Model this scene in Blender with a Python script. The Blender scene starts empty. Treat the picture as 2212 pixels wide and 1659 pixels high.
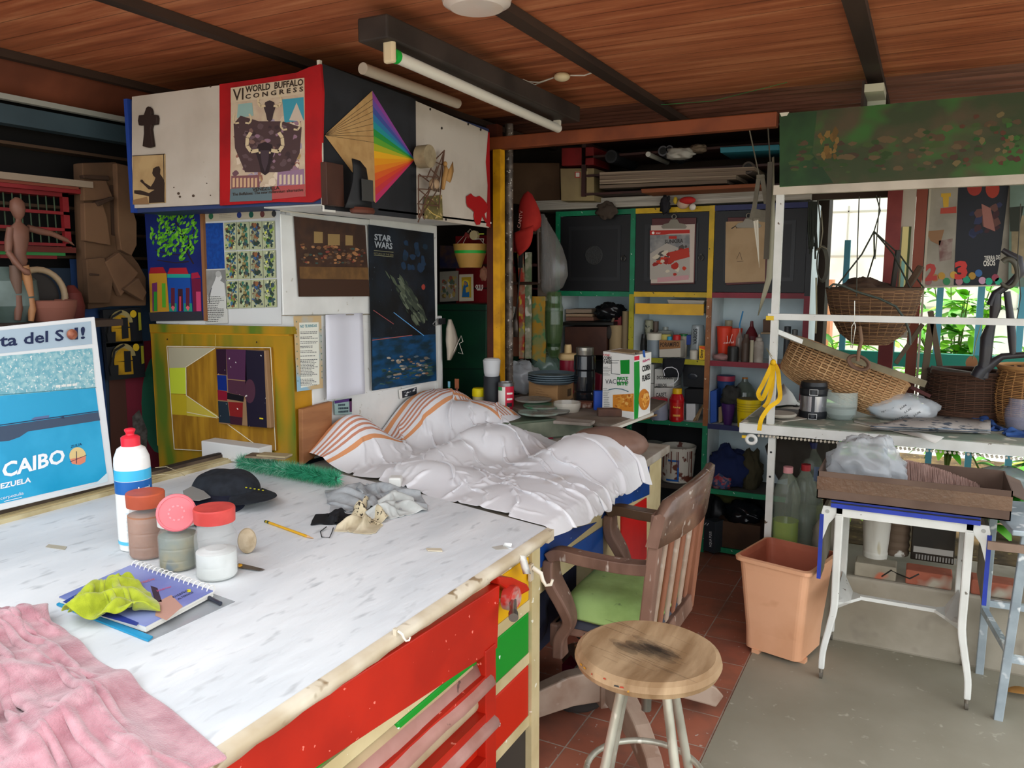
import bpy, bmesh, math, random
import numpy as np
from mathutils import Vector as V, Matrix, noise
random.seed(7)
SC = bpy.context.scene
PI = math.pi
# ---------------------------------------------------------------- camera
F_PX = 1720.0; IW, IH = 2212, 1659; CX, CY = IW/2, IH/2
CAMZ = 1.55
PITCH = math.atan((CY-595.0)/F_PX)
YAW = math.radians(27.3789)
cam_d = bpy.data.cameras.new('camera'); cam = bpy.data.objects.new('camera', cam_d)
SC.collection.objects.link(cam); SC.camera = cam
cam_d.sensor_fit = 'HORIZONTAL'; cam_d.sensor_width = 36.0; cam_d.lens = 36.0*F_PX/IW
cam_d.clip_start = 0.02; cam_d.clip_end = 200
cam.location = (0, 0, CAMZ); cam.rotation_euler = (PI/2-PITCH, 0, YAW)
# ---------------------------------------------------------------- world, sun, exposure
w = bpy.data.worlds.new('sky'); SC.world = w; w.use_nodes = True
nt = w.node_tree; bg = nt.nodes['Background']
skyt = nt.nodes.new('ShaderNodeTexSky'); skyt.sky_type = 'HOSEK_WILKIE'; skyt.turbidity = 6
skyt.sun_direction = (0.35, -0.25, 0.9)
mixn = nt.nodes.new('ShaderNodeMix'); mixn.data_type = 'RGBA'; mixn.inputs[0].default_value = 0.88
nt.links.new(skyt.outputs[0], mixn.inputs[6]); mixn.inputs[7].default_value = (0.93, 0.97, 1.0, 1)
nt.links.new(mixn.outputs[2], bg.inputs[0]); bg.inputs[1].default_value = 1.6
sun_d = bpy.data.lights.new('sun', 'SUN'); sun = bpy.data.objects.new('sun', sun_d); SC.collection.objects.link(sun)
sun_d.energy = 3.5; sun_d.angle = math.radians(3); sun_d.color = (1, 0.95, 0.85)
sun.rotation_euler = V((-0.35, 0.30, 0.9)).to_track_quat('Z', 'Y').to_euler()
SC.view_settings.view_transform = 'Standard'; SC.view_settings.look = 'None'
SC.view_settings.gamma = 1; SC.view_settings.use_curve_mapping = False
SC.view_settings.exposure = 1.05
# ---------------------------------------------------------------- picture -> place helpers
fw = (-math.sin(YAW), math.cos(YAW)); rt = (math.cos(YAW), math.sin(YAW))
def ray(x, y):
    a = (x-CX)/F_PX; b = (CY-y)/F_PX
    hf = math.cos(PITCH)+b*math.sin(PITCH); z = -math.sin(PITCH)+b*math.cos(PITCH)
    return V((fw[0]*hf+rt[0]*a, fw[1]*hf+rt[1]*a, z))
CAM = V((0, 0, CAMZ))
def PZ(x, y, z): d = ray(x, y); return CAM+d*((z-CAMZ)/d.z)
def PY(x, y, Y): d = ray(x, y); return CAM+d*(Y/d.y)
def PX(x, y, X): d = ray(x, y); return CAM+d*(X/d.x)
def PP(x, y, p0, n): d = ray(x, y); return CAM+d*((V(p0)-CAM).dot(n)/d.dot(n))
def mp(p):
    f = p[0]*fw[0]+p[1]*fw[1]; return (f*math.cos(PITCH)-(p[2]-CAMZ)*math.sin(PITCH))/F_PX
def ztop(p, y):
    # height on the vertical through p that shows at picture row y
    f = p[0]*fw[0]+p[1]*fw[1]; b = (CY-y)/F_PX
    return CAMZ + f*(-math.sin(PITCH)+b*math.cos(PITCH))/(math.cos(PITCH)+b*math.sin(PITCH))
# ---------------------------------------------------------------- materials
_m = {}
def lin(h):
    h = h.lstrip('#'); c = [int(h[i:i+2], 16)/255 for i in (0, 2, 4)]
    return tuple(x/12.92 if x <= .04045 else ((x+.055)/1.055)**2.4 for x in c)+(1,)
def M(h, r=.65, metal=0, h2=None, sc=8, st=(1, 1, 1), bump=0, th=(.42, .62), alpha=1, trans=0, det=4, h3=None, sc3=40, th3=(.62, .68), spec=.4, bsc=None, ior=1.45, sheen=0, coat=0, wave=None):
    key = (h, r, metal, h2, sc, st, bump, th, alpha, trans, det, h3, sc3, th3, spec, bsc, ior, sheen, coat, wave)
    if key in _m: return _m[key]
    m = bpy.data.materials.new('paint_'+h.strip('#')); m.use_nodes = True; n = m.node_tree.nodes; L = m.node_tree.links
    b = n['Principled BSDF']; b.inputs['Roughness'].default_value = r; b.inputs['Metallic'].default_value = metal
    b.inputs['Specular IOR Level'].default_value = spec; b.inputs['Alpha'].default_value = alpha
    b.inputs['Transmission Weight'].default_value = trans; b.inputs['IOR'].default_value = ior
    if coat: b.inputs['Coat Weight'].default_value = coat; b.inputs['Coat Roughness'].default_value = .15
    if sheen: b.inputs['Sheen Weight'].default_value = sheen
    b.inputs['Base Color'].default_value = lin(h)
    col = None
    if h2 or h3 or bump:
        tc = n.new('ShaderNodeTexCoord'); mpn = n.new('ShaderNodeMapping'); mpn.inputs['Scale'].default_value = st
        L.new(tc.outputs['Object'], mpn.inputs[0])
    def noise_tex(scale, d=det):
        t = n.new('ShaderNodeTexNoise'); t.inputs['Scale'].default_value = scale; t.inputs['Detail'].default_value = d
        L.new(mpn.outputs[0], t.inputs[0]); return t
    def mixc(fac, a, bb):
        x = n.new('ShaderNodeMix'); x.data_type = 'RGBA'; L.new(fac, x.inputs[0])
        if isinstance(a, tuple): x.inputs[6].default_value = a
        else: L.new(a, x.inputs[6])
        x.inputs[7].default_value = bb; return x.outputs[2]
    def ramp(o, t):
        q = n.new('ShaderNodeMapRange'); q.inputs[1].default_value = t[0]; q.inputs[2].default_value = t[1]; L.new(o, q.inputs[0]); return q.outputs[0]
    if h2:
        if wave:
            t = n.new('ShaderNodeTexWave'); t.inputs['Scale'].default_value = sc; t.inputs['Distortion'].default_value = wave[0]; t.inputs['Detail'].default_value = 3
            t.inputs['Detail Scale'].default_value = wave[1]; t.bands_direction = wave[2]; L.new(mpn.outputs[0], t.inputs[0]); o = t.outputs['Fac']
        else: o = noise_tex(sc).outputs['Fac']
        col = mixc(ramp(o, th), lin(h), lin(h2))
    if h3:
        col = mixc(ramp(noise_tex(sc3, 2).outputs['Fac'], th3), col if col else lin(h), lin(h3))
    if col: L.new(col, b.inputs['Base Color'])
    if bump:
        bn = n.new('ShaderNodeBump'); bn.inputs['Strength'].default_value = bump; bn.inputs['Distance'].default_value = .004
        L.new(noise_tex(bsc or sc*3).outputs['Fac'], bn.inputs['Height']); L.new(bn.outputs[0], b.inputs['Normal'])
    _m[key] = m; return m
def film(h, alpha=.35, r=.12):      # thin clear plastic or glass
    return M(h, r=r, alpha=alpha, spec=.8)
# ---------------------------------------------------------------- mesh builder
def wloc(o):
    p = V((0, 0, 0))
    while o: p += o.location; o = o.parent
    return p
def meta(o, label=None, cat=None, group=None, kind=None):
    if label: o['label'] = label
    if cat: o['category'] = cat
    if group: o['group'] = group
    if kind: o['kind'] = kind
    return o
def thing(name, loc, label, cat, group=None):
    o = bpy.data.objects.new(name, None); SC.collection.objects.link(o); o.location = V(loc); o.empty_display_size = .05
    return meta(o, label, cat, group)
_txt = {}
def text_geo(s, bold):
    k = (s, bold)
    if k not in _txt:
        c = bpy.data.curves.new('letters', 'FONT'); c.body = s; c.size = 1; c.resolution_u = 2; c.offset = bold
        o = bpy.data.objects.new('letters', c); me = bpy.data.meshes.new_from_object(o)
        vs = [v.co.copy() for v in me.vertices]; fs = [list(p.vertices) for p in me.polygons]
        bpy.data.objects.remove(o); bpy.data.curves.remove(c); bpy.data.meshes.remove(me)
        w_ = max([v.x for v in vs] or [1]); x0 = min([v.x for v in vs] or [0])
        _txt[k] = (vs, fs, x0, max(w_-x0, .01))
    return _txt[k]
class MB:
    def __init__(s, T=None): s.v = []; s.f = []; s.mi = []; s.sm = []; s.mats = []; s.T = T or Matrix()
    def mat(s, m):
        if m not in s.mats: s.mats.append(m)
        return s.mats.index(m)
    def add(s, vs, fs, m, smooth=False, T=None):
        b = len(s.v); TT = s.T if T is None else s.T @ T
        s.v += [TT @ V(v) for v in vs]; i = s.mat(m)
        for f in fs: s.f.append([b+k for k in f]); s.mi.append(i); s.sm.append(smooth)
        return s
    def box(s, a, b, m, T=None):
        x0, x1 = sorted((a[0], b[0])); y0, y1 = sorted((a[1], b[1])); z0, z1 = sorted((a[2], b[2]))
        vs = [(x, y, z) for z in (z0, z1) for y in (y0, y1) for x in (x0, x1)]
        return s.add(vs, [(0, 2, 3, 1), (4, 5, 7, 6), (0, 1, 5, 4), (2, 6, 7, 3), (0, 4, 6, 2), (1, 3, 7, 5)], m, T=T)
    def cbox(s, c, d, m, rz=0, rx=0, ry=0):
        T = Matrix.Translation(V(c)) @ Matrix.Rotation(rz, 4, 'Z') @ Matrix.Rotation(ry, 4, 'Y') @ Matrix.Rotation(rx, 4, 'X')
        return s.box((-d[0]/2, -d[1]/2, -d[2]/2), (d[0]/2, d[1]/2, d[2]/2), m, T=T)
    def bar(s, p0, p1, w_, h_, m, up=(0, 0, 1)):     # box bar between two points, width w_ across, h_ along up
        p0 = V(p0); p1 = V(p1); d = p1-p0; l = d.length; z = V(up); x = d.normalized(); y = z.cross(x)
        if y.length < 1e-4: y = V((0, 1, 0))
        y.normalize(); z = x.cross(y)
        T = Matrix((x, y, z)).transposed().to_4x4(); T.translation = p0
        return s.box((0, -w_/2, -h_/2), (l, w_/2, h_/2), m, T=T)
    def tube(s, pts, r, m, n=10, closed=False, smooth=True, flat=1.0):
        pts = [V(p) for p in pts]; N = len(pts); rs = r if isinstance(r, (list, tuple)) else [r]*N
        vs = []; prev = None
        for i, p in enumerate(pts):
            if closed: t = pts[(i+1) % N]-pts[i-1]
            else: t = pts[min(i+1, N-1)]-pts[max(i-1, 0)]
            if t.length < 1e-9: t = V((0, 0, 1))
            t.normalize()
            if prev is None:
                a = V((0, 0, 1)) if abs(t.z) < .9 else V((1, 0, 0)); u = a.cross(t).normalized()
            else:
                u = prev-t*prev.dot(t)
                u = u.normalized() if u.length > 1e-6 else V((1, 0, 0))
            prev = u; w_ = t.cross(u)
            for k in range(n):
                an = 2*PI*k/n; vs.append(p+(u*math.cos(an)+w_*math.sin(an)*flat)*rs[i])
        fs = []
        for i in range(N if closed else N-1):
            j = (i+1) % N
            for k in range(n): fs.append((i*n+k, i*n+(k+1) % n, j*n+(k+1) % n, j*n+k))
        s.add(vs, fs, m, smooth)
        if not closed:
            s.add(vs[:n], [list(range(n))[::-1]], m); s.add(vs[-n:], [list(range(n))], m)
        return s
    def cyl(s, p0, p1, r, m, n=20, r1=None): return s.tube([p0, p1], [r, r if r1 is None else r1], m, n)
    def lathe(s, c, prof, m, n=28, T=None, sx=1, sy=1):   # prof (r, z) or (r, z, mat for the band above)
        c = V(c)
        TT = Matrix.Translation(c) @ (T or Matrix())
        for i in range(len(prof)-1):
            a, b = prof[i], prof[i+1]; mm = a[2] if len(a) > 2 else m
            vs = []
            for (r, z) in ((a[0], a[1]), (b[0], b[1])):
                for k in range(n): an = 2*PI*k/n; vs.append((r*math.cos(an)*sx, r*math.sin(an)*sy, z))
            s.add(vs, [(k, (k+1) % n, n+(k+1) % n, n+k) for k in range(n)], mm, True, T=TT)
        return s
    def prism(s, pts, ext, m, smooth=False):
        pts = [V(p) for p in pts]; e = V(ext); n = len(pts)
        s.add(pts+[p+e for p in pts], [list(range(n))[::-1], list(range(n, 2*n))]+[(i, (i+1) % n, n+(i+1) % n, n+i) for i in range(n)], m, smooth); return s
    def ell(s, c, r, m, n=16, T=None):
        TT = Matrix.Translation(V(c)) @ (T or Matrix()); vs = []; h = n//2
        for i in range(h+1):
            a = PI*i/h
            for k in range(n): b = 2*PI*k/n; vs.append((r[0]*math.sin(a)*math.cos(b), r[1]*math.sin(a)*math.sin(b), r[2]*math.cos(a)))
        return s.add(vs, [(i*n+k, (i+1)*n+k, (i+1)*n+(k+1) % n, i*n+(k+1) % n) for i in range(h) for k in range(n)], m, True, T=TT)
    def grid(s, P, m, smooth=True, mf=None):
        ny = len(P); nx = len(P[0]); vs = [V(p) for row in P for p in row]
        if mf is None:
            s.add(vs, [(j*nx+i, j*nx+i+1, (j+1)*nx+i+1, (j+1)*nx+i) for j in range(ny-1) for i in range(nx-1)], m, smooth)
        else:
            b = len(s.v); s.v += [s.T @ v for v in vs]
            for j in range(ny-1):
                for i in range(nx-1):
                    s.f.append([b+j*nx+i, b+j*nx+i+1, b+(j+1)*nx+i+1, b+(j+1)*nx+i]); s.mi.append(s.mat(mf(i, j))); s.sm.append(smooth)
        return s
    def text(s, t, o, u, v, m, bold=.0):   # o baseline start, u baseline vector (full width), v cap height vector
        vs, fs, x0, w_ = text_geo(t, bold); o = V(o); u = V(u); v = V(v)
        return s.add([o+u*((q.x-x0)/w_)+v*(q.y/.70) for q in vs], fs, m)
    def build(s, name, parent=None, label=None, cat=None, group=None, kind=None, bevel=0, sub=0, solid=0, weld=False, smooth_angle=None):
        if not s.v: s.add([(0, 0, 0), (0.001, 0, 0), (0, .001, 0)], [(0, 1, 2)], M('#888888'))
        xs = [v.x for v in s.v]; ys = [v.y for v in s.v]; zs = [v.z for v in s.v]
        o0 = V(((min(xs)+max(xs))/2, (min(ys)+max(ys))/2, min(zs)))
        me = bpy.data.meshes.new(name); me.from_pydata([v-o0 for v in s.v], [], s.f)
        for m in s.mats: me.materials.append(m)
        me.polygons.foreach_set('material_index', s.mi); me.polygons.foreach_set('use_smooth', s.sm); me.update()
        if weld:
            bm = bmesh.new(); bm.from_mesh(me); bmesh.ops.remove_doubles(bm, verts=bm.verts, dist=1e-5); bmesh.ops.recalc_face_normals(bm, faces=bm.faces); bm.to_mesh(me); bm.free()
        o = bpy.data.objects.new(name, me); SC.collection.objects.link(o)
        if parent is not None: o.parent = parent; o.location = o0-wloc(parent)
        else: o.location = o0
        if solid: q = o.modifiers.new('thick', 'SOLIDIFY'); q.thickness = solid; q.offset = 0
        if bevel:
            q = o.modifiers.new('bev', 'BEVEL'); q.width = bevel; q.segments = 2; q.limit_method = 'ANGLE'; q.angle_limit = math.radians(50)
        if sub: q = o.modifiers.new('sub', 'SUBSURF'); q.levels = sub; q.render_levels = sub
        return meta(o, label, cat, group, kind)
class CV(MB):
    """a flat picture on a real plane: shapes are given by what they look like from the photo, laid on the plane"""
    def __init__(s, p0, n, step=.0005):
        MB.__init__(s); s.p0 = V(p0); s.n = V(n).normalized(); s.step = step
    def P(s, x, y, k=0): return PP(x, y, s.p0, s.n)+s.n*(k*s.step)
    def poly(s, pts, m, k=1): s.add([s.P(x, y, k) for x, y in pts], [list(range(len(pts)))], m); return s
    def slab(s, pts, t, m): s.prism([s.P(x, y, 0) for x, y in pts], -s.n*t, m); return s
    def line(s, a, b, w_, m, k=2):
        d = V((b[0]-a[0], b[1]-a[1])); d.normalize(); n_ = V((-d.y, d.x))*w_/2
        return s.poly([(a[0]+n_.x, a[1]+n_.y), (b[0]+n_.x, b[1]+n_.y), (b[0]-n_.x, b[1]-n_.y), (a[0]-n_.x, a[1]-n_.y)], m, k)
    def pline(s, pts, w_, m, k=2):
        for a, b in zip(pts, pts[1:]): s.line(a, b, w_, m, k)
        return s
    def circ(s, c, rx, ry, m, k=1, n=20, a0=0, a1=2*PI):
        return s.poly([(c[0]+rx*math.cos(a0+(a1-a0)*i/n), c[1]+ry*math.sin(a0+(a1-a0)*i/n)) for i in range(n)], m, k)
    def txt(s, t, a, b, h, m, k=3, bold=.0, up=None):   # a,b baseline ends, h cap height in picture
        up = up or (0, -1)
        o = s.P(a[0], a[1], k); return s.text(t, o, s.P(b[0], b[1], k)-o, s.P(a[0]+up[0]*h, a[1]+up[1]*h, k)-o, m, bold)
    def scrawl(s, q, rows, m, k=3, dens=.75, th=.45, seed=1):   # rows of small printed words inside quad q (tl,tr,br,bl)
        R = random.Random(seed)
        def L(u, v): return ((q[0][0]*(1-u)+q[1][0]*u)*(1-v)+(q[3][0]*(1-u)+q[2][0]*u)*v, (q[0][1]*(1-u)+q[1][1]*u)*(1-v)+(q[3][1]*(1-u)+q[2][1]*u)*v)
        for i in range(rows):
            u = 0; end = R.uniform(.6, 1)*dens/.75
            while u < min(end, .97):
                w_ = R.uniform(.04, .13); u1 = min(u+w_, 1); v0 = (i+.2)/rows; v1 = v0+th/rows
                s.poly([L(u, v0), L(u1, v0), L(u1, v1), L(u, v1)], m, k); u = u1+.025
        return s
    def blobs(s, q, cnt, mats, k=2, rmin=.02, rmax=.06, seed=1, asp=1):   # painted patches
        R = random.Random(seed)
        def L(u, v): return ((q[0][0]*(1-u)+q[1][0]*u)*(1-v)+(q[3][0]*(1-u)+q[2][0]*u)*v, (q[0][1]*(1-u)+q[1][1]*u)*(1-v)+(q[3][1]*(1-u)+q[2][1]*u)*v)
        for i in range(cnt):
            r = R.uniform(rmin, rmax); u = R.uniform(r, 1-r); v = R.uniform(r*asp, 1-r*asp); n = R.randint(5, 8); a0 = R.uniform(0, 6)
            s.poly([L(min(max(u+r*R.uniform(.5, 1)*math.cos(a0+2*PI*j/n), 0), 1), min(max(v+r*asp*R.uniform(.5, 1)*math.sin(a0+2*PI*j/n), 0), 1)) for j in range(n)], R.choice(mats), k+i*.004)
        return s
# -------- cloth: a small position-based cloth dropped on a height field
def drape(P, h, rest, iters=220, grav=.0016, fric=.35, bend=.25, seed=3, jitter=.002, damp=.96):
    rs = np.random.RandomState(seed); P = P.copy(); P[:, :, 2] += rs.normal(0, jitter, P.shape[:2]); Q = P.copy()
    rx, ry = rest
    def con(a, b, L, k):
        d = b-a; l = np.sqrt((d*d).sum(-1, keepdims=True))+1e-9; c = d*((l-L)/l)*.5*k; a += c; b -= c
    dg = math.hypot(rx, ry)
    for it in range(iters):
        Vv = (P-Q)*damp; Q = P.copy(); P += Vv; P[:, :, 2] -= grav
        for _ in range(3):
            for o in (0, 1):
                n_ = (P.shape[1]-o)//2*2; con(P[:, o:o+n_:2], P[:, o+1:o+n_:2], rx, 1)
                n_ = (P.shape[0]-o)//2*2; con(P[o:o+n_:2], P[o+1:o+n_:2], ry, 1)
                n_ = (P.shape[0]-o)//2*2
                con(P[o:o+n_:2, :-1], P[o+1:o+n_:2, 1:], dg, .6); con(P[o:o+n_:2, 1:], P[o+1:o+n_:2, :-1], dg, .6)
            for o in (0, 1, 2, 3):
                a, b = P[:, o::4], P[:, o+2::4]; m_ = min(a.shape[1], b.shape[1])
                if m_: con(a[:, :m_], b[:, :m_], 2*rx, bend)
                a, b = P[o::4], P[o+2::4]; m_ = min(a.shape[0], b.shape[0])
                if m_: con(a[:m_], b[:m_], 2*ry, bend)
        H = h(P[:, :, 0], P[:, :, 1]); hit = P[:, :, 2] < H
        P[:, :, 2] = np.where(hit, H, P[:, :, 2])
        for c in (0, 1): P[:, :, c] = np.where(hit, Q[:, :, c]+(P[:, :, c]-Q[:, :, c])*fric, P[:, :, c])
    return P
def quadgrid(c, nx, ny, z=None):
    a, b, d, e = [np.array(q, float) for q in c]   # tl tr br bl
    u = np.linspace(0, 1, nx)[None, :, None]; v = np.linspace(0, 1, ny)[:, None, None]
    return (a*(1-u)+b*u)*(1-v)+(e*(1-u)+d*u)*v
# ================================================================ setting
CEIL = 2.36
wood_dark = M('#2b1d15', r=.75, h2='#3a281d', sc=6, st=(1, .15, 1), bump=.2)
# floor
def tile_mat():
    m = bpy.data.materials.new('clay_tiles'); m.use_nodes = True; n = m.node_tree.nodes; L = m.node_tree.links; b = n['Principled BSDF']
    tc = n.new('ShaderNodeTexCoord'); mpn = n.new('ShaderNodeMapping'); mpn.inputs['Location'].default_value = (.145, .03, 0)
    L.new(tc.outputs['Object'], mpn.inputs[0])
    br = n.new('ShaderNodeTexBrick'); br.offset = 0; br.inputs['Scale'].default_value = 1; br.inputs['Mortar Size'].default_value = .0028
    br.inputs['Brick Width'].default_value = .208; br.inputs['Row Height'].default_value = .208; br.inputs['Mortar Smooth'].default_value = .2
    br.inputs['Color1'].default_value = lin('#9c5a46'); br.inputs['Color2'].default_value = lin('#ab6850'); br.inputs['Mortar'].default_value = lin('#a89a8c')
    L.new(mpn.outputs[0], br.inputs[0])
    nz = n.new('ShaderNodeTexNoise'); nz.inputs['Scale'].default_value = 7; nz.inputs['Detail'].default_value = 6; L.new(tc.outputs['Object'], nz.inputs[0])
    mr = n.new('ShaderNodeMapRange'); mr.inputs[1].default_value = .45; mr.inputs[2].default_value = .75; L.new(nz.outputs[0], mr.inputs[0])
    mx = n.new('ShaderNodeMix'); mx.data_type = 'RGBA'; L.new(mr.outputs[0], mx.inputs[0]); L.new(br.outputs[0], mx.inputs[6]); mx.inputs[7].default_value = lin('#7d5648')
    nz2 = n.new('ShaderNodeTexNoise'); nz2.inputs['Scale'].default_value = 45; L.new(tc.outputs['Object'], nz2.inputs[0])
    mr2 = n.new('ShaderNodeMapRange'); mr2.inputs[1].default_value = .70; mr2.inputs[2].default_value = .74; L.new(nz2.outputs[0], mr2.inputs[0])
    mx2 = n.new('ShaderNodeMix'); mx2.data_type = 'RGBA'; L.new(mr2.outputs[0], mx2.inputs[0]); L.new(mx.outputs[2], mx2.inputs[6]); mx2.inputs[7].default_value = lin('#b9a79b')
    L.new(mx2.outputs[2], b.inputs['Base Color']); b.inputs['Roughness'].default_value = .5
    bp = n.new('ShaderNodeBump'); bp.inputs['Strength'].default_value = .4; bp.inputs['Distance'].default_value = .003; L.new(br.outputs['Fac'], bp.inputs['Height']); bp.invert = True
    L.new(bp.outputs[0], b.inputs['Normal']); return m
def fl(name, pts, m, z=0, t=.06):
    a = MB(); a.prism([(x, y, z-t) for x, y in pts], (0, 0, t), m); o = a.build(name, kind='structure'); return o
EX = -0.55
o = fl('floor', [(-3.6, -2.4), (EX, -2.4), (EX, 4.9), (-3.6, 4.9)], tile_mat())
conc = M('#9a9585', r=.55, h2='#85806f', sc=2.2, th=(.35, .7), h3='#b0aa9a', sc3=26, th3=(.68, .76), bump=.15, bsc=30)
fl('floor_slab', [(EX, -2.4), (3.2, -2.4), (3.2, 3.52), (EX, 3.52)], conc, z=.004)
curbm = M('#a89f8f', r=.85, h2='#8f8776', sc=3, h3='#7f776a', sc3=9, th3=(.6, .8), bump=.4, bsc=25)
a = MB(); a.box((-0.52, 3.50, 0), (3.2, 3.95, .30), curbm); a.build('trim_1', kind='structure', bevel=.012)
fl('ground', [(-12, -12), (12, -12), (12, -2.4), (-12, -2.4)], M('#a49b85', r=.9, h2='#8f8a70', sc=2), z=-.02)
fl('garden_soil', [(-0.5, 3.95), (6, 3.95), (6, 6.2), (-0.5, 6.2)], M('#4a3d2c', r=1, h2='#6d5a3c', sc=9, h3='#8b7a4c', sc3=30, bump=.8), z=.3, t=.3)
fl('ground.001', [(3.2, -2.4), (12, -2.4), (12, 3.95), (3.2, 3.95)], M('#8b866f', r=.9), z=-.02)
# ceiling of boards along X
def ceil_mat():
    m = bpy.data.materials.new('stained_boards'); m.use_nodes = True; n = m.node_tree.nodes; L = m.node_tree.links; b = n['Principled BSDF']
    tc = n.new('ShaderNodeTexCoord'); mpn = n.new('ShaderNodeMapping'); mpn.inputs['Scale'].default_value = (.55, 7, 1); L.new(tc.outputs['Object'], mpn.inputs[0])
    nz = n.new('ShaderNodeTexNoise'); nz.inputs['Scale'].default_value = 2.2; nz.inputs['Detail'].default_value = 8; nz.inputs['Roughness'].default_value = .65; L.new(mpn.outputs[0], nz.inputs[0])
    cr = n.new('ShaderNodeValToRGB'); cr.color_ramp.elements[0].position = .32; cr.color_ramp.elements[0].color = lin('#7a4028'); cr.color_ramp.elements[1].position = .68; cr.color_ramp.elements[1].color = lin('#c9855c')
    e = cr.color_ramp.elements.new(.5); e.color = lin('#a65c3a'); L.new(nz.outputs[0], cr.inputs[0])
    nb = n.new('ShaderNodeTexNoise'); nb.inputs['Scale'].default_value = 1.1; nb.inputs['Detail'].default_value = 2; L.new(tc.outputs['Object'], nb.inputs[0])
    mr = n.new('ShaderNodeMapRange'); mr.inputs[1].default_value = .35; mr.inputs[2].default_value = .7; mr.inputs[4].default_value = .5; L.new(nb.outputs[0], mr.inputs[0])
    mx = n.new('ShaderNodeMix'); mx.data_type = 'RGBA'; L.new(mr.outputs[0], mx.inputs[0]); L.new(cr.outputs[0], mx.inputs[6]); mx.inputs[7].default_value = lin('#b0704c')
    sp = n.new('ShaderNodeSeparateXYZ'); L.new(tc.outputs['Object'], sp.inputs[0])
    md = n.new('ShaderNodeMath'); md.operation = 'MODULO'; ad = n.new('ShaderNodeMath'); ad.inputs[1].default_value = 20; L.new(sp.outputs[1], ad.inputs[0]); L.new(ad.outputs[0], md.inputs[0]); md.inputs[1].default_value = .115
    lt = n.new('ShaderNodeMath'); lt.operation = 'LESS_THAN'; lt.inputs[1].default_value = .005; L.new(md.outputs[0], lt.inputs[0])
    ml = n.new('ShaderNodeMath'); ml.operation = 'MULTIPLY'; ml.inputs[1].default_value = .55; L.new(lt.outputs[0], ml.inputs[0])
    m2 = n.new('ShaderNodeMix'); m2.data_type = 'RGBA'; L.new(ml.outputs[0], m2.inputs[0]); L.new(mx.outputs[2], m2.inputs[6]); m2.inputs[7].default_value = lin('#2d1a10')
    L.new(m2.outputs[2], b.inputs['Base Color']); b.inputs['Roughness'].default_value = .6; b.inputs['Specular IOR Level'].default_value = .25; return m
cm = ceil_mat()
a = MB(); a.box((-3.6, .9, CEIL), (1.3, 3.75, CEIL+.03), cm); a.build('ceiling', kind='structure')
# corrugated strip at the back of the roof
a = MB(); corr = M('#7d5040', r=.5, h2='#5e3a2c', sc=5, st=(.4, 6, 1))
P = []
for j in range(96):
    y = 3.70+j*.0125; P.append([(-3.6, y, CEIL+.03-.012*math.sin(j*PI/3)-.03*(y-3.7)), (1.3, y, CEIL+.03-.012*math.sin(j*PI/3)-.03*(y-3.7))])
a.grid(P, corr); a.build('ceiling_back_strip', kind='structure', solid=.004)
k = 1
for X, w_, c in ((-3.02, .035, 0), (-2.145, .045, 0), (-1.185, .055, 0), (-0.24, .06, 0), (.75, .06, 0)):
    a = MB(); a.box((X-w_/2, 1.0, CEIL-.03), (X+w_/2, 4.75, CEIL-.001), wood_dark); a.build('ceiling_beam', kind='structure')
# walls
a = MB()
mural = M('#2d4358', r=.8, h2='#1e2c3c', sc=2.5, h3='#5a6a78', sc3=6, th3=(.62, .75))
a.box((-3.6, -2.2, 0), (-3.15, 4.9, 1.58), mural)
a.box((-3.6, -2.2, 1.58), (-3.25, 4.9, CEIL+.02), M('#120f0d', r=.9))
a.build('wall_left', kind='structure')
a = MB(); a.box((-3.6, 4.72, 0), (-0.5, 4.9, CEIL+.05), M('#2a221c', r=.9, h2='#3b2f26', sc=3)); a.build('wall_back', kind='structure')
# shelf boards painted dark behind the window model on the left wall
a = MB()
for z in (1.62, 1.72, 1.82, 1.93, 2.05): a.box((-3.25, 1.4, z), (-3.17, 2.75, z+.012), M('#4a3626', r=.8))
meta(a.build('wall_rack'), 'dark slatted wooden rack high on the left wall behind the red window frame', 'rack')
# bluish pipe-like beam along the left wall
a = MB(); a.bar((-3.13, -.5, 2.15), (-3.13, 3.4, 2.15), .06, .07, M('#3d4e55', r=.5, h2='#33434a', sc=3)); a.bar((-3.10, -.5, 2.21), (-3.10, 3.4, 2.21), .03, .02, M('#9a9a90'))
a.build('trim_2', kind='structure')
a = MB(); a.prism([(-3.06, .9, 2.355), (-3.14, .9, 2.225), (-3.17, .9, 2.225), (-3.17, .9, 2.355)], (0, 3.2, 0), M('#7a4028', r=.7, h2='#5f301c', sc=3)); a.build('trim_3', kind='structure')
# orange steel beam and the yellow / brown posts
oran = M('#82401f', r=.6, h2='#6d341a', sc=6)
a = MB(); a.box((-3.1, 3.55, 2.165), (-0.60, 3.60, 2.225), oran); a.build('ceiling_beam', kind='structure', bevel=.004)
a = MB(); a.box((-1.945, 3.55, 0), (-1.905, 3.60, 2.165), M('#d79a14', r=.45, h2='#b27b12', sc=9, h3='#4b3a18', sc3=60, th3=(.72, .75))); a.build('support_post', label='yellow painted steel post beside the back shelves', cat='post')
a = MB(); a.box((-2.02, 3.62, 0), (-1.96, 3.68, 2.3), M('#57271c', r=.4, h2='#43200f', sc=6)); a.build('support_post', label='brown-red steel post just left of the yellow post', cat='post')
a = MB(); a.cyl((-1.985, 3.80, 0), (-1.985, 3.80, 2.33), .022, M('#4a4039', r=.3, h2='#7a6c60', sc=20, h3='#c8c0b5', sc3=50)); a.build('pipe', label='dark paint-spotted pipe standing right of the yellow post', cat='pipe')
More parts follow.
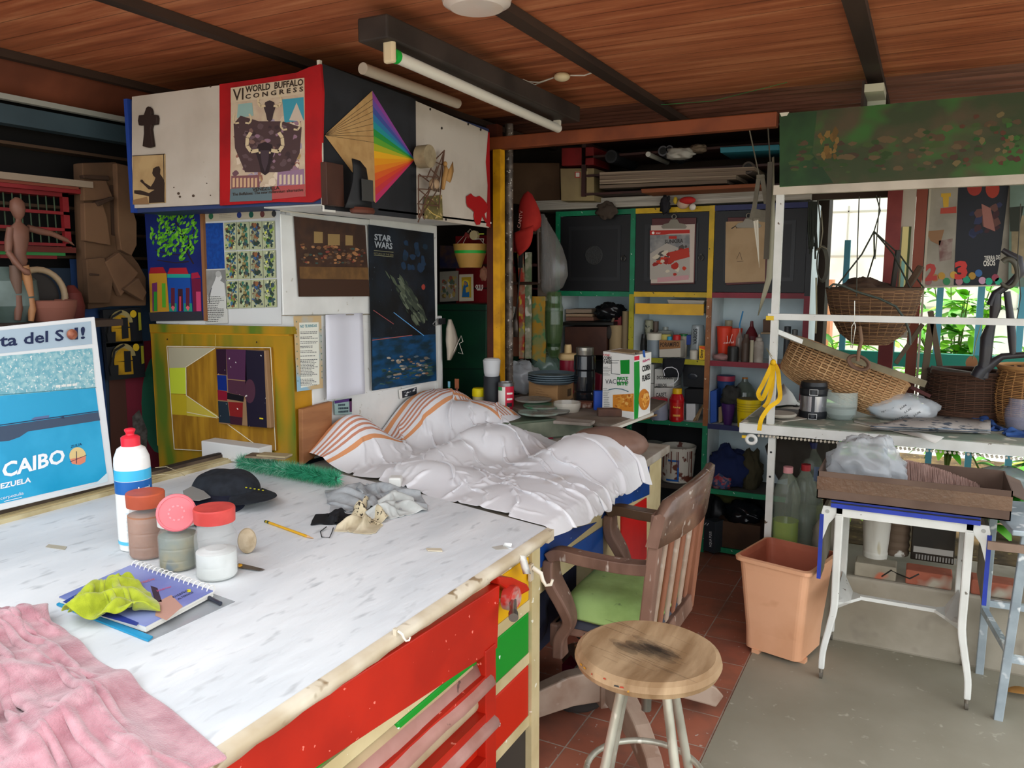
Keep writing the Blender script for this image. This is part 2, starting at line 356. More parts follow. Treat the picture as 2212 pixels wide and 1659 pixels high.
# white bracket at the beam, upper right
p = PZ(1893, 196, 2.3)
a = MB(); a.box((p.x-.035, p.y-.14, 2.27), (p.x+.035, p.y+.06, 2.30), M('#b9b59c', r=.6)); a.box((p.x-.035, p.y+.05, 2.20), (p.x+.035, p.y+.06, 2.30), M('#d2cfb4'))
a.box((p.x-.045, p.y-.14, 2.20), (p.x-.035, p.y+.06, 2.315), wood_dark)
a.build('bracket', label='cream metal bracket under the ceiling beam at upper right', cat='bracket')
# ---------------------------------------------------------------- lights on the ceiling
lamp = thing('fluorescent_lamp', (-1.5, 2.75, 2.21), 'long fluorescent lamp with bare white tube under a dark housing', 'lamp')
a = MB(); a.box((-1.57, 2.02, 2.245), (-1.46, 3.50, 2.315), M('#2a221d', r=.6, h2='#3a302a', sc=4)); a.build('housing', lamp, bevel=.006)
a = MB(); a.cyl((-1.485, 2.09, 2.212), (-1.535, 3.42, 2.212), .019, M('#d9d2c4', r=.25, spec=.6)); a.build('tube', lamp)
a = MB(); a.cyl((-1.484, 2.075, 2.212), (-1.485, 2.10, 2.212), .0215, M('#17a53a', r=.2)); a.build('end_cap', lamp, 'bright green end ring')
a = MB(); a.box((-1.505, 2.055, 2.185), (-1.465, 2.075, 2.255), M('#cdb894')); a.build('socket', lamp, bevel=.008)
a = MB(); a.box((-1.55, 3.40, 2.225), (-1.52, 3.42, 2.25), M('#cdc4b4')); a.build('socket', lamp)
a = MB(); a.cyl((-1.845, 2.40, 2.285), (-1.85, 3.06, 2.285), .021, M('#c5b7a5', r=.3)); a.build('fluorescent_tube', label='spare bare white tube lying on top of the overhead cabinet', cat='tube')
# junction box and its cables
c = PZ(1214, 166, 2.345)
j = thing('ceiling_junction', c, 'small cream cable junction on the ceiling boards with white leads', 'fitting')
a = MB(); a.ell((c.x, c.y, 2.345), (.033, .033, .018), M('#cbb893')); a.build('cover', j)
a = MB()
for q in ((1130, 172, 1170, 185), (1132, 176, 1180, 180)):
    a.tube([PZ(q[0], q[1], 2.35), PZ(q[2]-15, q[3]-2, 2.345), PZ(1195, 168, 2.35)], .003, M('#cfc7bb'), 6)
a.tube([PZ(1232, 163, 2.35), PZ(1262, 163, 2.34), PZ(1284, 155, 2.345), PZ(1284, 148, 2.35)], .003, M('#cfc7bb'), 6)
a.build('lead', j)
a = MB(); a.tube([PZ(1080, 5, 2.352), PZ(1125, 30, 2.352), PZ(1165, 62, 2.352), PZ(1215, 100, 2.352), PZ(1250, 122, 2.352), PZ(1288, 150, 2.352)], .003, M('#b89a83'), 6)
a.build('cable', label='thin pale cable clipped along the ceiling to the junction', cat='cable')
c = PZ(1105, 0, 2.33)
a = MB(); a.lathe((c.x+.0, c.y-.20, 2.25), [(0.001, 0), (.07, 0), (.09, .012), (.095, .03), (.085, .09)], film('#e8ddd2', .6)); a.build('ceiling_lampshade', label='pale translucent lampshade at the top edge of the view', cat='lampshade')
# thin green cord across the ceiling
a = MB(); a.tube([PZ(1405, 228, 2.34), PZ(1540, 218, 2.34), PZ(1700, 178, 2.34)], .0012, M('#2f8f4a'), 5); a.build('cord', label='thin green cord strung under the ceiling boards', cat='cord')
# ================================================================ outside, right
sheet_m = M('#e9e6dc', r=.9, h2='#d8d4c4', sc=3)
a = MB(); a.box((-3, 7.0, 0), (9, 7.2, 2.3), M('#f1ece0', r=.9, h2='#dcd8c8', sc=3))
g = M('#b5b1a2', r=.9)
for z in (.5, .9, 1.3, 1.70, 2.05): a.box((-3, 6.992, z), (9, 7.0, z+.012), g)
for i, z in enumerate((.5, .9, 1.3, 1.70)):
    for j in range(14): x = -2.6+(j+.5*(i % 2))*.8; a.box((x, 6.992, z), (x+.01, 7.0, z+.4), g)
a.box((-3, 6.9, 2.3), (9, 7.3, 2.36), M('#8a7d66')); a.build('garden_wall', kind='structure')
a = MB(); a.box((-1.2, 6.3, .3), (-.62, 6.5, 1.52), M('#e79a78', r=.9, h2='#d98865', sc=4)); a.build('planter_pillar', label='salmon painted pillar in the garden behind the hanging basket', cat='pillar')
# blue fence
fe = thing('garden_fence', (1.2, 5.0, .3), 'blue and teal metal bar fence in front of the garden', 'fence')
bl = M('#4f93a5', r=.5); 
for x in (-.42, -.16, .065, .26, .45, .64, .85, 1.06, 1.3, 1.55, 1.8, 2.1, 2.4):
    a = MB(); a.box((x-.016, 4.98, .3), (x+.016, 5.01, 1.75), bl); a.build('bar', fe)
a = MB(); a.box((-.6, 4.97, 1.04), (2.6, 5.02, 1.12), M('#1f7a68', r=.5)); a.build('rail', fe, 'teal green rail')
a = MB(); a.box((-.6, 4.97, .42), (2.6, 5.02, .46), M('#1f7a68', r=.5)); a.build('rail', fe)
# foliage
def leaf_mat(h, h2):
    m = M(h, r=.5, h2=h2, sc=3); return m
lm = [leaf_mat('#6fb51f', '#9ad43a'), leaf_mat('#3f8a1c', '#63b32c'), leaf_mat('#a9d94a', '#d3ec78'), leaf_mat('#1e6a1b', '#3c9a2c')]
def leafblade(a, p, d, L, w_, m, droop=.4):
    d = V(d).normalized(); sdir = d.cross(V((0, 0, 1)))
    if sdir.length < .01: sdir = V((1, 0, 0))
    sdir.normalize(); row = []; 
    for i in range(7):
        t = i/6; c = V(p)+d*(L*t)-V((0, 0, droop*L*t*t)); ww = w_*math.sin(PI*min(t*.9+.08, 1))**.8
        row.append([c-sdir*ww+V((0, 0, ww*.3)), c, c+sdir*ww+V((0, 0, ww*.3))])
    a.grid(row, m)
def bush(c, R, n, seed, mats, L=(.16, .3), w_=.03, name='garden_bush', label='', stems=True, hgt=1.0):
    Rn = random.Random(seed); e = thing(name, (c[0], c[1], c[2]), label, 'plant', None)
    s_ = MB(); lf = MB(); ns = max(3, n//22)
    for i in range(ns):
        an = Rn.uniform(0, 2*PI); t = V((math.cos(an)*R*Rn.uniform(.2, .9), math.sin(an)*R*.6*Rn.uniform(.2, .9), hgt*Rn.uniform(.6, 1)))
        pts = [V(c)+V((t.x*u*u, t.y*u*u, t.z*u)) for u in (0, .35, .7, 1)]
        s_.tube(pts, [.008, .007, .005, .003], M('#5a6b2a'), 5)
        for k in range(n//ns):
            u = Rn.uniform(.15, 1); q = V(c)+V((t.x*u*u, t.y*u*u, t.z*u)); a2 = Rn.uniform(0, 2*PI)
            leafblade(lf, q, (math.cos(a2), math.sin(a2), Rn.uniform(-.1, .9)), Rn.uniform(*L), w_*Rn.uniform(.7, 1.2), Rn.choice(mats), Rn.uniform(.2, .7))
    s_.build('stem', e); lf.build('foliage', e)
bush((-.50, 5.9, .3), .55, 330, 1, lm[:3], label='leafy green shrub seen through the left opening below the wall')
bush((-.30, 5.25, .3), .40, 200, 5, lm[:3], hgt=.9, label='low bright shrub behind the long tilted basket')
bush((.18, 5.7, .3), .5, 330, 2, [lm[0], lm[1]], hgt=1.3, L=(.14, .24), w_=.035, label='dense green shrub behind the fence beside the brown posts')
bush((.75, 5.8, .3), .5, 240, 3, lm, hgt=.75, label='yellow-green shrub behind the fence at the right edge')
bush((.35, 4.4, .3), .45, 130, 4, [lm[1], lm[3]], L=(.07, .12), w_=.035, hgt=.42, label='low dark green plant under the right desk')
bush((-.28, 4.25, .3), .22, 90, 6, [lm[2], M('#c9b36a'), M('#8f7a44')], L=(.12, .22), w_=.008, hgt=.5, label='dry yellow grassy plant under the left end of the right desk')
bush((1.6, 5.6, .3), .8, 260, 7, lm, hgt=1.2, label='green shrub beyond the fence outside the right edge')
# brown door posts and panels between the opening and the posters
a = MB(); a.box((-.195, 4.28, .92), (-.13, 4.36, 2.2), M('#641f1e', r=.6, h2='#7c302a', sc=5)); a.build('support_post', label='dark red wooden post right of the bright opening', cat='post')
a = MB(); a.box((-.072, 4.30, .92), (-.025, 4.36, 2.2), M('#7c3a26', r=.6, h2='#653021', sc=5, st=(1, 1, .1))); a.box((-.022, 4.34, .92), (-.012, 4.36, 2.2), M('#a9a28f')); a.build('support_post', label='brown wooden post with a pale painted light slit, left of the party-poster board', cat='post')  # the thin pale box paints the slit of light beside the post
a = MB(); a.box((-.13, 4.30, 1.25), (-.073, 4.32, 1.98), M('#a79c8c', r=.7)); a.build('board', label='pale narrow board between the two red-brown posts', cat='board')
a = MB(); a.box((-.122, 4.285, 1.35), (-.095, 4.298, 1.78), M('#c9b97a')); a.box((-.117, 4.28, 1.4), (-.102, 4.286, 1.62), M('#7aa397')); a.box((-.095, 4.285, 1.35), (-.085, 4.298, 1.78), M('#39401a')); a.build('wall_strip', label='small cream strip with a green window fixed on the pale board', cat='strip')
a = MB(); a.box((-.61, 4.66, .3), (-.565, 4.71, 2.2), M('#5b3a26', r=.7, h2='#3c2519', sc=5)); a.build('support_post', label='rough brown post at the left side of the bright opening', cat='post')
a = MB(); a.box((-.58, 4.38, 1.93), (2.2, 4.42, 2.34), M('#3a2c22', r=.8)); a.build('trim_5', kind='structure')
# ================================================================ cabinets on the left
white = M('#dcdcd8', r=.55, h2='#cfcfcb', sc=5, h3='#b8b4aa', sc3=30, th3=(.70, .74))
offw = M('#bfb4a7', r=.8, h2='#b2a698', sc=4, h3='#a89c8c', sc3=35, th3=(.75, .79))
red = M('#ab0f13', r=.6, h2='#8f0c11', sc=5, bump=.15); blk = M('#17181a', r=.6); blkd = M('#25262a', r=.75, h2='#1b1c1f', sc=6)
navy = M('#1d3f86', r=.5); cream = M('#c9b78c', r=.6)
# overhead cabinet: front (Y=2.2) and side (X=-1.872)
OX, OY = -1.872, 2.20
oc = thing('overhead_cabinet', (-2.35, 2.8, 1.79), 'wide overhead cabinet covered with posters and pinned art under the ceiling', 'cabinet')
a = MB(); a.box((-2.85, OY+.012, 1.80), (OX-.012, 3.40, 2.235), M('#2c3a63', r=.6)); a.box((-2.865, OY-.004, 1.80), (-2.845, 3.40, 2.24), M('#23418f', r=.5)); a.build('body', oc)
a = CV((0, OY, 0), (0, -1, 0)); a.slab([(285, 209), (475, 184), (473, 441), (285, 450)], .012, offw)
for p, r_ in (((386, 418), 3), ((389, 425), 2.5), ((418, 423), 3), ((376, 405), 1.5), ((447, 396), 1.5), ((455, 422), 1.5), ((455, 187), 2)): a.circ(p, r_, r_, M('#4a3a2e'), 2)
a.build('front_board', oc, 'off-white board with nail marks')
a = CV((0, OY-.003, 0), (0, -1, 0)); a.slab([(474, 182), (560, 170), (640, 157), (668, 145), (692, 138), (697, 200), (694, 330), (697, 425), (672, 437), (600, 436), (475, 444)], .010, red)
a.poly([(640, 157), (650, 153), (664, 425), (655, 428)], M('#9c0d14', r=.7), 1); a.build('red_backing', oc, 'red cloth backing board')
a = MB(); a.box((OX-.012, OY, 1.79), (OX, OY+.012, 2.272), M('#c9c3b4')); a.box((OX-.006, OY-.002, 1.77), (OX+.0, OY+.06, 1.80), M('#d3cfc6')); a.build('corner_trim', oc)
a = CV((OX, 0, 0), (1, 0, 0)); a.slab([(695, 137), (898, 214), (900, 473), (701, 452)], .012, blkd); a.build('side_board', oc, 'black side board')
a = CV((OX, 0, 0), (1, 0, 0)); a.slab([(898, 218), (1054, 284), (1056, 492), (900, 470)], .010, offw)
a.poly([(1054, 286), (1057, 286), (1059, 492), (1050, 488), (1053, 400), (1049, 350)], red, 2)
for p in ((929, 236), (1011, 268), (1038, 280), (954, 277), (963, 474)): a.circ(p, 2, 3, M('#2a221c'), 2)
a.build('side_board', oc, 'off-white side board with red edge')
a = MB(); a.box((-2.19, 2.24, 1.795), (OX, 3.40, 1.803), white); a.build('bottom_board', oc, 'white underside')
# things on it
def onboard(n, label, cat, pl): return None
a = CV((0, OY-.003, 0), (0, -1, 0), .001)
pts = [(320, 240), (322, 234), (326, 231), (330, 235), (332, 240), (333, 249), (343, 249), (345, 256), (344, 269), (333, 271), (331, 280), (336, 317), (326, 320), (314, 317), (317, 290), (317, 271), (306, 272), (304, 262), (306, 250), (317, 249)]
a.prism([a.P(x, y) for x, y in pts], (0, -.014, 0), M('#2b1b15', r=.7)); a.build('wooden_cross', label='dark carved wooden cross hung on the off-white overhead board', cat='cross', bevel=.002)
sep = M('#b89a6c', r=.7, h2='#a3845a', sc=9); dkb = M('#32231a', r=.8)
a = CV((0, OY-.004, 0), (0, -1, 0)); a.slab([(286, 337), (356, 333), (357, 438), (287, 442)], .003, sep)
a.poly([(338, 360), (344, 359), (347, 366), (346, 376), (352, 384), (356, 395), (355, 437), (322, 439), (322, 424), (300, 420), (290, 418), (290, 411), (304, 411), (322, 417), (334, 410), (321, 409), (310, 398), (303, 392), (304, 388), (308, 388), (313, 395), (326, 403), (333, 392), (336, 384), (331, 379), (329, 374), (331, 364)], dkb)
a.poly([(287, 432), (318, 425), (322, 441), (287, 442)], M('#8c6a48')); a.line((286, 337), (356, 333), 1.5, dkb); a.line((354, 333), (355, 438), 1.5, dkb)
a.build('photograph', label='small sepia silhouette photograph in the lower left corner of the overhead board', cat='photograph')
# event poster with buffalo heads
P_ = lambda *c: [M(x, r=.7) for x in c]
a = CV((0, OY-.005, 0), (0, -1, 0)); q = [(499, 190), (657, 168), (659, 424), (497, 436)]; a.slab(q, .002, M('#c2ae94', r=.6, h2='#b59c86', sc=18))
a.blobs([(502, 260), (655, 240), (658, 420), (500, 430)], 110, P_('#8d6a77', '#a78a5e', '#c8b09a', '#6b4a52', '#9d8f9e', '#d2bfa8', '#8f5f50'), 1, .03, .09, 4)
a.poly([(610, 215), (656, 210), (657, 260), (615, 265)], M('#3b8da0', r=.7), 1.9); a.poly([(515, 225), (545, 222), (548, 250), (512, 255)], M('#8aa7a0'), 1.9); a.poly([(625, 260), (641, 222), (657, 262)], M('#bfae9d'), 2)
bh = M('#2d2023', r=.8); bh2 = M('#4a3636', r=.8); hn = M('#c9b490', r=.6)
def head(c, s, m):
    x, y = c; a.poly([(x-12*s, y-14*s), (x, y-19*s), (x+12*s, y-14*s), (x+16*s, y), (x+10*s, y+18*s), (x+7*s, y+34*s), (x, y+39*s), (x-7*s, y+34*s), (x-10*s, y+18*s), (x-16*s, y)], m, 3)
    for g_ in (-1, 1): a.pline([(x+g_*11*s, y-4*s), (x+g_*24*s, y-2*s), (x+g_*31*s, y-12*s), (x+g_*30*s, y-26*s), (x+g_*24*s, y-35*s)], 6*s, hn, 4)
a.poly([(505, 268), (520, 250), (560, 262), (610, 262), (652, 275), (648, 330), (628, 372), (530, 372), (508, 320)], bh2, 2.3)
a.blobs([(510, 265), (650, 265), (640, 372), (525, 372)], 60, P_('#5a4648', '#3a2a2c', '#7a5c54', '#6a5458', '#453235', '#8a6a7a'), 2.4, .03, .08, 14)
head((524, 268), .62, bh2); head((628, 282), .66, bh2); head((583, 232), .80, M('#3a2c2e', r=.8)); head((573, 330), 1.25, bh)
a.poly([(563, 325), (583, 325), (580, 352), (573, 372), (566, 352)], M('#43343a'), 4.2); a.circ((562, 330), 2, 2.5, hn, 5, 8); a.circ((584, 330), 2, 2.5, hn, 5, 8)
a.poly([(500, 380), (560, 378), (562, 412), (500, 418)], M('#7b4e50'), 2.4); a.poly([(600, 372), (657, 365), (658, 402), (598, 408)], M('#8b6c83'), 2.4)
for i in range(7): a.poly([(503+i*8, 385), (508+i*8, 384), (508+i*8, 404), (503+i*8, 405)], M('#caa' if 0 else '#c7a27e'), 3)
for i in range(6): a.poly([(604+i*9, 378), (609+i*9, 377), (609+i*9, 398), (604+i*9, 399)], M('#c9b59b'), 3)
a.poly([(498, 408), (588, 403), (588, 433), (497, 436)], M('#5b6b70'), 3); a.poly([(588, 403), (659, 398), (659, 424), (588, 431)], M('#a44a48'), 3)
a.poly([(499, 190), (657, 168), (657, 202), (620, 208), (499, 222)], M('#c4b196', r=.6), 2.5)
ink = M('#33251c')
a.txt('VI', (504, 218), (527, 215), 25, ink, 5, .01); a.txt('WORLD  BUFFALO', (531, 200), (656, 184), 13, ink, 5, .03); a.txt('C O N G R E S S', (531, 214), (656, 197), 9.5, ink, 5, .03)
a.txt('VENEZUELA', (546, 413), (605, 409), 7, ink, 5, .03); a.txt('The Buffaloes: The new millennium alternative', (503, 423), (656, 413), 6, ink, 5, .02)
a.build('event_poster', label='poster for a world buffalo congress with dark horned heads on red backing', cat='poster')
# diamond picture: tan half with fan lines and rainbow half
a = CV((OX+.003, 0, 0), (1, 0, 0)); T_, B_, L_, R_, C_ = (804, 196), (811, 439), (701, 292), (896, 345), (808, 316)
a.poly([T_, L_, B_], M('#b8925e', r=.8, h2='#ab8452', sc=20), 1)
rb = ['#8a3f8f', '#6a4a9a', '#3f4d93', '#2b6f9e', '#1f8a8f', '#23883a', '#5a9a2a', '#a9a51f', '#e0a417', '#dd8f12', '#da7a18', '#d3591d', '#cc3f25', '#c02f38', '#b62b5c']
def on(t): return (T_[0]+(B_[0]-T_[0])*t, T_[1]+(B_[1]-T_[1])*t)
n_ = len(rb)
for i, c in enumerate(rb): a.poly([on(i/n_), R_, on((i+1)/n_)], M(c, r=.7), 1)
for i in range(1, 9): a.line(L_, on(i*.055+.02), .8, M('#4a3a28'), 2)
a.line((764, 356), (764, 370), 2, M('#e8dfd0'), 3)
a.build('diamond_painting', label='diamond-shaped artwork, half plain tan and half rainbow wedges, on the black side board', cat='painting')
# plank, small black frame on brown base
def dpt(px_, py_, off): return PX(px_, py_, OX+off)
a = MB(); z0 = 1.803
p0 = PX(706, 460, OX+.05); p1 = PX(743, 352, OX+.05)
a.box((OX+.004, PX(706, 400, OX+.03).y, 1.79), (OX+.03, PX(743, 400, OX+.03).y, PX(720, 352, OX+.03).z), M('#46291d', r=.6, h2='#392016', sc=6)); a.build('wooden_plank', label='short brown plank standing before the black side board', cat='plank', bevel=.002)
c = PX(783, 462, OX+.055)
h_ = thing('sculpture', c, 'small black curved sculpture on a brown oval base below the rainbow diamond', 'sculpture')
a = MB(); a.lathe((c.x, c.y, 1.77), [(0, 0), (.055, 0), (.06, .01), (.055, .02), (0, .022)], M('#5a3024', r=.4), sx=.55); a.build('base', h_)
a = MB(); P = []
for i in range(8):
    t = i/7; P.append([(c.x-.01+.02*math.sin(t*2.4), c.y-.085+.03*math.sin(t*1.6), 1.785+.17*t), (c.x+.012, c.y-.035+.01*t, 1.785+.165*t), (c.x+.02-.02*t, c.y+.03-.005*t, 1.785+.145*t)])
a.grid(P, blk); a.build('curved_plate', h_, solid=.006)
a = MB(); a.cbox((c.x+.025, c.y+.0, 1.85), (.004, .062, .075), M('#3b3a38', r=.4)); a.build('face_plate', h_)
# lattice tower with round drum
tw = M('#5d4031', r=.7); o_ = OX+.05
tt = thing('tower_model', PX(935, 470, o_), 'wire lattice tower model with round drum and small winged figure on the side board', 'model')
a = MB()
def L3(p, q, r_=.0025, m=tw, off=.03, o2=None): a.tube([PX(p[0], p[1], OX+off), PX(q[0], q[1], OX+(o2 if o2 is not None else off))], r_, m, 6)
for p, q in (((960, 325), (903, 480)), ((960, 325), (948, 450)), ((904, 380), (950, 383)), ((903, 408), (945, 410)), ((902, 440), (947, 445)), ((905, 376), (950, 410)), ((950, 383), (903, 440)), ((903, 408), (948, 445)), ((904, 445), (917, 474)), ((944, 360), (925, 410)), ((940, 345), (960, 325)), ((940, 350), (955, 356)), ((958, 330), (948, 400)), ((930, 365), (950, 385)), ((945, 410), (905, 474)), ((904, 378), (904, 470)), ((936, 352), (922, 385))): L3(p, q)
for p, q in (((904, 380), (950, 383)), ((902, 440), (947, 445)), ((960, 325), (905, 470))): L3(p, q, .002, tw, .07)
a.build('lattice', tt)
c = PX(920, 338, OX+.055); a = MB(); a.cyl((c.x-.03, c.y, c.z), (c.x+.02, c.y, c.z), .045, M('#9b8a6c', r=.6, h2='#84745a', sc=20), 24); a.build('drum', tt)
c = PX(938, 398, OX+.055); a = MB(); a.ell(c, (.02, .028, .024), M('#a08466', r=.6)); 
for i in range(4): a.cyl(c+V((.01, -.02+.013*i, -.03)), c+V((.01, -.02+.013*i, .02)), .0035, M('#5a4636'), 6)
a.build('bell', tt)
a = MB(); f_ = M('#a57a45', r=.6); c = PX(962, 378, OX+.05)
a.tube([c+V((0, -.02, -.06)), c+V((0, -.01, -.02)), c+V((.005, 0, .02)), c+V((0, 0, .035))], [.006, .009, .010, .006], f_, 8); a.ell(c+V((0, 0, .045)), (.008, .008, .01), f_)
a.grid([[c+V((0, 0, .01)), c+V((.01, .02, .03)), c+V((.01, .045, .06))], [c+V((0, 0, -.01)), c+V((.01, .025, .0)), c+V((.01, .05, .02))], [c+V((0, 0, -.02)), c+V((.01, .02, -.03)), c+V((.01, .03, -.02))]], f_)
a.build('winged_figure', tt, 'golden winged figure', solid=.002)
a = CV((OX+.012, 0, 0), (1, 0, 0)); a.slab([(917, 425), (955, 421), (957, 476), (917, 472)], .002, M('#5c5230', r=.5, h2='#7d713e', sc=30, h3='#b59b6a', sc3=60, th3=(.6, .65))); a.pline([(922, 450), (935, 462), (953, 470)], 2, M('#c1a55a')); a.build('postcard', label='dim green-gold postcard behind the foot of the lattice tower', cat='postcard')
mp_pts = [(1007, 424), (1012, 421), (1016, 418), (1020, 423), (1027, 426), (1034, 423), (1042, 430), (1049, 438), (1052, 448), (1049, 458), (1045, 462), (1047, 470), (1051, 478), (1048, 480), (1044, 472), (1040, 466), (1037, 478), (1035, 485), (1029, 486), (1025, 478), (1023, 466), (1024, 458), (1017, 452), (1010, 447), (1007, 438)]
a = CV((OX+.004, 0, 0), (1, 0, 0)); a.prism([a.P(x, y) for x, y in mp_pts], (.005, 0, 0), M('#a31419', r=.35)); a.build('map_cutout', label='glossy red map-shaped cutout at the lower right of the side board', cat='cutout')
# ---------- white wall cabinets
WX, WY = -2.20, 2.36
wc = thing('wall_cabinet', (-2.6, 2.9, .8), 'tall white painted cupboard stack under the overhead cabinet', 'cabinet')
a = MB(); a.box((-3.0, WY+.03, 1.34), (WX, 3.42, 1.795), white); a.build('upper_box', wc, bevel=.004)
a = MB(); a.box((WX-.5, WY+.12, .80), (WX+.0, 3.47, 1.345), white); a.build('lower_box', wc, bevel=.004)
a = CV((WX+.006, 0, 0), (1, 0, 0)); a.slab([(606, 462), (798, 487), (800, 678), (612, 681)], .006, white); a.build('door', wc, 'white upper door', bevel=.003)
a = CV((WX+.006, 0, 0), (1, 0, 0)); a.slab([(800, 470), (944, 488), (946, 822), (804, 848)], .006, white); a.build('door', wc, 'tall white door behind the space poster', bevel=.003)
a = CV((WX+.008, 0, 0), (1, 0, 0)); a.line((608, 682), (800, 679), 2, M('#8a8375'), 1); a.line((605, 455), (700, 467), 3, M('#cfc9bd'), 1); a.line((820, 470), (940, 487), 2, M('#1f1a18'), 1); a.build('seam', wc)
a = MB(); y_ = PX(968, 700, WX).y; a.box((WX-.02, 3.40, .95), (WX+.015, 3.43, 1.30), M('#d5d5d0')); a.build('edge_strip', wc)
# papers on the side
br_ = P_('#4a2f1c', '#5b3c22', '#6b472a', '#3a251a', '#7a5230', '#59382a')
a = CV((WX+.014, 0, 0), (1, 0, 0)); a.slab([(635, 467), (789, 487), (798, 640), (646, 641)], .002, M('#35221a', r=.5, h2='#452c1e', sc=14))
for x0, y0, x1, y1 in ((678, 500, 697, 525), (708, 505, 734, 530), (746, 508, 762, 530)): a.poly([(x0, y0), (x1, y0+1), (x1, y1), (x0, y1)], M('#8d7247', r=.6), 1)
a.blobs([(645, 522), (790, 530), (790, 575), (648, 572)], 90, P_('#6d4a30', '#8a5a3a', '#4c3a30', '#7c3a2e', '#384640', '#59442e', '#9a6a44'), 2, .02, .05, 9, 2)
a.poly([(646, 576), (795, 578), (796, 604), (647, 602)], M('#5e4224', r=.6, h2='#6f4f2b', sc=20), 2.5); a.poly([(646, 604), (796, 605), (798, 640), (646, 641)], M('#3c2416', r=.6), 2.5)
a.build('art_print', label='brown print of people seated behind a long table, left of the space poster', cat='print')
a = CV((WX+.018, 0, 0), (1, 0, 0)); a.slab([(796, 485), (937, 504), (943, 822), (804, 844)], .002, M('#10151a', r=.35, h2='#19222c', sc=7, h3='#5b6870', sc3=120, th3=(.72, .74)))
a.poly([(804, 730), (941, 722), (943, 822), (804, 844)], M('#10456e', r=.4, h2='#0f2c3a', sc=9, th=(.4, .6), st=(1, 1, 3)), 1)
a.blobs([(806, 795), (943, 780), (943, 820), (806, 842)], 60, P_('#1e3a35', '#29473f', '#16302f', '#3c5a50'), 2, .03, .08, 3)
a.blobs([(830, 765), (930, 765), (930, 812), (830, 822)], 46, P_('#6b6258', '#8a7a68', '#3b3f44', '#51606a', '#77563f', '#a39a8a'), 2.5, .03, .08, 6)
a.blobs([(825, 580), (870, 590), (935, 700), (900, 715)], 70, P_('#4c5544', '#2f372e', '#5f6754', '#3b4336'), 3, .05, .16, 8)
for c_, q_ in (('#5d9ad0', ((850, 675), (915, 725))), ('#8b4a4a', ((806, 670), (850, 700))), ('#a05a55', ((803, 735), (890, 724)))): a.line(q_[0], q_[1], 1.6, M(c_), 3)
a.blobs([(860, 500), (925, 510), (930, 600), (862, 590)], 16, P_('#14283a', '#182f48', '#121c2c'), 1, .08, .16, 10)
a.circ((914, 620), 4, 6, M('#9a3a30'), 3)
st_ = M('#9aa0a6', r=.4); a.txt('STAR', (808, 518), (845, 522), 13, st_, 4, .03); a.txt('WARS', (808, 534), (847, 538), 13, st_, 4, .03)
a.line((807, 541), (849, 545), 1, M('#8f8a6a'), 4); a.txt('RETURN OF THE JEDI', (807, 549), (849, 553), 4, M('#7c7758'), 4); a.line((807, 551), (849, 555), 1, M('#8f8a6a'), 4)
a.build('space_poster', label='tall dark space film poster with blue lower third on the white cupboard', cat='poster')
a = CV((WX+.008, 0, 0), (1, 0, 0)); a.slab([(634, 683), (694, 682), (698, 838), (642, 846)], .001, M('#bfa57a', r=.7, h2='#8fb3c4', sc=4, th=(.45, .55)))
a.poly([(646, 697), (688, 696), (690, 830), (650, 838)], M('#dcdccf', r=.8), 1); a.txt('NO TE RINDAS', (648, 708), (684, 706), 6, M('#4d8a94'), 2, .03)
for i, (y, r_) in enumerate(((716, 2), (727, 2), (737, 2), (747, 2), (757, 2), (768, 1), (776, 12), (818, 5))): a.scrawl([(648, y), (686, y-1), (686, y-1+r_*3.2), (649, y+r_*3.2)], r_, M('#4b4b50'), 2, seed=i, th=.4)
for i in range(9): a.circ((640+i*.4, 695+i*16), 1.2, 1.6, M('#5a7a6a'), 1.5, 8); a.circ((693+i*.3, 712+i*13), 1.2, 1.6, M('#5a7a6a'), 1.5, 8)
a.build('poem_sheet', label='long printed poem sheet with tan and blue border on the white cupboard', cat='paper')
a = MB(); A = [PX(703, 680, WX+.012), PX(782, 676, WX+.012), PX(787, 850, WX+.03), PX(706, 864, WX+.03)]
P = [[(A[0]*(1-u)+A[1]*u)*(1-v)+(A[3]*(1-u)+A[2]*u)*v+V((.006*math.sin(u*7), 0, 0)) for u in [i/10 for i in range(11)]] for v in [j/8 for j in range(9)]]
a.grid(P, M('#d3d3dc', r=.8)); a.build('blank_sheet', label='blank white paper hanging beside the poem sheet', cat='paper', solid=.0006)
# front (Y) face papers
a = CV((0, WY+.022, 0), (0, -1, 0)); a.slab([(312, 453), (432, 452), (441, 692), (326, 694)], .016, M('#101f5e', r=.6, h2='#14276f', sc=6))
bk = M('#2a1a1c')
a.pline([(418, 570), (404, 545), (410, 520), (392, 500), (380, 480)], 3, bk, 1); a.pline([(404, 545), (380, 530), (350, 520), (330, 515)], 2, bk, 1); a.pline([(408, 565), (380, 568), (340, 562)], 2, bk, 1); a.pline([(410, 520), (422, 490), (418, 470)], 2, bk, 1); a.pline([(400, 550), (370, 550), (335, 540)], 1.6, bk, 1)
R = random.Random(2); gl = P_('#5aa51e', '#468f18', '#72b82c')
for i in range(190):
    an = R.uniform(0, 2*PI); rr = R.uniform(0, 1)**.6; x = 376+rr*52*math.cos(an); y = 512+rr*56*math.sin(an)
    if y > 568 and x > 395: continue
    if x > 428 or x < 318 or y < 456: continue
    d_ = R.uniform(-.9, .9)-1.2; L_l = R.uniform(10, 14); ux, uy = math.cos(d_), math.sin(d_); vx, vy = -uy*2.8, ux*2.8
    a.poly([(x, y), (x+ux*L_l*.5+vx, y+uy*L_l*.5+vy), (x+ux*L_l, y+uy*L_l), (x+ux*L_l*.5-vx, y+uy*L_l*.5-vy)], gl[i % 3], 2+(i % 9)*.06)
hs = lambda p, c, k=2: a.poly(p, M(c, r=.6), k)
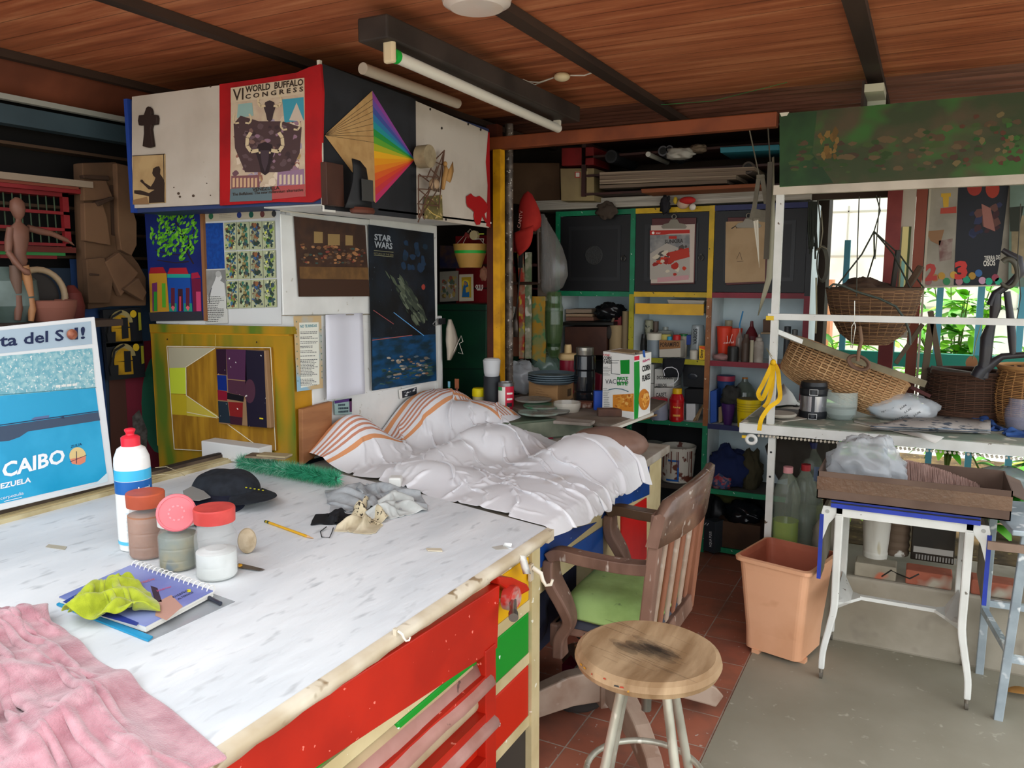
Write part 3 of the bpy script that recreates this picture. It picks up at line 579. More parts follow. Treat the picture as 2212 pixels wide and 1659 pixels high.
hs([(322, 591), (360, 590), (366, 673), (325, 675)], '#b98a24'); hs([(326, 578), (353, 577), (360, 590), (322, 591)], '#9c1c26', 3); hs([(329, 612), (340, 610), (341, 672), (330, 673)], '#6a2a5c', 3); hs([(333, 630), (340, 630), (340, 672), (333, 672)], '#2a8a2a', 3.5); hs([(350, 612), (358, 612), (359, 664), (351, 664)], '#51a02a', 3)
hs([(362, 600), (411, 600), (415, 672), (366, 673)], '#14489a'); hs([(367, 579), (403, 578), (408, 592), (362, 592)], '#a8202c', 3); hs([(362, 592), (412, 592), (412, 600), (362, 600)], '#1f9a8a', 3); hs([(370, 622), (378, 622), (378, 665), (370, 665)], '#5b1f30', 3); hs([(385, 624), (395, 624), (396, 672), (385, 672)], '#3a1a26', 3); hs([(402, 622), (410, 622), (410, 665), (402, 665)], '#5b1f30', 3)
hs([(388, 640), (392, 640), (392, 672), (388, 672)], '#c23a52', 3.5); hs([(366, 655), (382, 655), (382, 673), (366, 673)], '#1f8a72', 2.8); hs([(398, 655), (415, 655), (416, 673), (398, 673)], '#1f8a72', 2.8); hs([(370, 664), (374, 660), (379, 664), (375, 672)], '#d2606a', 4); hs([(402, 664), (406, 660), (411, 664), (407, 672)], '#d2606a', 4)
hs([(414, 590), (428, 588), (434, 600), (414, 602)], '#a01c3c', 3); hs([(414, 602), (434, 602), (436, 672), (418, 673)], '#6a1236'); hs([(424, 630), (434, 630), (435, 672), (425, 672)], '#c2406a', 3)
hs([(322, 675), (437, 673), (440, 692), (326, 694)], '#2e2f36', 3)
a.build('tree_painting', label='naive painting of a green tree over colourful houses on dark blue', cat='painting')
a = CV((0, WY+.012, 0), (0, -1, 0)); a.slab([(431, 448), (437, 448), (446, 693), (440, 693)], .02, M('#8a5c38', r=.7)); a.build('wood_strip', label='thin wooden strip at the right edge of the tree painting', cat='strip')
a = CV((0, WY+.026, 0), (0, -1, 0)); a.slab([(433, 452), (606, 455), (608, 700), (444, 700)], .002, M('#cfd0cf', r=.6))
a.poly([(434, 459), (594, 449), (594, 470), (434, 480)], M('#bdb29c'), 1)
for x, c_ in ((456, '#2f6a4a'), (517, '#2a3a7a'), (543, '#1f5a4a'), (567, '#6a3a3a'), (592, '#3a3a3a')): a.circ((x, 467-(x-456)*.04), 5, 7, M(c_), 2, 12)
a.scrawl([(474, 462), (500, 461), (500, 472), (474, 473)], 3, M('#a39a8a'), 2)
a.poly([(434, 483), (482, 481), (486, 580), (436, 583)], M('#123c86', r=.5, h2='#164a9a', sc=60), 2)
a.build('pin_board_sheet', label='white pinned calendar sheet with logos and a blue block on the cabinet front', cat='paper')
a = CV((0, WY+.020, 0), (0, -1, 0))
for r_ in range(3):
    for c_ in range(4):
        x0 = 484+c_*27.5+r_*2; y0 = 481+r_*63-c_*1.0; qd = [(x0, y0), (x0+26, y0-1), (x0+27, y0+59), (x0+1, y0+60)]
        a.slab(qd, .002, M('#a9ad8a', r=.6)); pal = [P_('#8a5a3a', '#3a6a8a', '#6a8a3a', '#c9c98a', '#2f4a3a'), P_('#4a5a3a', '#2f6a5a', '#8a7a4a', '#3a3a2a', '#b9c99a'), P_('#8a5a3a', '#5a3a2a', '#3a5a8a', '#8a8a6a', '#2a2f3a'), P_('#c9c94a', '#8aa04a', '#2a5a5a', '#3a4a3a', '#d9d9a9')][c_]
        a.blobs(qd, 64, pal+P_('#2a3a30', '#3a4a52'), 1, .07, .2, 20+c_, .6)
a.build('stamp_sheet', label='grid of twelve small colourful prints, three rows of four, on the cabinet front', cat='print')
a = CV((0, WY+.020, 0), (0, -1, 0)); gr = M('#8d8d8a', r=.7, h2='#7a7a77', sc=12); a.slab([(439, 582), (487, 580), (492, 698), (443, 700)], .002, M('#c4c4bd', r=.8)); a.poly([(440, 584), (487, 582), (489, 640), (441, 638)], gr, 1)
a.poly([(467, 598), (472, 590), (478, 592), (480, 600), (476, 606), (485, 612), (488, 640), (455, 640), (458, 620), (464, 607)], M('#c9c9c6'), 2); a.circ((472, 592), 6, 7, M('#a9a9a6'), 2.5, 12)
a.pline([(458, 622), (452, 638), (453, 655)], 1.5, M('#55555a'), 3)
a.scrawl([(444, 638), (484, 640), (488, 696), (447, 697)], 15, M('#4b4b4b'), 3, th=.35, seed=9)
a.build('newspaper_clipping', label='grey clipping of a bearded old man in white with printed verses', cat='clipping')
# yellow-green cabinet
yg = M('#8a7318', r=.45, h2='#a87c18', sc=4, st=(1.5, 1, .35), th=(.35, .6), h3='#566e1e', sc3=5, th3=(.48, .66), bump=.15); gold = M('#8a6118', r=.4, h2='#a97d22', sc=12, st=(2, 1, .3), bump=.1)
yc = thing('painted_cabinet', (-2.6, 2.6, .8), 'yellow-green brushed wooden cabinet with a gold abstract panel door', 'cabinet')
a = MB(); a.box((-3.0, WY, .80), (WX-.005, 2.95, 1.325), M('#c98f18', r=.5, h2='#a97a16', sc=5)); a.build('body', yc)
a = CV((0, WY-.006, 0), (0, -1, 0)); a.slab([(322, 700), (630, 706), (634, 722), (324, 718)], .02, yg); a.build('top_rail', yc)
a = CV((0, WY-.004, 0), (0, -1, 0)); a.slab([(326, 720), (628, 726), (638, 1000), (345, 1015)], .01, yg); a.build('door', yc, 'yellow-green framed door')
a = CV((0, WY-.016, 0), (0, -1, 0)); a.slab([(361, 748), (585, 751), (596, 973), (378, 972)], .012, gold)
wl = M('#d6cdb4'); a.pline([(361, 748), (585, 751), (596, 973)], 1.6, wl, 3); a.pline([(361, 748), (377, 970), (560, 980)], 1.6, wl, 3)
a.poly([(363, 750), (465, 752), (402, 792), (403, 796), (366, 796)], M('#a9a289', r=.6), 1); a.poly([(366, 795), (401, 794), (403, 851), (369, 850)], M('#bccb35', r=.5), 2); a.poly([(369, 851), (403, 853), (404, 897), (372, 895)], M('#b5a01f', r=.5), 2)
a.poly([(403, 855), (470, 897), (470, 903), (404, 898)], M('#b9a63a', r=.6), 1.5)
a.pline([(465, 752), (402, 793), (403, 854), (470, 900), (566, 970)], 1.6, wl, 3); a.pline([(404, 890), (470, 903)], 1.2, wl, 3); a.line((394, 722), (394, 750), 1, M('#b5a055'), 3); a.line((466, 722), (466, 752), 1, M('#b5a055'), 3)
a.circ((362, 733), 1.6, 2.2, M('#2a2010'), 3, 8); a.circ((555, 739), 1.6, 2.2, M('#2a2010'), 3, 8)
a.build('panel', yc, 'gold abstract panel with white outlines')
dk = [M(c, r=.4, h3='#d9d3cc', sc3=45, th3=(.72, .73)) for c in ('#2a1526', '#4a2743', '#1e1828', '#10266e', '#7a1428', '#4a2a38', '#151216', '#7c1d1c', '#1f2a33', '#3a1a26')]
a = CV((0, WY-.04, 0), (0, -1, 0)); a.slab([(467, 754), (573, 757), (585, 925), (472, 915)], .022, M('#8a6a4a', r=.8))
for q_, i in (([(467, 754), (488, 754), (490, 810), (469, 808)], 0), ([(488, 754), (531, 756), (533, 822), (492, 818)], 1), ([(531, 756), (570, 758), (577, 924), (535, 921), (530, 830)], 2), ([(469, 810), (489, 811), (491, 845), (471, 842)], 3), ([(470, 842), (491, 846), (491, 866), (471, 864)], 4), ([(492, 820), (532, 824), (529, 856), (493, 848)], 5), ([(491, 848), (528, 856), (526, 868), (491, 862)], 6), ([(493, 868), (525, 870), (524, 902), (497, 898)], 7), ([(471, 866), (492, 868), (498, 915), (473, 912)], 8), ([(496, 898), (524, 902), (523, 919), (498, 916)], 9)): a.poly(q_, dk[i], 1)
a.circ((540, 845), 12, 26, dk[5], 2); a.poly([(561, 902), (569, 903), (569, 906), (561, 905)], M('#d8c21f'), 3)
a.build('abstract_tile', label='dark purple abstract painted block hung on the gold cabinet door', cat='painting', bevel=.003)
a = MB(); p = PY(355, 985, WY-.08); a.box((-2.62, 2.27, .805), (-2.30, 2.345, .875), M('#d6d6d3', r=.6, h2='#9a8f80', sc=6, th=(.6, .75))); a.build('ledge_block', label='white block with dusty top at the foot of the painted cabinet', cat='block', bevel=.004)
a = MB(); c = PZ(580, 985, .885); a.cbox((c.x, c.y, .885), (.16, .06, .008), M('#6a5a4a', r=.7, h2='#8a7a60', sc=20), .3); a.cbox((c.x+.03, c.y, .892), (.12, .05, .006), M('#a39270'), .2); a.build('ruler', label='worn dark ruler lying on the white block under the gold panel', cat='ruler')
# ---------------------------------------------------------------- left wall: objects
rf = M('#6f1519', r=.5, h2='#801c20', sc=6)
wm = thing('window_model', (-3.1, 1.95, 1.63), 'red wooden barred bay window model with a grey cornice on the left wall', 'model')
XW = -3.08
a = MB(); a.box((-3.15, 1.70, 1.89), (XW+.04, 2.10, 1.90), M('#7a3a2a')); a.box((-3.15, 1.68, 1.90), (XW+.06, 2.15, 1.925), M('#8a7a68', r=.7)); a.box((-3.15, 1.70, 1.875), (XW+.03, 2.12, 1.895), rf); a.build('cornice', wm)
a = MB(); a.box((-3.15, 1.72, 1.885), (XW, 2.08, 1.86), rf); 
for y in (1.74, 2.055): a.box((XW-.02, y, 1.66), (XW, y+.025, 1.88), rf)
for z in (1.79, 1.725, 1.665): a.box((XW-.02, 1.74, z), (XW, 2.08, z+.012), rf)
a.build('frame', wm)
a = MB()
for i in range(9): y = 1.775+i*.033; a.cyl((XW-.03, y, 1.66), (XW-.03, y, 1.88), .003, M('#3a4a34'), 6)
a.build('bars', wm)
a = MB(); a.box((-3.15, 1.74, 1.64), (XW+.01, 2.09, 1.662), M('#5a2018')); a.box((-3.15, 1.78, 1.628), (XW, 2.05, 1.64), M('#2f7a3c')); a.box((-3.15, 1.80, 1.615), (XW-.01, 2.02, 1.628), rf); a.build('sill', wm)
# cardboard relief sculpture
cb = M('#5f4530', r=.95, h2='#4a3524', sc=4, bump=.2); cb2 = M('#6b4e37', r=.95, h2='#553c2a', sc=4); cb3 = M('#3a281c', r=.95)
cs = MB(); XS = -3.05
def cp(pts, off, m, t=.03): cs.prism([PX(x, y, XS+off) for x, y in pts], (-t, 0, 0), m)
cp([(178, 352), (252, 350), (262, 400), (262, 520), (300, 570), (316, 600), (316, 660), (240, 662), (191, 668), (186, 600), (180, 450)], 0, cb, .06)
cp([(180, 378), (236, 380), (238, 390), (182, 386)], .012, cb3); cp([(180, 390), (230, 390), (246, 430), (182, 434)], .02, cb2); cp([(182, 438), (222, 438), (232, 470), (240, 530), (184, 520)], .03, cb2); cp([(238, 400), (250, 400), (256, 510), (242, 508)], .005, cb3); cp([(252, 352), (285, 360), (290, 460), (296, 480), (296, 530), (285, 552), (262, 540), (256, 500)], .03, cb2); cp([(228, 566), (258, 545), (300, 590), (262, 640)], .04, cb2); cp([(187, 560), (226, 556), (246, 600), (238, 655), (192, 655)], .03, cb); cp([(268, 625), (300, 600), (318, 632), (310, 650)], .06, cb); cp([(194, 590), (216, 592), (216, 596), (194, 595)], .035, cb3); cp([(208, 436), (246, 424), (248, 430), (214, 446)], .04, cb3)
cs.build('cardboard_sculpture', label='tall brown cardboard relief sculpture hung on the left wall', cat='sculpture', bevel=.004)
# mannequin
mw = M('#6f4a3b', r=.55, h2='#5d3e31', sc=7); mz = 1.385; XM = -2.9
mn = thing('artist_mannequin', PX(52, 690, XM), 'jointed wooden artist mannequin with one arm stretched right', 'mannequin')
J = lambda x, y, o=0: PX(x, y, XM+o)
a = MB(); a.tube([J(38, 428), J(37, 436), J(38, 452), J(40, 466), J(40, 474)], [.010, .023, .025, .018, .009], mw, 14); a.build('head', mn)
a = MB(); a.tube([J(40, 470), J(40, 480), J(42, 492), J(42, 515), J(43, 536), J(42, 548), J(41, 562), J(42, 574)], [.009, .011, .032, .033, .025, .022, .030, .022], mw, 16, flat=.7); a.build('torso', mn)
a = MB(); a.tube([J(60, 492), J(88, 500), J(112, 505)], [.012, .013, .010], mw, 10); a.tube([J(112, 505), J(135, 515), J(146, 520)], [.010, .009, .007], mw, 10); a.tube([J(144, 519), J(152, 524), J(160, 530)], [.006, .009, .003], mw, 10, flat=.5); a.build('arm', mn, 'outstretched arm')
a = MB(); a.tube([J(22, 492), J(19, 520), J(18, 545)], [.012, .014, .011], mw, 10); a.tube([J(18, 545, .01), J(34, 566, .03), J(48, 582, .04)], [.011, .011, .008], mw, 10); a.tube([J(46, 580, .04), J(58, 588, .045), J(64, 592, .045)], [.007, .013, .006], mw, 10); a.build('arm', mn, 'bent arm')
a = MB(); a.tube([J(33, 574), J(34, 605), J(39, 634)], [.019, .019, .012], M('#5c4438', r=.6), 12); a.tube([J(39, 638), J(40, 665), J(38, 692)], [.012, .014, .010], mw, 12); a.build('leg', mn, 'darker thigh')
a = MB(); ml = M('#a9764c', r=.5, h2='#8f5f3e', sc=8); a.tube([J(50, 574), J(58, 605), J(66, 640)], [.019, .018, .012], ml, 12); a.tube([J(66, 644), J(69, 668), J(67, 694)], [.012, .014, .009], ml, 12); a.build('leg', mn, 'lighter orange leg')
a = MB(); a.box((-3.15, 1.2, 1.355), (-2.80, 2.08, 1.38), M('#3a2c22', r=.8)); a.build('wall_shelf', label='dark shelf board on the left wall carrying the mannequin and pots', cat='shelf')
# pots on that shelf
a = MB(); c = PX(112, 672, -2.93); a.lathe((c.x, c.y, 1.381), [(0, 0), (.07, 0), (.085, .05), (.088, .075), (.08, .078), (.07, .02), (0, .015)], M('#7a4a3c', r=.8)); a.build('clay_pot', label='round terracotta pot behind the framed harbour poster', cat='pot')
a = MB(); c = PX(85, 640, -2.97); pts = [(c.x, c.y+.10*math.cos(t), c.z+.10*math.sin(t)) for t in [PI*2*i/28 for i in range(28)]]; a.tube(pts, .012, M('#9a8468', r=.5), 10, closed=True); a.cyl((c.x-.03, c.y, c.z), (c.x-.02, c.y, c.z), .09, M('#2a2522'), 24); a.cbox((c.x, c.y+.105, c.z+.0), (.01, .012, .02), M('#b9b4a8', .3, 1)); a.build('drum_pan', label='round pan with a tan rim behind the mannequin legs', cat='pan')
a = MB(); c = PX(155, 640, -3.02); a.lathe((c.x, c.y, 1.381), [(0, 0), (.04, 0), (.045, .05), (.035, .10), (.012, .13), (0, .132)], M('#5c231c', r=.7)); a.build('clay_pot', label='narrow dark red clay jar right of the terracotta pot', cat='pot')
a = MB(); c = PX(12, 650, -3.0); a.lathe((c.x, c.y, 1.381), [(0, 0), (.08, 0), (.11, .06), (.105, .15), (.07, .19), (.06, .2)], M('#5c6b67', r=.35, h2='#414e47', sc=5)); a.build('glass_bowl', label='grey-green bowl at the far left edge behind the harbour poster', cat='bowl')
# mural shapes painted on wall
a = CV((-3.146, 0, 0), (1, 0, 0)); a.poly([(150, 560), (200, 560), (225, 800), (240, 1000), (180, 1000)], M('#22406e', r=.8, h2='#1b3158', sc=5), 1)
a.poly([(232, 745), (330, 735), (345, 1010), (245, 1010)], M('#6e1c2c', r=.8, h2='#561622', sc=4), 2); a.circ((345, 870), 40, 110, M('#1f5a44', r=.8, h2='#2f6a50', sc=6), 3); a.poly([(235, 820), (270, 815), (280, 1010), (240, 1010)], M('#4a2c22', r=.9), 3); a.poly([(285, 900), (300, 885), (318, 930), (315, 1000), (290, 1000)], M('#4c4742', r=.9, h2='#6a655f', sc=30), 4)
a.build('wall_mural', label='painted red, green and blue shapes on the wall behind the harbour poster', cat='mural')
yel = M('#b58a14', r=.6, h2='#8d6a12', sc=14); dkm = M('#15171c', r=.6)
for i, (y0, lab) in enumerate(((670, 'yellow and black arched painting at the wall, upper of the two'), (742, 'yellow and black arched painting at the wall, lower of the two'))):
    a = CV((-3.09, 0, 0), (1, 0, 0), .004); X0 = 222+i*6
    a.slab([(X0, y0), (X0+82, y0-6), (X0+86, y0+72), (X0+8, y0+80)], .02, dkm)
    a.circ((X0+38, y0+30), 26, 30, M('#9c8d5c', r=.6), 1, 24, PI, 2*PI); a.circ((X0+36, y0+40), 20, 30, yel, 2, 20, PI, 2*PI); a.poly([(X0+16, y0+40), (X0+56, y0+38), (X0+58, y0+66), (X0+18, y0+68)], yel, 2); a.poly([(X0+36, y0+16), (X0+50, y0+16), (X0+52, y0+60), (X0+38, y0+62)], dkm, 3); a.circ((X0+62, y0+8), 7, 8, M('#c7a41c'), 3); a.pline([(X0+8, y0+50), (X0+14, y0+15), (X0+36, y0+2)], 5, dkm, 4); a.poly([(X0+4, y0+48), (X0+24, y0+46), (X0+24, y0+68), (X0+8, y0+70)], dkm, 3)
    a.poly([(X0+72, y0+5), (X0+78, y0+5), (X0+80, y0+42), (X0+74, y0+44)], M('#8f8a1f'), 3)
    a.build('arch_painting', label=lab, cat='painting', group='arched paintings on the wall')
# framed harbour poster leaning on the table rail
tl = math.radians(6)
nrm = V((math.cos(tl), 0, math.sin(tl))); fb = V((-2.475, 1.5, .835))
a = CV(fb, nrm, .0006); FR = [(-60, 712), (205, 684), (248, 1044), (-20, 1108)]
fp = thing('framed_poster', PP(120, 1080, fb, nrm), 'white framed harbour poster with blue water leaning behind the table', 'poster')
a.slab(FR, .018, M('#e3e6e8', r=.5)); a.build('frame', fp, bevel=.003)
a = CV(fb+nrm*.0012, nrm, .0006); aq = M('#1a9bc9', r=.25, h2='#2fa9d6', sc=5)
a.poly([(-60, 720), (196, 694), (199, 743), (-60, 770)], M('#a9bccb', r=.4), 1)
a.poly([(-60, 775), (199, 752), (206, 838), (-60, 860)], M('#6fa9b8', r=.4, h2='#9cc3c8', sc=60, h3='#d8e0de', sc3=130, th3=(.6, .66)), 1)
a.poly([(-60, 860), (206, 838), (232, 1035), (-60, 1102)], aq, 1); a.line((-60, 858), (207, 837), 1.5, M('#3d7f8c'), 2)
a.poly([(-60, 930), (212, 890), (216, 908), (60, 932), (42, 944), (20, 952), (-60, 960)], M('#3f4f66', r=.5), 2); a.line((-60, 927), (212, 888), 2, M('#2b3a55'), 3); a.poly([(66, 906), (75, 901), (106, 897), (104, 904), (80, 909)], M('#5b6f98'), 3); a.poly([(128, 903), (137, 899), (139, 905)], M('#2b3a55'), 3)
for i in range(4): a.poly([(120+i*12, 832-i), (130+i*12, 831-i), (130+i*12, 836-i), (120+i*12, 837-i)], M('#e3e3de'), 2)
nv = M('#15234a', r=.5); a.txt('ta del S', (-2, 749), (137, 735), 25, nv, 4, .02); a.txt('l!', (160, 733), (183, 731), 25, nv, 4, .02)
wt = M('#f2f4f5', r=.5); a.txt('CAIBO', (4, 1032), (139, 998), 31, wt, 4, .03); a.txt('EZUELA', (0, 1056), (66, 1041), 11, wt, 4, .03); a.txt('corpozulia', (0, 1080), (50, 1068), 7, wt, 4); a.line((8, 1083), (46, 1074), 1.2, wt, 4)
a.circ((167, 985), 18, 19, M('#e2c78a'), 3, 24); a.poly([(150, 992), (185, 985), (183, 998), (172, 1004), (155, 1002)], M('#e08a6c'), 4); a.line((150, 998), (186, 983), 1, nv, 5); a.line((164, 975), (164, 1001), 1.5, nv, 5); a.txt('ZULIA', (152, 968), (176, 962), 6, nv, 4)
a.poly([(120, 1066), (190, 1052), (232, 1040), (232, 1020), (205, 1045)], M('#cfe3ea'), 3)
a.build('picture', fp, 'blue harbour photograph with lettering')
a = MB(); c = PP(151, 723, fb, nrm)+nrm*.012; a.ell(c, (.012, .018, .018), M('#a1644a', r=.4, h2='#7c3f30', sc=40, bump=.5)); a.build('magnet', fp, 'brown rosette')
# ================================================================ long white work table
TZ = .80
tabm = M('#e9ebec', r=.55, h2='#d3d7da', sc=5, st=(1, .35, 1), th=(.35, .65), h3='#bfc2c4', sc3=34, th3=(.60, .74), bump=.8, bsc=30, det=8)
crm = M('#d3c8b4', r=.55, h2='#b8a78c', sc=6, h3='#8a7458', sc3=18, th3=(.66, .72))
wt_ = thing('work_table', (-1.7, 1.1, 0), 'long white painted work table with coloured drawers at its far end', 'table')
a = MB(); a.prism([(x, y, TZ-.03) for x, y in ((-2.46, -.1), (-.965, -.1), (-.965, 2.10), (-1.62, 2.27), (-2.2, 2.385), (-2.46, 2.34))], (0, 0, .03), tabm); a.build('tabletop', wt_, bevel=.004)
a = MB(); P = []
R = random.Random(5)
for i in range(60):
    y = -.1+2.2*i/59; j = R.uniform(-.0022, .0022); P.append([(-.967, y, TZ+.001), (-.948+j, y, TZ-.003+j), (-.945+j, y, TZ-.016), (-.952, y, TZ-.032+j), (-.967, y, TZ-.034)])
a.grid(P, crm); a.box((-.968, 2.06, TZ-.034), (-.946, 2.10, TZ-.002), crm); a.build('edge_moulding', wt_, 'cream wavy edge moulding')
a = MB(); a.box((-2.50, -.1, TZ-.02), (-2.455, 2.36, TZ+.014), M('#cdbf97', r=.6, h2='#a8966c', sc=8)); 
for i in range(3): a.box((-2.50+.013*i, -.1, TZ+.014), (-2.494+.013*i, 2.36, TZ+.018), M('#b5a57c', r=.6))
a.build('edge_bead', wt_, 'ribbed cream bead along the back edge')
a = MB(); a.box((-2.545, -.1, TZ-.02), (-2.50, 2.42, TZ+.03), M('#4a3d33', r=.5, h2='#6a5a4a', sc=8)); a.box((-2.52, -.1, TZ+.03), (-2.505, 2.42, TZ+.036), M('#2a211b')); a.build('back_rail', wt_, 'dark brown back rail')
a = MB(); a.box((-2.4, .2, .05), (-1.0, 2.02, .74), M('#3a342c', r=.8)); a.build('carcass', wt_)
a = MB(); fr = M('#cdbd92', r=.55, h2='#bba97c', sc=6, h3='#efe9d8', sc3=40, th3=(.7, .72))
FX = -1.0
a.box((FX-.02, 2.02, 0), (FX+.02, 2.075, .768), fr); a.box((FX-.06, 2.02, 0), (FX-.02, 2.075, .768), fr)
a.build('leg', wt_, 'cream corner leg')
a = MB()
for z0, z1 in ((.735, .768), (.565, .60), (.40, .435), (.20, .235)): a.box((FX-.01, .3, z0), (FX+.012, 2.02, z1), fr)
a.build('rail', wt_, 'cream drawer rails')
dr = [('yellow drawer front', '#e0a90e', .60, .735), ('bright green drawer front', '#0c8f25', .435, .565), ('red drawer front', '#c4260f', .235, .40)]
for nm, c_, z0, z1 in dr:
    d_ = MB(); d_.box((FX-.01, 1.35, z0), (FX+.014, 2.015, z1), M(c_, r=.4, h2=c_, sc=8, h3='#e8f0e8', sc3=30, th3=(.74, .75))); dd = d_.build('drawer', wt_, nm, bevel=.006)
    k_ = MB(); k_.ell((FX+.022, 1.72, (z0+z1)/2-.02), (.008, .008, .008), M('#7a6a3a', .3, 1)); k_.build('knob', dd)
a = MB(); a.box((FX-.01, .2, .235), (FX+.005, 1.34, .74), M('#0c8f25', r=.4)); a.build('side_panel', wt_, 'green side panel')
# red flat rack in front of the table
rm = M('#b92310', r=.4, h2='#a51c0c', sc=4, h3='#e8796a', sc3=50, th3=(.72, .73), bump=.1)
rk = thing('roll_rack', (-.96, 1.2, 0), 'red painted rack with rolls and boards fixed along the table side', 'rack')
RX = -.962
def rb_(pts, off, t, m, name, lab=None, bevel=.003): 
    q = MB(); q.prism([PX(x, y, RX+off) for x, y in pts], (-t, 0, 0), m); return q.build(name, rk, lab, bevel=bevel)
rb_([(1080, 1263), (1075, 1400), (380, 1860), (330, 1740)], 0, .03, rm, 'top_board')
zt = PX(1075, 1265, RX)
a = MB(); y1 = PX(1072, 1500, RX+.004).y; yb = PX(1050, 1500, RX+.004).y
a.box((RX-.03, yb, 0), (RX+.004, y1, PX(1072, 1385, RX).z), rm); a.build('post', rk, bevel=.003)
for yy in (1415, 1550): 
    z_ = PX(1050, yy, RX).z
for (z0, z1) in ((.485, .515), (.385, .410), (.26, .285)):
    a = MB(); a.box((RX-.03, .2, z0), (RX+.003, y1, z1), rm); a.build('rail', rk)
# rolls and boards
a = MB(); z_ = .533; a.cyl((RX-.05, .15, z_), (RX-.05, yb-.02, z_+.004), .028, M('#b39b78', r=.8, h2='#9c8462', sc=6), 20); a.build('paper_roll', label='long tan cardboard roll on the upper shelf of the red rack', cat='roll')
a = MB(); P = []
for i in range(20):
    y = .15+(y1-.03-.15)*i/19; P.append([(RX-.028+.0, y, .545), (RX-.012, y, .512+.003*math.sin(i)), (RX+.010, y, .500+.004*math.sin(i*1.7)), (RX+.018, y, .483+.003*math.cos(i*2))])
a.grid(P, M('#b3857b', r=.85, h2='#a07266', sc=7, h3='#6b4f4a', sc3=30, th3=(.7, .73))); a.build('cardboard_flap', label='dusty pink flap of board over the upper rack shelf', cat='board', solid=.006)
a = MB(); a.cyl((RX-.045, .15, .425), (RX-.045, y1-.02, .428), .026, M('#bca588', r=.8, h2='#a48c6c', sc=6), 20); a.build('paper_roll', label='tan cardboard roll on the lower shelf of the red rack', cat='roll')
a = MB(); P = []
for i in range(20):
    y = .15+(y1-.01-.15)*i/19; P.append([(RX-.02, y, .405), (RX-.004, y, .385), (RX+.014, y, .375+.003*math.sin(i)), (RX+.02, y, .36)])
a.grid(P, M('#b98d84', r=.85, h2='#a07266', sc=7)); a.build('cardboard_flap', label='dusty pink flap of board over the lower rack shelf', cat='board', solid=.006)
# vise / spindle
c = PX(1108, 1292, RX+.02)
vs = thing('bench_vise', c, 'small red paint-crusted bench spindle with a steel shaft at the table corner', 'vise')
a = MB(); a.prism([PX(x, y, RX+.01) for x, y in ((1075, 1245), (1110, 1248), (1140, 1262), (1147, 1275), (1120, 1290), (1080, 1262))], (-.05, 0, 0), rm); a.build('bracket', vs, bevel=.006)
a = MB(); a.cyl(c+V((-.02, 0, 0)), c+V((.006, 0, 0)), .034, M('#b5342c', r=.35, h2='#a9a29c', sc=20), 24); a.cyl(c+V((.006, 0, 0)), c+V((.014, 0, 0)), .024, M('#c0564c', r=.3, h2='#a9a29c', sc=30), 20); a.build('disc', vs)
a = MB(); d_ = (PZ(1090, 1312, .66)-PZ(1115, 1290, .68)); a.cyl(c+V((.0, 0, 0)), c+V((.04, -.075, -.010)), .010, M('#a9a7a3', r=.25, metal=.9), 14); a.cyl(c+V((.036, -.068, -.009)), c+V((.046, -.086, -.012)), .013, M('#8c8a86', r=.3, metal=.9), 12); a.build('shaft', vs)
# hooks
def hook(c, lab, s=1.0, par=None):
    a = MB(); a.cbox(c, (.008, .02*s, .05*s), crm); a.tube([c+V((.005, 0, .015*s)), c+V((.03*s, .004, -.0*s)), c+V((.035*s, .006, -.02*s)), c+V((.045*s, .008, -.035*s)), c+V((.06*s, .01, -.03*s)), c+V((.064*s, .012, -.015*s))], [.007*s, .007*s, .006*s, .005*s, .005*s, .004*s], M('#e3dccb', r=.35), 10); return a.build('coat_hook', label=lab, cat='hook')
hook(PX(1147, 1236, FX+.024), 'cream double hook screwed to the table corner leg')
hook(PX(855, 1378, -.95)+V((0, 0, .01)), 'small cream hook under the middle of the table edge', .45)
a = MB(); P = [[PX(x+dx, y, -.955+o) for dx, o in ((0, 0), (8, .012), (17, .004))] for x, y in ((1118, 1200), (1122, 1212), (1126, 1226), (1130, 1240))]
a.grid(P, M('#e8e6e0')); a.build('paper_scrap', label='torn white paper tag stuck under the table corner', cat='scrap', solid=.001)
# ---------------------------------------------------------------- things on the table
def std(x, y, z): return PZ(x, y, z)
def lz(name, label, cat, x, y, z, prof, m, n=32, parts=(), group=None, root=None, tilt=None):
    """turned object: prof in picture units (half width, picture row[, material]); base centre at picture (x, y) on height z"""
    c = PZ(x, y, z); s = mp(c)
    f = lambda pr: [((q[0]*s), ztop(c, q[1])-c.z)+tuple(q[2:]) for q in pr]
    a = MB(); a.lathe(c, f(prof), m, n)
    if parts:
        e = thing(name, c, label, cat, group); a.build(parts[0][0], e)
        for p in parts[1:]: b_ = MB(); b_.lathe(c, f(p[1]), p[2], n); b_.build(p[0], e, p[3] if len(p) > 3 else None)
        return e, c, s, f
    return a.build(name, label=label, cat=cat, group=group), c, s, f
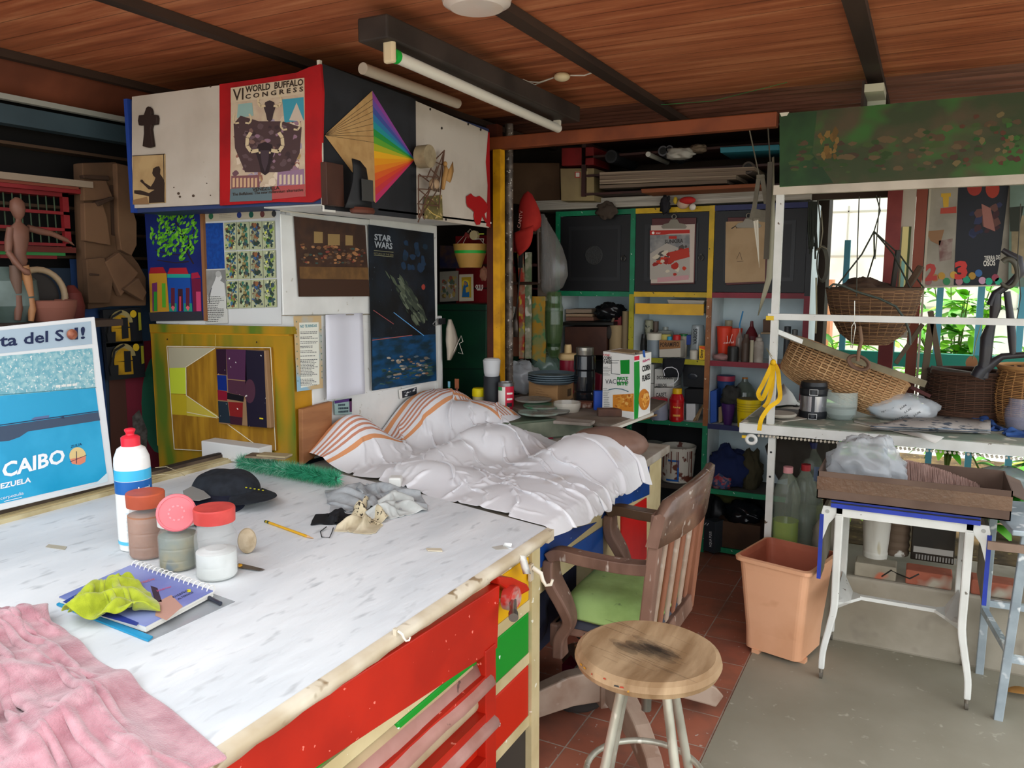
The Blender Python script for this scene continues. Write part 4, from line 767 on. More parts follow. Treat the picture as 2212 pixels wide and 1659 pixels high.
# glue bottle
pw = M('#e9e9e6', r=.3, spec=.5)
e, c, s, f = lz('glue_bottle', 'tall white glue bottle with blue bands and a red push cap', 'bottle', 297, 1182, TZ,
   [(0, 1182), (34, 1180), (36, 1160), (36, 1090), (36, 1000), (35, 986), (28, 968), (19, 962)], pw, parts=[('body',),
   ('cap', [(19, 963), (19, 944), (15, 941), (9, 939), (8, 936), (11, 930), (11, 927), (8, 925), (0, 924)], M('#dc2a3c', r=.35), 'red push-pull cap')])
a = MB(); R_ = 36.4*s
def band(y0, y1, m, a0=0, a1=2*PI, rr=None, k=40):
    vs = []; z0, z1 = ztop(c, y0), ztop(c, y1); rr = rr or R_
    for i in range(k+1): an = a0+(a1-a0)*i/k; vs += [(c.x+rr*math.cos(an), c.y+rr*math.sin(an), z0), (c.x+rr*math.cos(an), c.y+rr*math.sin(an), z1)]
    a.add(vs, [(2*i, 2*i+2, 2*i+3, 2*i+1) for i in range(k)], m, True)
band(1032, 1010, M('#3fb0dc', r=.3)); band(1060, 1033, M('#145ca6', r=.3)); band(1167, 1160, M('#58bfdf', r=.3))
def curved_text(a, t, c, R_, a_c, z, hgt, wid, m, bold=.02):
    vs, fs, x0, w_ = text_geo(t, bold); an0 = a_c-wid/R_/2
    a.add([(c.x+R_*math.cos(an0+(q.x-x0)/w_*wid/R_), c.y+R_*math.sin(an0+(q.x-x0)/w_*wid/R_), z+q.y/.7*hgt) for q in vs], fs, m)
toc = math.atan2(-c.y, -c.x)
curved_text(a, 'Lumi', c, R_+.0004, toc+.62, ztop(c, 1053), .010, .036, M('#ffffff', r=.4), .03); curved_text(a, 'cola blanca', c, R_+.0004, toc+.35, ztop(c, 1072), .004, .03, M('#2a7ab5'))
for i in range(6): curved_text(a, 'lllllllllllll', c, R_+.0004, toc-.3, ztop(c, 1100+i*9), .002, .02, M('#6fb4d8'), 0)
a.build('label', e, 'blue label')
# three jars
pg = film('#c5cac8', .2, .06)
def jar(x, y, R_, ytop, yl, lidc, fill, fillm, lab, liddisc=None):
    h = y-yl
    prof = [(0, y), (R_*.9, y-1), (R_, y-6), (R_, y-h*.22), (R_*.96, y-h*.25), (R_, y-h*.28), (R_, y-h*.48), (R_*.96, y-h*.51), (R_, y-h*.54), (R_, y-h*.72), (R_*.94, y-h*.80), (R_*.84, y-h*.88), (R_*.82, yl)]
    e, c, s, f = lz('plastic_jar', lab, 'jar', x, y, TZ, prof, pg, parts=[('jar_body',), ('lid', [(R_*.80, yl+2), (R_*.96, yl+1), (R_*.98, ytop+3), (R_*.94, ytop), (0, ytop)], lidc)], group='three clear plastic jars with red screw lids')
    a = MB(); fr_ = [(0, y-1), (R_*.86, y-3), (R_*.94, y-8), (R_*.94, y-h*fill+4), (R_*.5, y-h*fill-2), (0, y-h*fill)]; a.lathe(c, f(fr_), fillm); a.build('contents', e)
    return e, c, s, f
rl = M('#c8483a', r=.45, h2='#b83c30', sc=12); 
jar(322, 1200, 40, 1062, 1090, M('#c45a3a', r=.5, h2='#a84a30', sc=8), .86, M('#a9765a', r=.9, h2='#94654c', sc=7), 'plastic jar of reddish-brown powder with an orange lid, leftmost of three')
e2, c2, s2, f2 = jar(388, 1225, 41, 1100, 1130, M('#d6d3cc', r=.5), .80, M('#7d8478', r=.9, h2='#9a8f68', sc=9, h3='#5a6a74', sc3=14), 'plastic jar of grey-green pigment with a pink disc lid leaning on it')
jar(470, 1245, 44, 1095, 1124, M('#cf4c46', r=.45, h2='#b93c38', sc=14), .50, M('#dfe0dd', r=.9, h2='#cfd0cc', sc=9), 'clear jar half full of white powder with a red lid, rightmost of three')
cc = V((c2.x, c2.y, ztop(c2, 1100))); d_ = (CAM-cc); d_.z *= .35; d_.normalize(); cc = cc+d_*.050
a = MB(); T = d_.to_track_quat('Z', 'Y').to_matrix().to_4x4(); s = mp(cc)
a.lathe(cc, [(0, -.008), (38*s, -.008), (41*s, -.004), (41*s, .003), (38*s, .006), (36*s, .006), (35*s, .004), (0, .004)], M('#e0757c', r=.45), T=T)
for i in range(10): a.add([(T @ V((R_*s*14*math.cos(t), R_*s*14*math.sin(t), .0048)))+cc for R_, t in ((1, i*.6), (1.25, i*.6), (1.25, i*.6+.3), (1, i*.6+.3))], [(0, 1, 2, 3)], M('#e9949a'))
a.build('lid', label='loose pink-red screw lid standing against the middle jar', cat='lid')
a = MB(); c = PZ(535, 1195, TZ); s = mp(c); cc = V((c.x, c.y, TZ+28*s)); d_ = (CAM-cc); d_.z *= .3; d_.normalize(); T = d_.to_track_quat('Z', 'Y').to_matrix().to_4x4()
a.lathe(cc-d_*.0, [(0, -.012), (22*s, -.010), (28*s, 0), (26*s, .006), (12*s, .012), (0, .013)], M('#b9a78c', r=.9, h2='#a08d70', sc=30, bump=.4), T=T, sx=.7); a.build('cork_disc', label='pale fibrous disc standing just right of the clear jar', cat='disc')
# notebook with cloth and pen
nb = [PZ(135, 1302, TZ), PZ(288, 1218, TZ), PZ(462, 1272, TZ), PZ(310, 1362, TZ)]
def slab3(pts, z0, z1, m, name, par=None, lab=None, bevel=0):
    q = MB(); q.prism([(p.x, p.y, z0) for p in pts], (0, 0, z1-z0), m); return q.build(name, par, lab, bevel=bevel)
ntb = thing('spiral_notebook', PZ(300, 1290, TZ), 'violet-blue spiral notebook lying under the yellow-green cloth', 'notebook')
nbt = TZ+.022; nb = [PZ(128, 1298, TZ+.01), PZ(288, 1216, nbt), PZ(460, 1274, nbt), PZ(315, 1362, TZ+.01)]
slab3(nb, TZ+.006, TZ+.018, M('#e2e0da', r=.8, h2='#c9c4b8', sc=3, st=(1, 1, 60)), 'pages', ntb)
a = MB(); a.prism([(p.x, p.y, TZ+.018) for p in nb], (0, 0, .002), M('#6f7ab8', r=.4, h2='#8d97cc', sc=5))
def onb(x, y, k): return PZ(x, y, TZ+.0203+k*.0003)
a.add([onb(*p, 1) for p in ((135, 1300), (180, 1275), (240, 1320), (300, 1345), (295, 1352), (200, 1325))], [tuple(range(6))], M('#2c3a8a', r=.4)); a.add([onb(*p, 1) for p in ((340, 1300), (370, 1285), (395, 1310), (360, 1340), (335, 1330))], [tuple(range(5))], M('#b98f80', r=.5)); a.add([onb(*p, 1) for p in ((325, 1265), (340, 1270), (350, 1300), (335, 1300))], [(0, 1, 2, 3)], M('#3a2a3a'))
def ntx(t, p, q, r_, m): o = onb(*p, 2); a.text(t, o, onb(*q, 2)-o, onb(*r_, 2)-o, m, .01)
ntx('DISEÑO', (375, 1292), (408, 1276), (372, 1289), M('#2a3050')); ntx('ALTERNOS', (385, 1296), (418, 1280), (382, 1293), M('#2a3050')); ntx('creativo', (300, 1262), (335, 1252), (297, 1257), M('#c9707c')); ntx('interior', (340, 1278), (372, 1268), (337, 1274), M('#c9507c'))
a.add([onb(*p, 2) for p in ((404, 1273), (412, 1273), (412, 1279), (404, 1279))], [(0, 1, 2, 3)], M('#d9d21f')); a.build('cover', ntb, 'violet-blue printed cover')
a = MB(); p0, p1 = nb[1], nb[2]
for i in range(18):
    c = V((p0.x, p0.y, 0)).lerp(V((p1.x, p1.y, 0)), (i+.5)/18); dr_ = (p1-p0); dr_.z = 0; dr_.normalize(); pe = V((dr_.y, -dr_.x, 0))
    a.tube([(c.x+pe.x*.011*math.cos(t)+dr_.x*.003*math.sin(t), c.y+pe.y*.011*math.cos(t)+dr_.y*.003*math.sin(t), TZ+.018+.013*math.sin(t)) for t in [2*PI*k/12 for k in range(12)]], .0014, M('#ece9e2', r=.4), 6, closed=True)
a.build('spiral', ntb, 'white spiral binding')
fd = [PZ(122, 1308, TZ), PZ(290, 1222, TZ), PZ(508, 1300, TZ), PZ(322, 1386, TZ)]
slab3(fd, TZ, TZ+.001, film('#a9aeb2', .5, .25), 'folder', None).__setitem__('label', 'clear grey plastic folder under the notebook'); bpy.data.objects['folder']['category'] = 'folder'
a = MB(); a.prism([PZ(x, y, TZ+.001) for x, y in ((122, 1308), (135, 1300), (330, 1378), (320, 1387))], (0, 0, .004), M('#1390bd', r=.4)); a.build('folder_spine', label='bright blue folder edge under the front of the notebook', cat='folder')
a = MB(); a.cyl(PZ(445, 1288, TZ+.008), PZ(476, 1304, TZ+.008), .005, M('#2b2f3a', r=.3)); a.cyl(PZ(405, 1300, TZ+.008), PZ(445, 1288, TZ+.008), .0055, M('#26308a', r=.3)); a.build('marker_pen', label='dark marker pen poking out from under the notebook', cat='pen')
def cloth(name, label, cat, quad, nx, ny, size, m, seed, z=TZ, amp=.03, base=None, iters=120, solid=.002, sub=1, freq=14, fm=None, thick=.0015, lumps=6):
    """crumpled cloth thrown over its own bunched folds: quad is where it lies, size its real size"""
    G = quadgrid([tuple(p) for p in quad], nx, ny); rs = np.random.RandomState(seed); z0 = z+thick
    for j in range(ny):
        for i in range(nx): G[j, i, 2] = z0+amp*1.3+.5*amp*noise.noise(V((G[j, i, 0]*freq, G[j, i, 1]*freq, seed*3.7)))
    Q4 = [np.array(p, float) for p in quad]; L = []
    for k in range(lumps):
        u, v = rs.uniform(.12, .88, 2); c = (Q4[0]*(1-u)+Q4[1]*u)*(1-v)+(Q4[3]*(1-u)+Q4[2]*u)*v; a = rs.uniform(0, PI); S_ = min(size)
        L.append((c[0], c[1], a, S_*rs.uniform(.16, .34), S_*rs.uniform(.05, .09), amp*rs.uniform(.55, 1.1)))
    def bf(X, Y):
        H = np.full(X.shape, z0)
        for x, y, a, l, w_, h in L:
            dx, dy = X-x, Y-y; p, q = dx*math.cos(a)+dy*math.sin(a), -dx*math.sin(a)+dy*math.cos(a); H = np.maximum(H, z0+h*np.exp(-(p/l)**2-(q/w_)**2))
        return H
    P = drape(G, bf, (1.1*size[0]/(nx-1), 1.1*size[1]/(ny-1)), iters=int(iters*.6), grav=.0012, fric=.05, bend=.35, seed=seed)
    a = MB(); a.grid([[V(P[j, i]) for i in range(nx)] for j in range(ny)], m, mf=fm)
    return a.build(name, label=label, cat=cat, sub=sub, solid=solid)
nbz = lambda X, Y: np.full(X.shape, TZ+.0225)
ygc = M('#a9b427', r=.95, h2='#95a11d', sc=40, bump=.3, bsc=300, sheen=.3)
cloth('cleaning_cloth', 'crumpled yellow-green cleaning cloth on the spiral notebook', 'cloth', [PZ(185, 1280, TZ+.03), PZ(250, 1235, TZ+.03), PZ(362, 1340, TZ+.03), PZ(150, 1325, TZ+.03)], 44, 40, (.25, .21), ygc, 4, z=TZ+.0215, amp=.045, freq=11, lumps=8, solid=.003)
# pink towel, bottom left
pk = M('#b98089', r=1, h2='#a06872', sc=16, th=(.35, .65), h3='#cf9fa6', sc3=24, th3=(.4, .8), bump=.6, bsc=260, sheen=.5)
cloth('towel', 'pink terry towel heaped at the near left end of the table', 'towel', [PZ(-260, 1330, TZ), PZ(60, 1335, TZ), PZ(460, 1680, TZ), PZ(-60, 1950, TZ)], 70, 70, (.60, .70), pk, 8, amp=.05, freq=9, iters=160, solid=.008, lumps=14)
# knife, pencil, paper bits
a = MB(); a.prism([PZ(x, y, TZ+.004) for x, y in ((513, 1226), (560, 1233), (572, 1230), (540, 1222), (515, 1217))], (0, 0, .0008), M('#6a5f58', r=.35, metal=.6)); a.ell(PZ(517, 1222, TZ+.005), (.008, .008, .005), M('#c9901c', r=.4)); a.build('blade', label='small rusty blade with a yellow tip beside the clear jar', cat='blade')
pn = thing('pencil', PZ(620, 1142, TZ), 'yellow pencil lying alone in the middle of the table', 'pencil')
p0, p1 = PZ(573, 1126, TZ+.0045), PZ(664, 1159, TZ+.0045); p2 = PZ(677, 1163, TZ+.003)
a = MB(); a.tube([p0+(p1-p0)*.1, p1], .004, M('#dda61c', r=.4), 6, smooth=False); a.build('shaft', pn)
a = MB(); a.tube([p0, p0+(p1-p0)*.1], .0042, M('#3a4a2a', r=.4), 8); a.tube([p0+(p1-p0)*.03, p0+(p1-p0)*.06], .0045, M('#c9a41c', r=.4), 8); a.build('ferrule', pn)
a = MB(); a.tube([p1, p2], [.004, .0008], M('#c9a074', r=.7), 6); a.build('point', pn)
def flat(name, label, cat, pts, z, m, t=.0008): a = MB(); a.prism([PZ(x, y, z) for x, y in pts], (0, 0, t), m); return a.build(name, label=label, cat=cat)
flat('paper_scrap', 'small tan paper scrap on the left of the table', 'scrap', [(98, 1182), (105, 1176), (145, 1181), (140, 1188)], TZ+.0005, M('#b5ad99'))
flat('wood_sliver', 'short pale wood sliver on the table near the right edge', 'sliver', [(920, 1186), (953, 1186), (956, 1192), (924, 1191)], TZ+.001, M('#cbbfa8'), .003)
a = MB(); a.grid([[PZ(1086, 1180, TZ+.002), PZ(1104, 1182, TZ+.002)], [PZ(1090, 1172, TZ+.012), PZ(1106, 1174, TZ+.016)]], M('#f2f2ee')); a.build('paper_scrap', label='folded white paper scrap near the far right table corner', cat='scrap', solid=.0006)
flat('paper_scrap', 'flat dusty scrap beside the folded paper near the table corner', 'scrap', [(1062, 1182), (1085, 1178), (1100, 1186), (1072, 1188)], TZ+.0006, M('#b9b4aa'))
# caps
def cap(name, c, R_, h, ang, m, mb, lab, brim=.06, lift=0, sx=1.15, flatten=1):
    e = thing(name, c, lab, 'cap', 'dark cotton caps lying on the table')
    a = MB(); T = Matrix.Rotation(ang, 4, 'Z'); P = []
    for j in range(9):
        t = j/8*PI/2; row = []
        for i in range(33):
            an = 2*PI*i/32; rr = R_*math.cos(t)**.6 if j < 8 else 0; w_ = 1+.05*noise.noise(V((math.cos(an)*2, math.sin(an)*2, j*.4+R_)))
            p = V((rr*math.cos(an)*sx*w_, rr*math.sin(an)*w_, lift+h*math.sin(t)*(1+.18*noise.noise(V((rr*18*math.cos(an), rr*18*math.sin(an), 3+ang))))))
            row.append(c+T @ p)
        P.append(row)
    a.grid(P, m); a.build('crown', e, sub=1)
    a = MB(); P = []
    for j in range(7):
        t = j/6; row = []
        for i in range(15):
            an = (i/14-.5)*2.2; rx = R_*sx*math.cos(an)+brim*t*math.cos(an*.75)*1.05; ry = R_*math.sin(an)*(1+.05*t)
            row.append(c+T @ V((rx, ry, lift+.004+.014*math.cos(an*1.4)*(1-.2*t)-.006*t)))
        P.append(row)
    a.grid(P, mb); a.build('brim', e, solid=.003, sub=1)
    return e
ck = M('#24282f', r=.9, h2='#1b1e24', sc=30, bump=.2, bsc=200); ckn = M('#1e2136', r=.9, h2='#17192a', sc=30)
cap('cap', PZ(455, 1098, TZ), .105, .045, math.radians(-60), ckn, ckn, 'navy cap lying underneath behind the jars', .085)
e = cap('cap', PZ(490, 1078, TZ), .108, .072, math.radians(-12), ck, ck, 'black cotton cap with small yellow stitching on top of another cap', .10, lift=.025)
a = MB()
for i in range(5): p = PZ(532+i*9, 1053+i*1.5, TZ+.06); a.cbox(p, (.006, .002, .003), M('#b9b41f'), .3)
a.build('stitching', e, 'yellow stitched mark')
flat('fabric_tag', 'grey fabric tag under the black cap beside the pink lid', 'tag', [(395, 1062), (415, 1052), (440, 1062), (455, 1075), (430, 1082), (400, 1080)], TZ+.055, M('#8f8c86', r=.9), .003)
# green bristle brush roll
gb = thing('bristle_brush', PZ(620, 1030, TZ), 'long green bristle brush lying at the far end of the table', 'brush')
A_, B_ = PZ(520, 998, TZ+.036), PZ(728, 1035, TZ+.036); R = random.Random(3)
a = MB(); a.cyl(A_, B_, .010, M('#2a4a38')); a.build('core', gb)
a = MB(); ms = [M('#35a878', r=.5), M('#56c79c', r=.5), M('#1f7a58', r=.5), M('#b9ead2', r=.5)]; ax = (B_-A_).normalized(); u_ = ax.cross(V((0, 0, 1))).normalized(); v_ = u_.cross(ax)
for i in range(9000):
    t = R.random(); an = R.uniform(0, 2*PI); p = A_.lerp(B_, t); d_ = (u_*math.cos(an)+v_*math.sin(an)+ax*R.uniform(-.5, .5)).normalized(); L = R.uniform(.030, .046)
    q = p+d_*L
    if q.z < TZ+.001: q.z = TZ+.001+R.random()*.004
    sd = d_.cross(ax).normalized()*.0009; 
    m_ = ms[3] if (t < .55 and R.random() < .25) else ms[R.randint(0, 2)]
    a.add([p+sd, p-sd, q], [(0, 1, 2)], m_)
a.build('bristles', gb, kind='stuff')
# grey cloths, bandana, face mask, block
gc = M('#aeb2b4', r=.95, h2='#9a9ea1', sc=25, bump=.2, bsc=200); gc2 = M('#c4c6c2', r=.95, h2='#b4b6b2', sc=25)
cloth('cloth', 'crumpled grey cloth at the edge of the white sheet, beneath the patterned bandana', 'cloth', [PZ(712, 1060, TZ), PZ(880, 1050, TZ), PZ(915, 1110, TZ), PZ(735, 1105, TZ)], 44, 38, (.36, .28), gc, 11, amp=.035, freq=16, lumps=10)
cloth('cloth', 'pale grey rag bunched on the right side of the grey cloth', 'cloth', [PZ(800, 1085, TZ), PZ(860, 1075, TZ), PZ(912, 1105, TZ), PZ(800, 1138, TZ)], 30, 28, (.20, .20), gc2, 12, amp=.045, freq=18)
bd1 = M('#cdbf9f', r=.95, h2='#3b3128', sc=95, th=(.56, .60)); bd2 = M('#cfc2a6', r=.95, h2='#bcae90', sc=20)
cloth('bandana', 'beige bandana with tiny brown printed pattern in front of the grey cloth', 'bandana', [PZ(790, 1068, TZ+.03), PZ(850, 1090, TZ+.03), PZ(800, 1150, TZ), PZ(735, 1150, TZ)], 32, 40, (.15, .27), bd1, 13, amp=.05, freq=20, lumps=5, fm=lambda i, j: bd1 if j < 27 else bd2)
bmk = M('#15161a', r=.8)
e = cloth('face_mask', 'folded black cloth face mask beside the bandana', 'mask', [PZ(700, 1112, TZ), PZ(748, 1108, TZ), PZ(738, 1140, TZ), PZ(690, 1135, TZ)], 20, 16, (.15, .11), bmk, 14, amp=.03, freq=22)
a = MB(); a.tube([PZ(x, y, TZ+.004) for x, y in ((705, 1138), (692, 1148), (695, 1160), (712, 1161), (717, 1150), (720, 1140))], .0014, bmk, 6)
o = a.build('ear_loop', e)
a = MB(); c = PZ(855, 1050, TZ); a.cbox((c.x, c.y, TZ+.018), (.045, .05, .036), M('#e9e8e2', r=.4), YAW); a.build('white_block', label='small white block at the hem of the sheet', cat='block', bevel=.006)
a = MB(); a.tube([PZ(x, y, TZ+.05) for x, y in ((335, 1010), (360, 1008), (388, 1020), (400, 1028), (350, 1025), (312, 1028))], .001, M('#cdbf9a'), 5); a.build('string', label='loose pale string on the back rail behind the glue bottle', cat='string')
def lsh(name, lab, cat, x, Y, z, prof, m, parts=(), n=22, group=None):
    """turned thing on a shelf of height z at depth Y; prof (half width px, row)"""
    c = PY(x, 700, Y); c = V((c.x, Y, z)); s = mp(c); f = lambda pr: [((q[0]*s), max(ztop(c, q[1])-z, 0))+tuple(q[2:]) for q in pr]
    a = MB(); a.lathe(c, f(prof), m, n)
    if parts:
        e = thing(name, c, lab, cat, group); a.build(parts[0][0], e)
        for p in parts[1:]: b_ = MB(); b_.lathe(c, f(p[1]), p[2], n); b_.build(p[0], e, p[3] if len(p) > 3 else None)
        return e, c, s
    return a.build(name, label=lab, cat=cat, group=group), c, s
# ================================================================ desk under the sheet
dk_ = thing('desk', (-1.6, 2.9, 0), 'desk with blue, red and cream painted side standing beyond the white table', 'desk')
DX = -1.02
a = MB(); a.prism([(x, y, .755) for x, y in ((-.99, 2.115), (-.99, 3.47), (-1.5, 3.47), (-1.5, 3.545), (-2.19, 3.545), (-2.19, 2.40), (-1.62, 2.285))], (0, 0, .035), M('#a9a196', r=.6, h2='#8d8273', sc=6)); a.build('desk_top', dk_, bevel=.004)
a = MB(); a.box((-2.18, 2.60, .30), (DX, 3.44, .755), M('#cdbd92', r=.55, h2='#bba97c', sc=6)); a.box((-2.18, 2.13, .56), (DX, 2.60, .755), M('#cdbd92', r=.55, h2='#bba97c', sc=6)); a.box((-2.18, 2.2, .30), (-1.08, 2.60, .56), M('#1b1e33', r=.9)); a.box((-1.08, 3.38, 0), (DX, 3.44, .30), fr); a.box((-1.5, 2.2, 0), (-1.4, 3.3, .3), blk); a.build('body', dk_)
blu = M('#0f3f8a', r=.45, h2='#10356f', sc=6, h3='#b9c4d0', sc3=26, th3=(.74, .75)); rd2 = M('#b81410', r=.4, h2='#a3100d', sc=6)
def inl(pts, m, nm, lab):
    a = CV((DX+.004, 0, 0), (1, 0, 0)); a.slab(pts, .004, m); return a.build(nm, dk_, lab)
inl([(1180, 1158), (1290, 1128), (1200, 1200), (1130, 1258), (1130, 1190)], blu, 'inlay', 'dark blue corner inlay')
inl([(1303, 1137), (1303, 1212), (1190, 1212), (1215, 1196), (1262, 1165)], M('#0a52a3', r=.4, h2='#0d4690', sc=6), 'inlay', 'bright blue triangular inlay')
inl([(1342, 1110), (1397, 1075), (1397, 1205), (1385, 1220), (1342, 1225)], rd2, 'inlay', 'red inlay')
inl([(1340, 1034), (1403, 985), (1403, 1068), (1345, 1095), (1300, 1120)], blu, 'inlay', 'blue inlay at the far top of the desk side')
# things under and behind the sheet
# wooden board standing at the cupboard, small picture behind the sheet
a = MB(); p0, p1, p2 = PX(655, 960, -2.16), PX(653, 884, -2.16), PX(718, 866, -2.16)
a.prism([PX(655, 1005, -2.165), PX(653, 884, -2.165), PX(718, 867, -2.165), PX(716, 960, -2.165)], (-.022, 0, 0), M('#8a5a38', r=.6, h2='#a06c44', sc=8, st=(1, .3, 2))); a.build('wooden_board', label='brown plywood board standing at the foot of the white cupboard', cat='board', bevel=.002)
a = CV((-2.185, 0, 0), (1, 0, 0)); a.slab([(722, 866), (760, 860), (760, 895), (724, 896)], .003, M('#8fa9a6', r=.6)); a.poly([(722, 866), (760, 860), (760, 866), (723, 872)], M('#4a2a6a')); a.poly([(754, 862), (760, 860), (760, 890), (755, 890)], M('#4a1f4a')); a.scrawl([(730, 872), (752, 870), (752, 892), (731, 893)], 3, M('#2f3f4a'), 2, th=.6); a.build('postcard', label='small teal and purple printed card behind the wooden board', cat='postcard')
a = CV((-2.19, 0, 0), (1, 0, 0)); a.slab([(862, 842), (908, 830), (908, 852), (864, 862)], .002, M('#e0ded8')); a.poly([(868, 845), (900, 836), (900, 852), (869, 860)], M('#2a2c33')); a.blobs([(868, 845), (900, 836), (900, 852), (869, 860)], 8, P_('#8f9299', '#d0d0d0'), 2, .08, .16, 3); a.build('photograph', label='small black and white photograph stuck below the space poster', cat='photograph')
# the sheet
def bump_(X, Y, x0, y0, rx, ry, h, p=2): return h*np.exp(-(np.abs((X-x0)/rx)**p+np.abs((Y-y0)/ry)**p))
def sheet_h(X, Y):
    z = np.full(X.shape, .795)
    top = np.full(X.shape, .795)
    top = np.maximum(top, .795+bump_(X, Y, -2.12, 2.62, .13, .20, .175))
    top = np.maximum(top, .795+bump_(X, Y, -2.10, 3.25, .17, .30, .20, 3))
    top = np.maximum(top, .795+bump_(X, Y, -1.90, 3.25, .28, .20, .16, 3))
    top = np.maximum(top, .795+bump_(X, Y, -1.66, 3.02, .16, .16, .10, 4))
    top = np.maximum(top, .795+bump_(X, Y, -1.62, 2.45, .20, .13, .06, 2))
    top = np.maximum(top, .795+bump_(X, Y, -1.72, 2.80, .10, .30, .06, 2))
    top = np.maximum(top, .795+bump_(X, Y, -1.18, 2.92, .17, .22, .115, 3))
    top = np.maximum(top, .795+bump_(X, Y, -1.18, 2.45, .16, .28, .03, 3))
    inside = (X < -.985) & (Y > 2.10-.0*X)
    # table and desk edge: beyond it the cloth hangs down
    return np.where(X < -.985, top, np.where(X < -.93, top-(X+.985)*2.2, 0.0))
CQ = [(-2.17, 3.50, 1.08), (-.93, 3.02, 1.08), (-.94, 2.14, 1.0), (-2.17, 2.43, 1.08)]
nx_, ny_ = 140, 112
G = quadgrid(CQ, nx_, ny_)
for j in range(ny_):
    for i in range(nx_):
        v = V((G[j, i, 0]*4.2, G[j, i, 1]*4.2, 1.3)); G[j, i, 2] += .07*noise.noise(v)+.035*noise.noise(v*2.7)
w0 = 1.53/(nx_-1); h0 = 1.25/(ny_-1)
SP = drape(G, sheet_h, (w0, h0), iters=150, grav=.0017, fric=.12, bend=.25, seed=5, jitter=.004, damp=.93)
HX = np.clip((SP[:, :, 1]-2.1)/.6, 0, 1)*.6+.4
SP[:, :, 2] = np.where((SP[:, :, 0] > -.99) & (SP[:, :, 2] < .795), .795-(.795-SP[:, :, 2])*HX, SP[:, :, 2])
shm = M('#e7e6e8', r=.9, h2='#dedde0', sc=3, h3='#c6bbb2', sc3=3.3, th3=(.70, .78), sheen=.1)
sho = M('#df9a6a', r=.9); shl = M('#c98a70', r=.9)
def sheet_mat(i, j):
    # woven stripes along the left and far hems of the cloth
    for d, on_ in ((i+3, True), (j+3, i < 52)):
        if not on_: continue
        if d in (5, 6, 7): return sho
        if d in (10, 12, 14, 16): return shl
        if d in (19, 20): return sho
    return shm
a = MB(); a.grid([[V(SP[j, i]) for i in range(nx_)] for j in range(ny_)], shm, mf=sheet_mat)
a.build('white_sheet', label='large rumpled white cloth with orange hem stripes thrown over the desk', cat='sheet', sub=1, solid=.0015)
# brown rounded leather-like cushion peeking out at the far side
a = MB(); c = PZ(1300, 955, .80); T = Matrix.Rotation(.25, 4, 'Z')
a.ell((-1.15, 3.10, .85), (.17, .14, .07), M('#86695c', r=.5, h2='#735649', sc=6), T=T); a.build('leather_cushion', label='rounded brown leather cushion at the far end of the sheet', cat='cushion')
# green tool chest and things on it and behind
gz = .80
a = MB(); gx0, gx1, gy0, gy1 = -1.90, -1.38, 3.30, 3.56
tc_ = thing('drawer_chest', (-1.65, 3.4, .79), 'low dull green metal chest under the glass discs', 'chest')
a = MB(); q0, q1 = PZ(1128, 950, .80), PZ(1243, 938, .80); dirc = (q1-q0); dirc.z = 0; L_ = dirc.length; dirc.normalize(); per = V((-dirc.y, dirc.x, 0))
if per.y < 0: per = -per
def loc(u, v, z): return q0+dirc*u+per*v+V((0, 0, z-q0.z))
def obox(m, u0, u1, v0, v1, z0, z1, A=None):
    A = A or MB(); pts = [loc(u0, v0, z0), loc(u1, v0, z0), loc(u1, v1, z0), loc(u0, v1, z0)]; A.prism(pts, (0, 0, z1-z0), m); return A
A = obox(M('#5d6a52', r=.5, h2='#4c5746', sc=6), -.10, L_+.10, 0, .45, .79, .885); A.build('body', tc_, bevel=.004)
A = obox(M('#7a7f6c', r=.5, h2='#5f6655', sc=8), -.09, L_+.09, -.006, 0, .80, .875); A.build('drawer', tc_); 
A = obox(M('#8a1f3a', r=.5), -.02, .16, -.008, -.004, .792, .798); A.build('trim_strip', tc_, 'crimson strip')
# board table top carrying box and cereal
BT = .885
a = MB(); a.prism([PZ(x, y, BT) for x, y in ((1120, 890), (1060, 868), (1240, 838), (1440, 872), (1408, 893), (1318, 925), (1240, 912))], (0, 0, .015), M('#7f7468', r=.8, h2='#6a5d50', sc=6)); a.prism([PZ(x, y, BT+.003) for x, y in ((1318, 926), (1408, 893), (1412, 897), (1322, 932))], (0, 0, .012), M('#cfcabd', r=.6))
bt = a.build('board_shelf', label='dusty board surface behind the sheet carrying the carton and cereal box', cat='board')
BT = .90
for i, (dx, dz) in enumerate(((0, .0), (.03, .012), (-.01, .024), (.02, .036))):
    a = MB(); p0, p1 = PZ(1275, 935, .80), PZ(1395, 905, .80); a.bar(p0+V((dx, .03*i, dz+.01)), p1+V((dx, .03*i, dz+.01)), .05, .009, M(['#8a6a44', '#9c7c54', '#7a5a3a', '#a58a60'][i], r=.8))
    a.build('wood_offcut', label='%s thin wooden offcut of the stack under the board beside the cereal box' % ('lowest', 'second', 'third', 'topmost')[i], cat='offcut', group='stacked wooden offcuts')
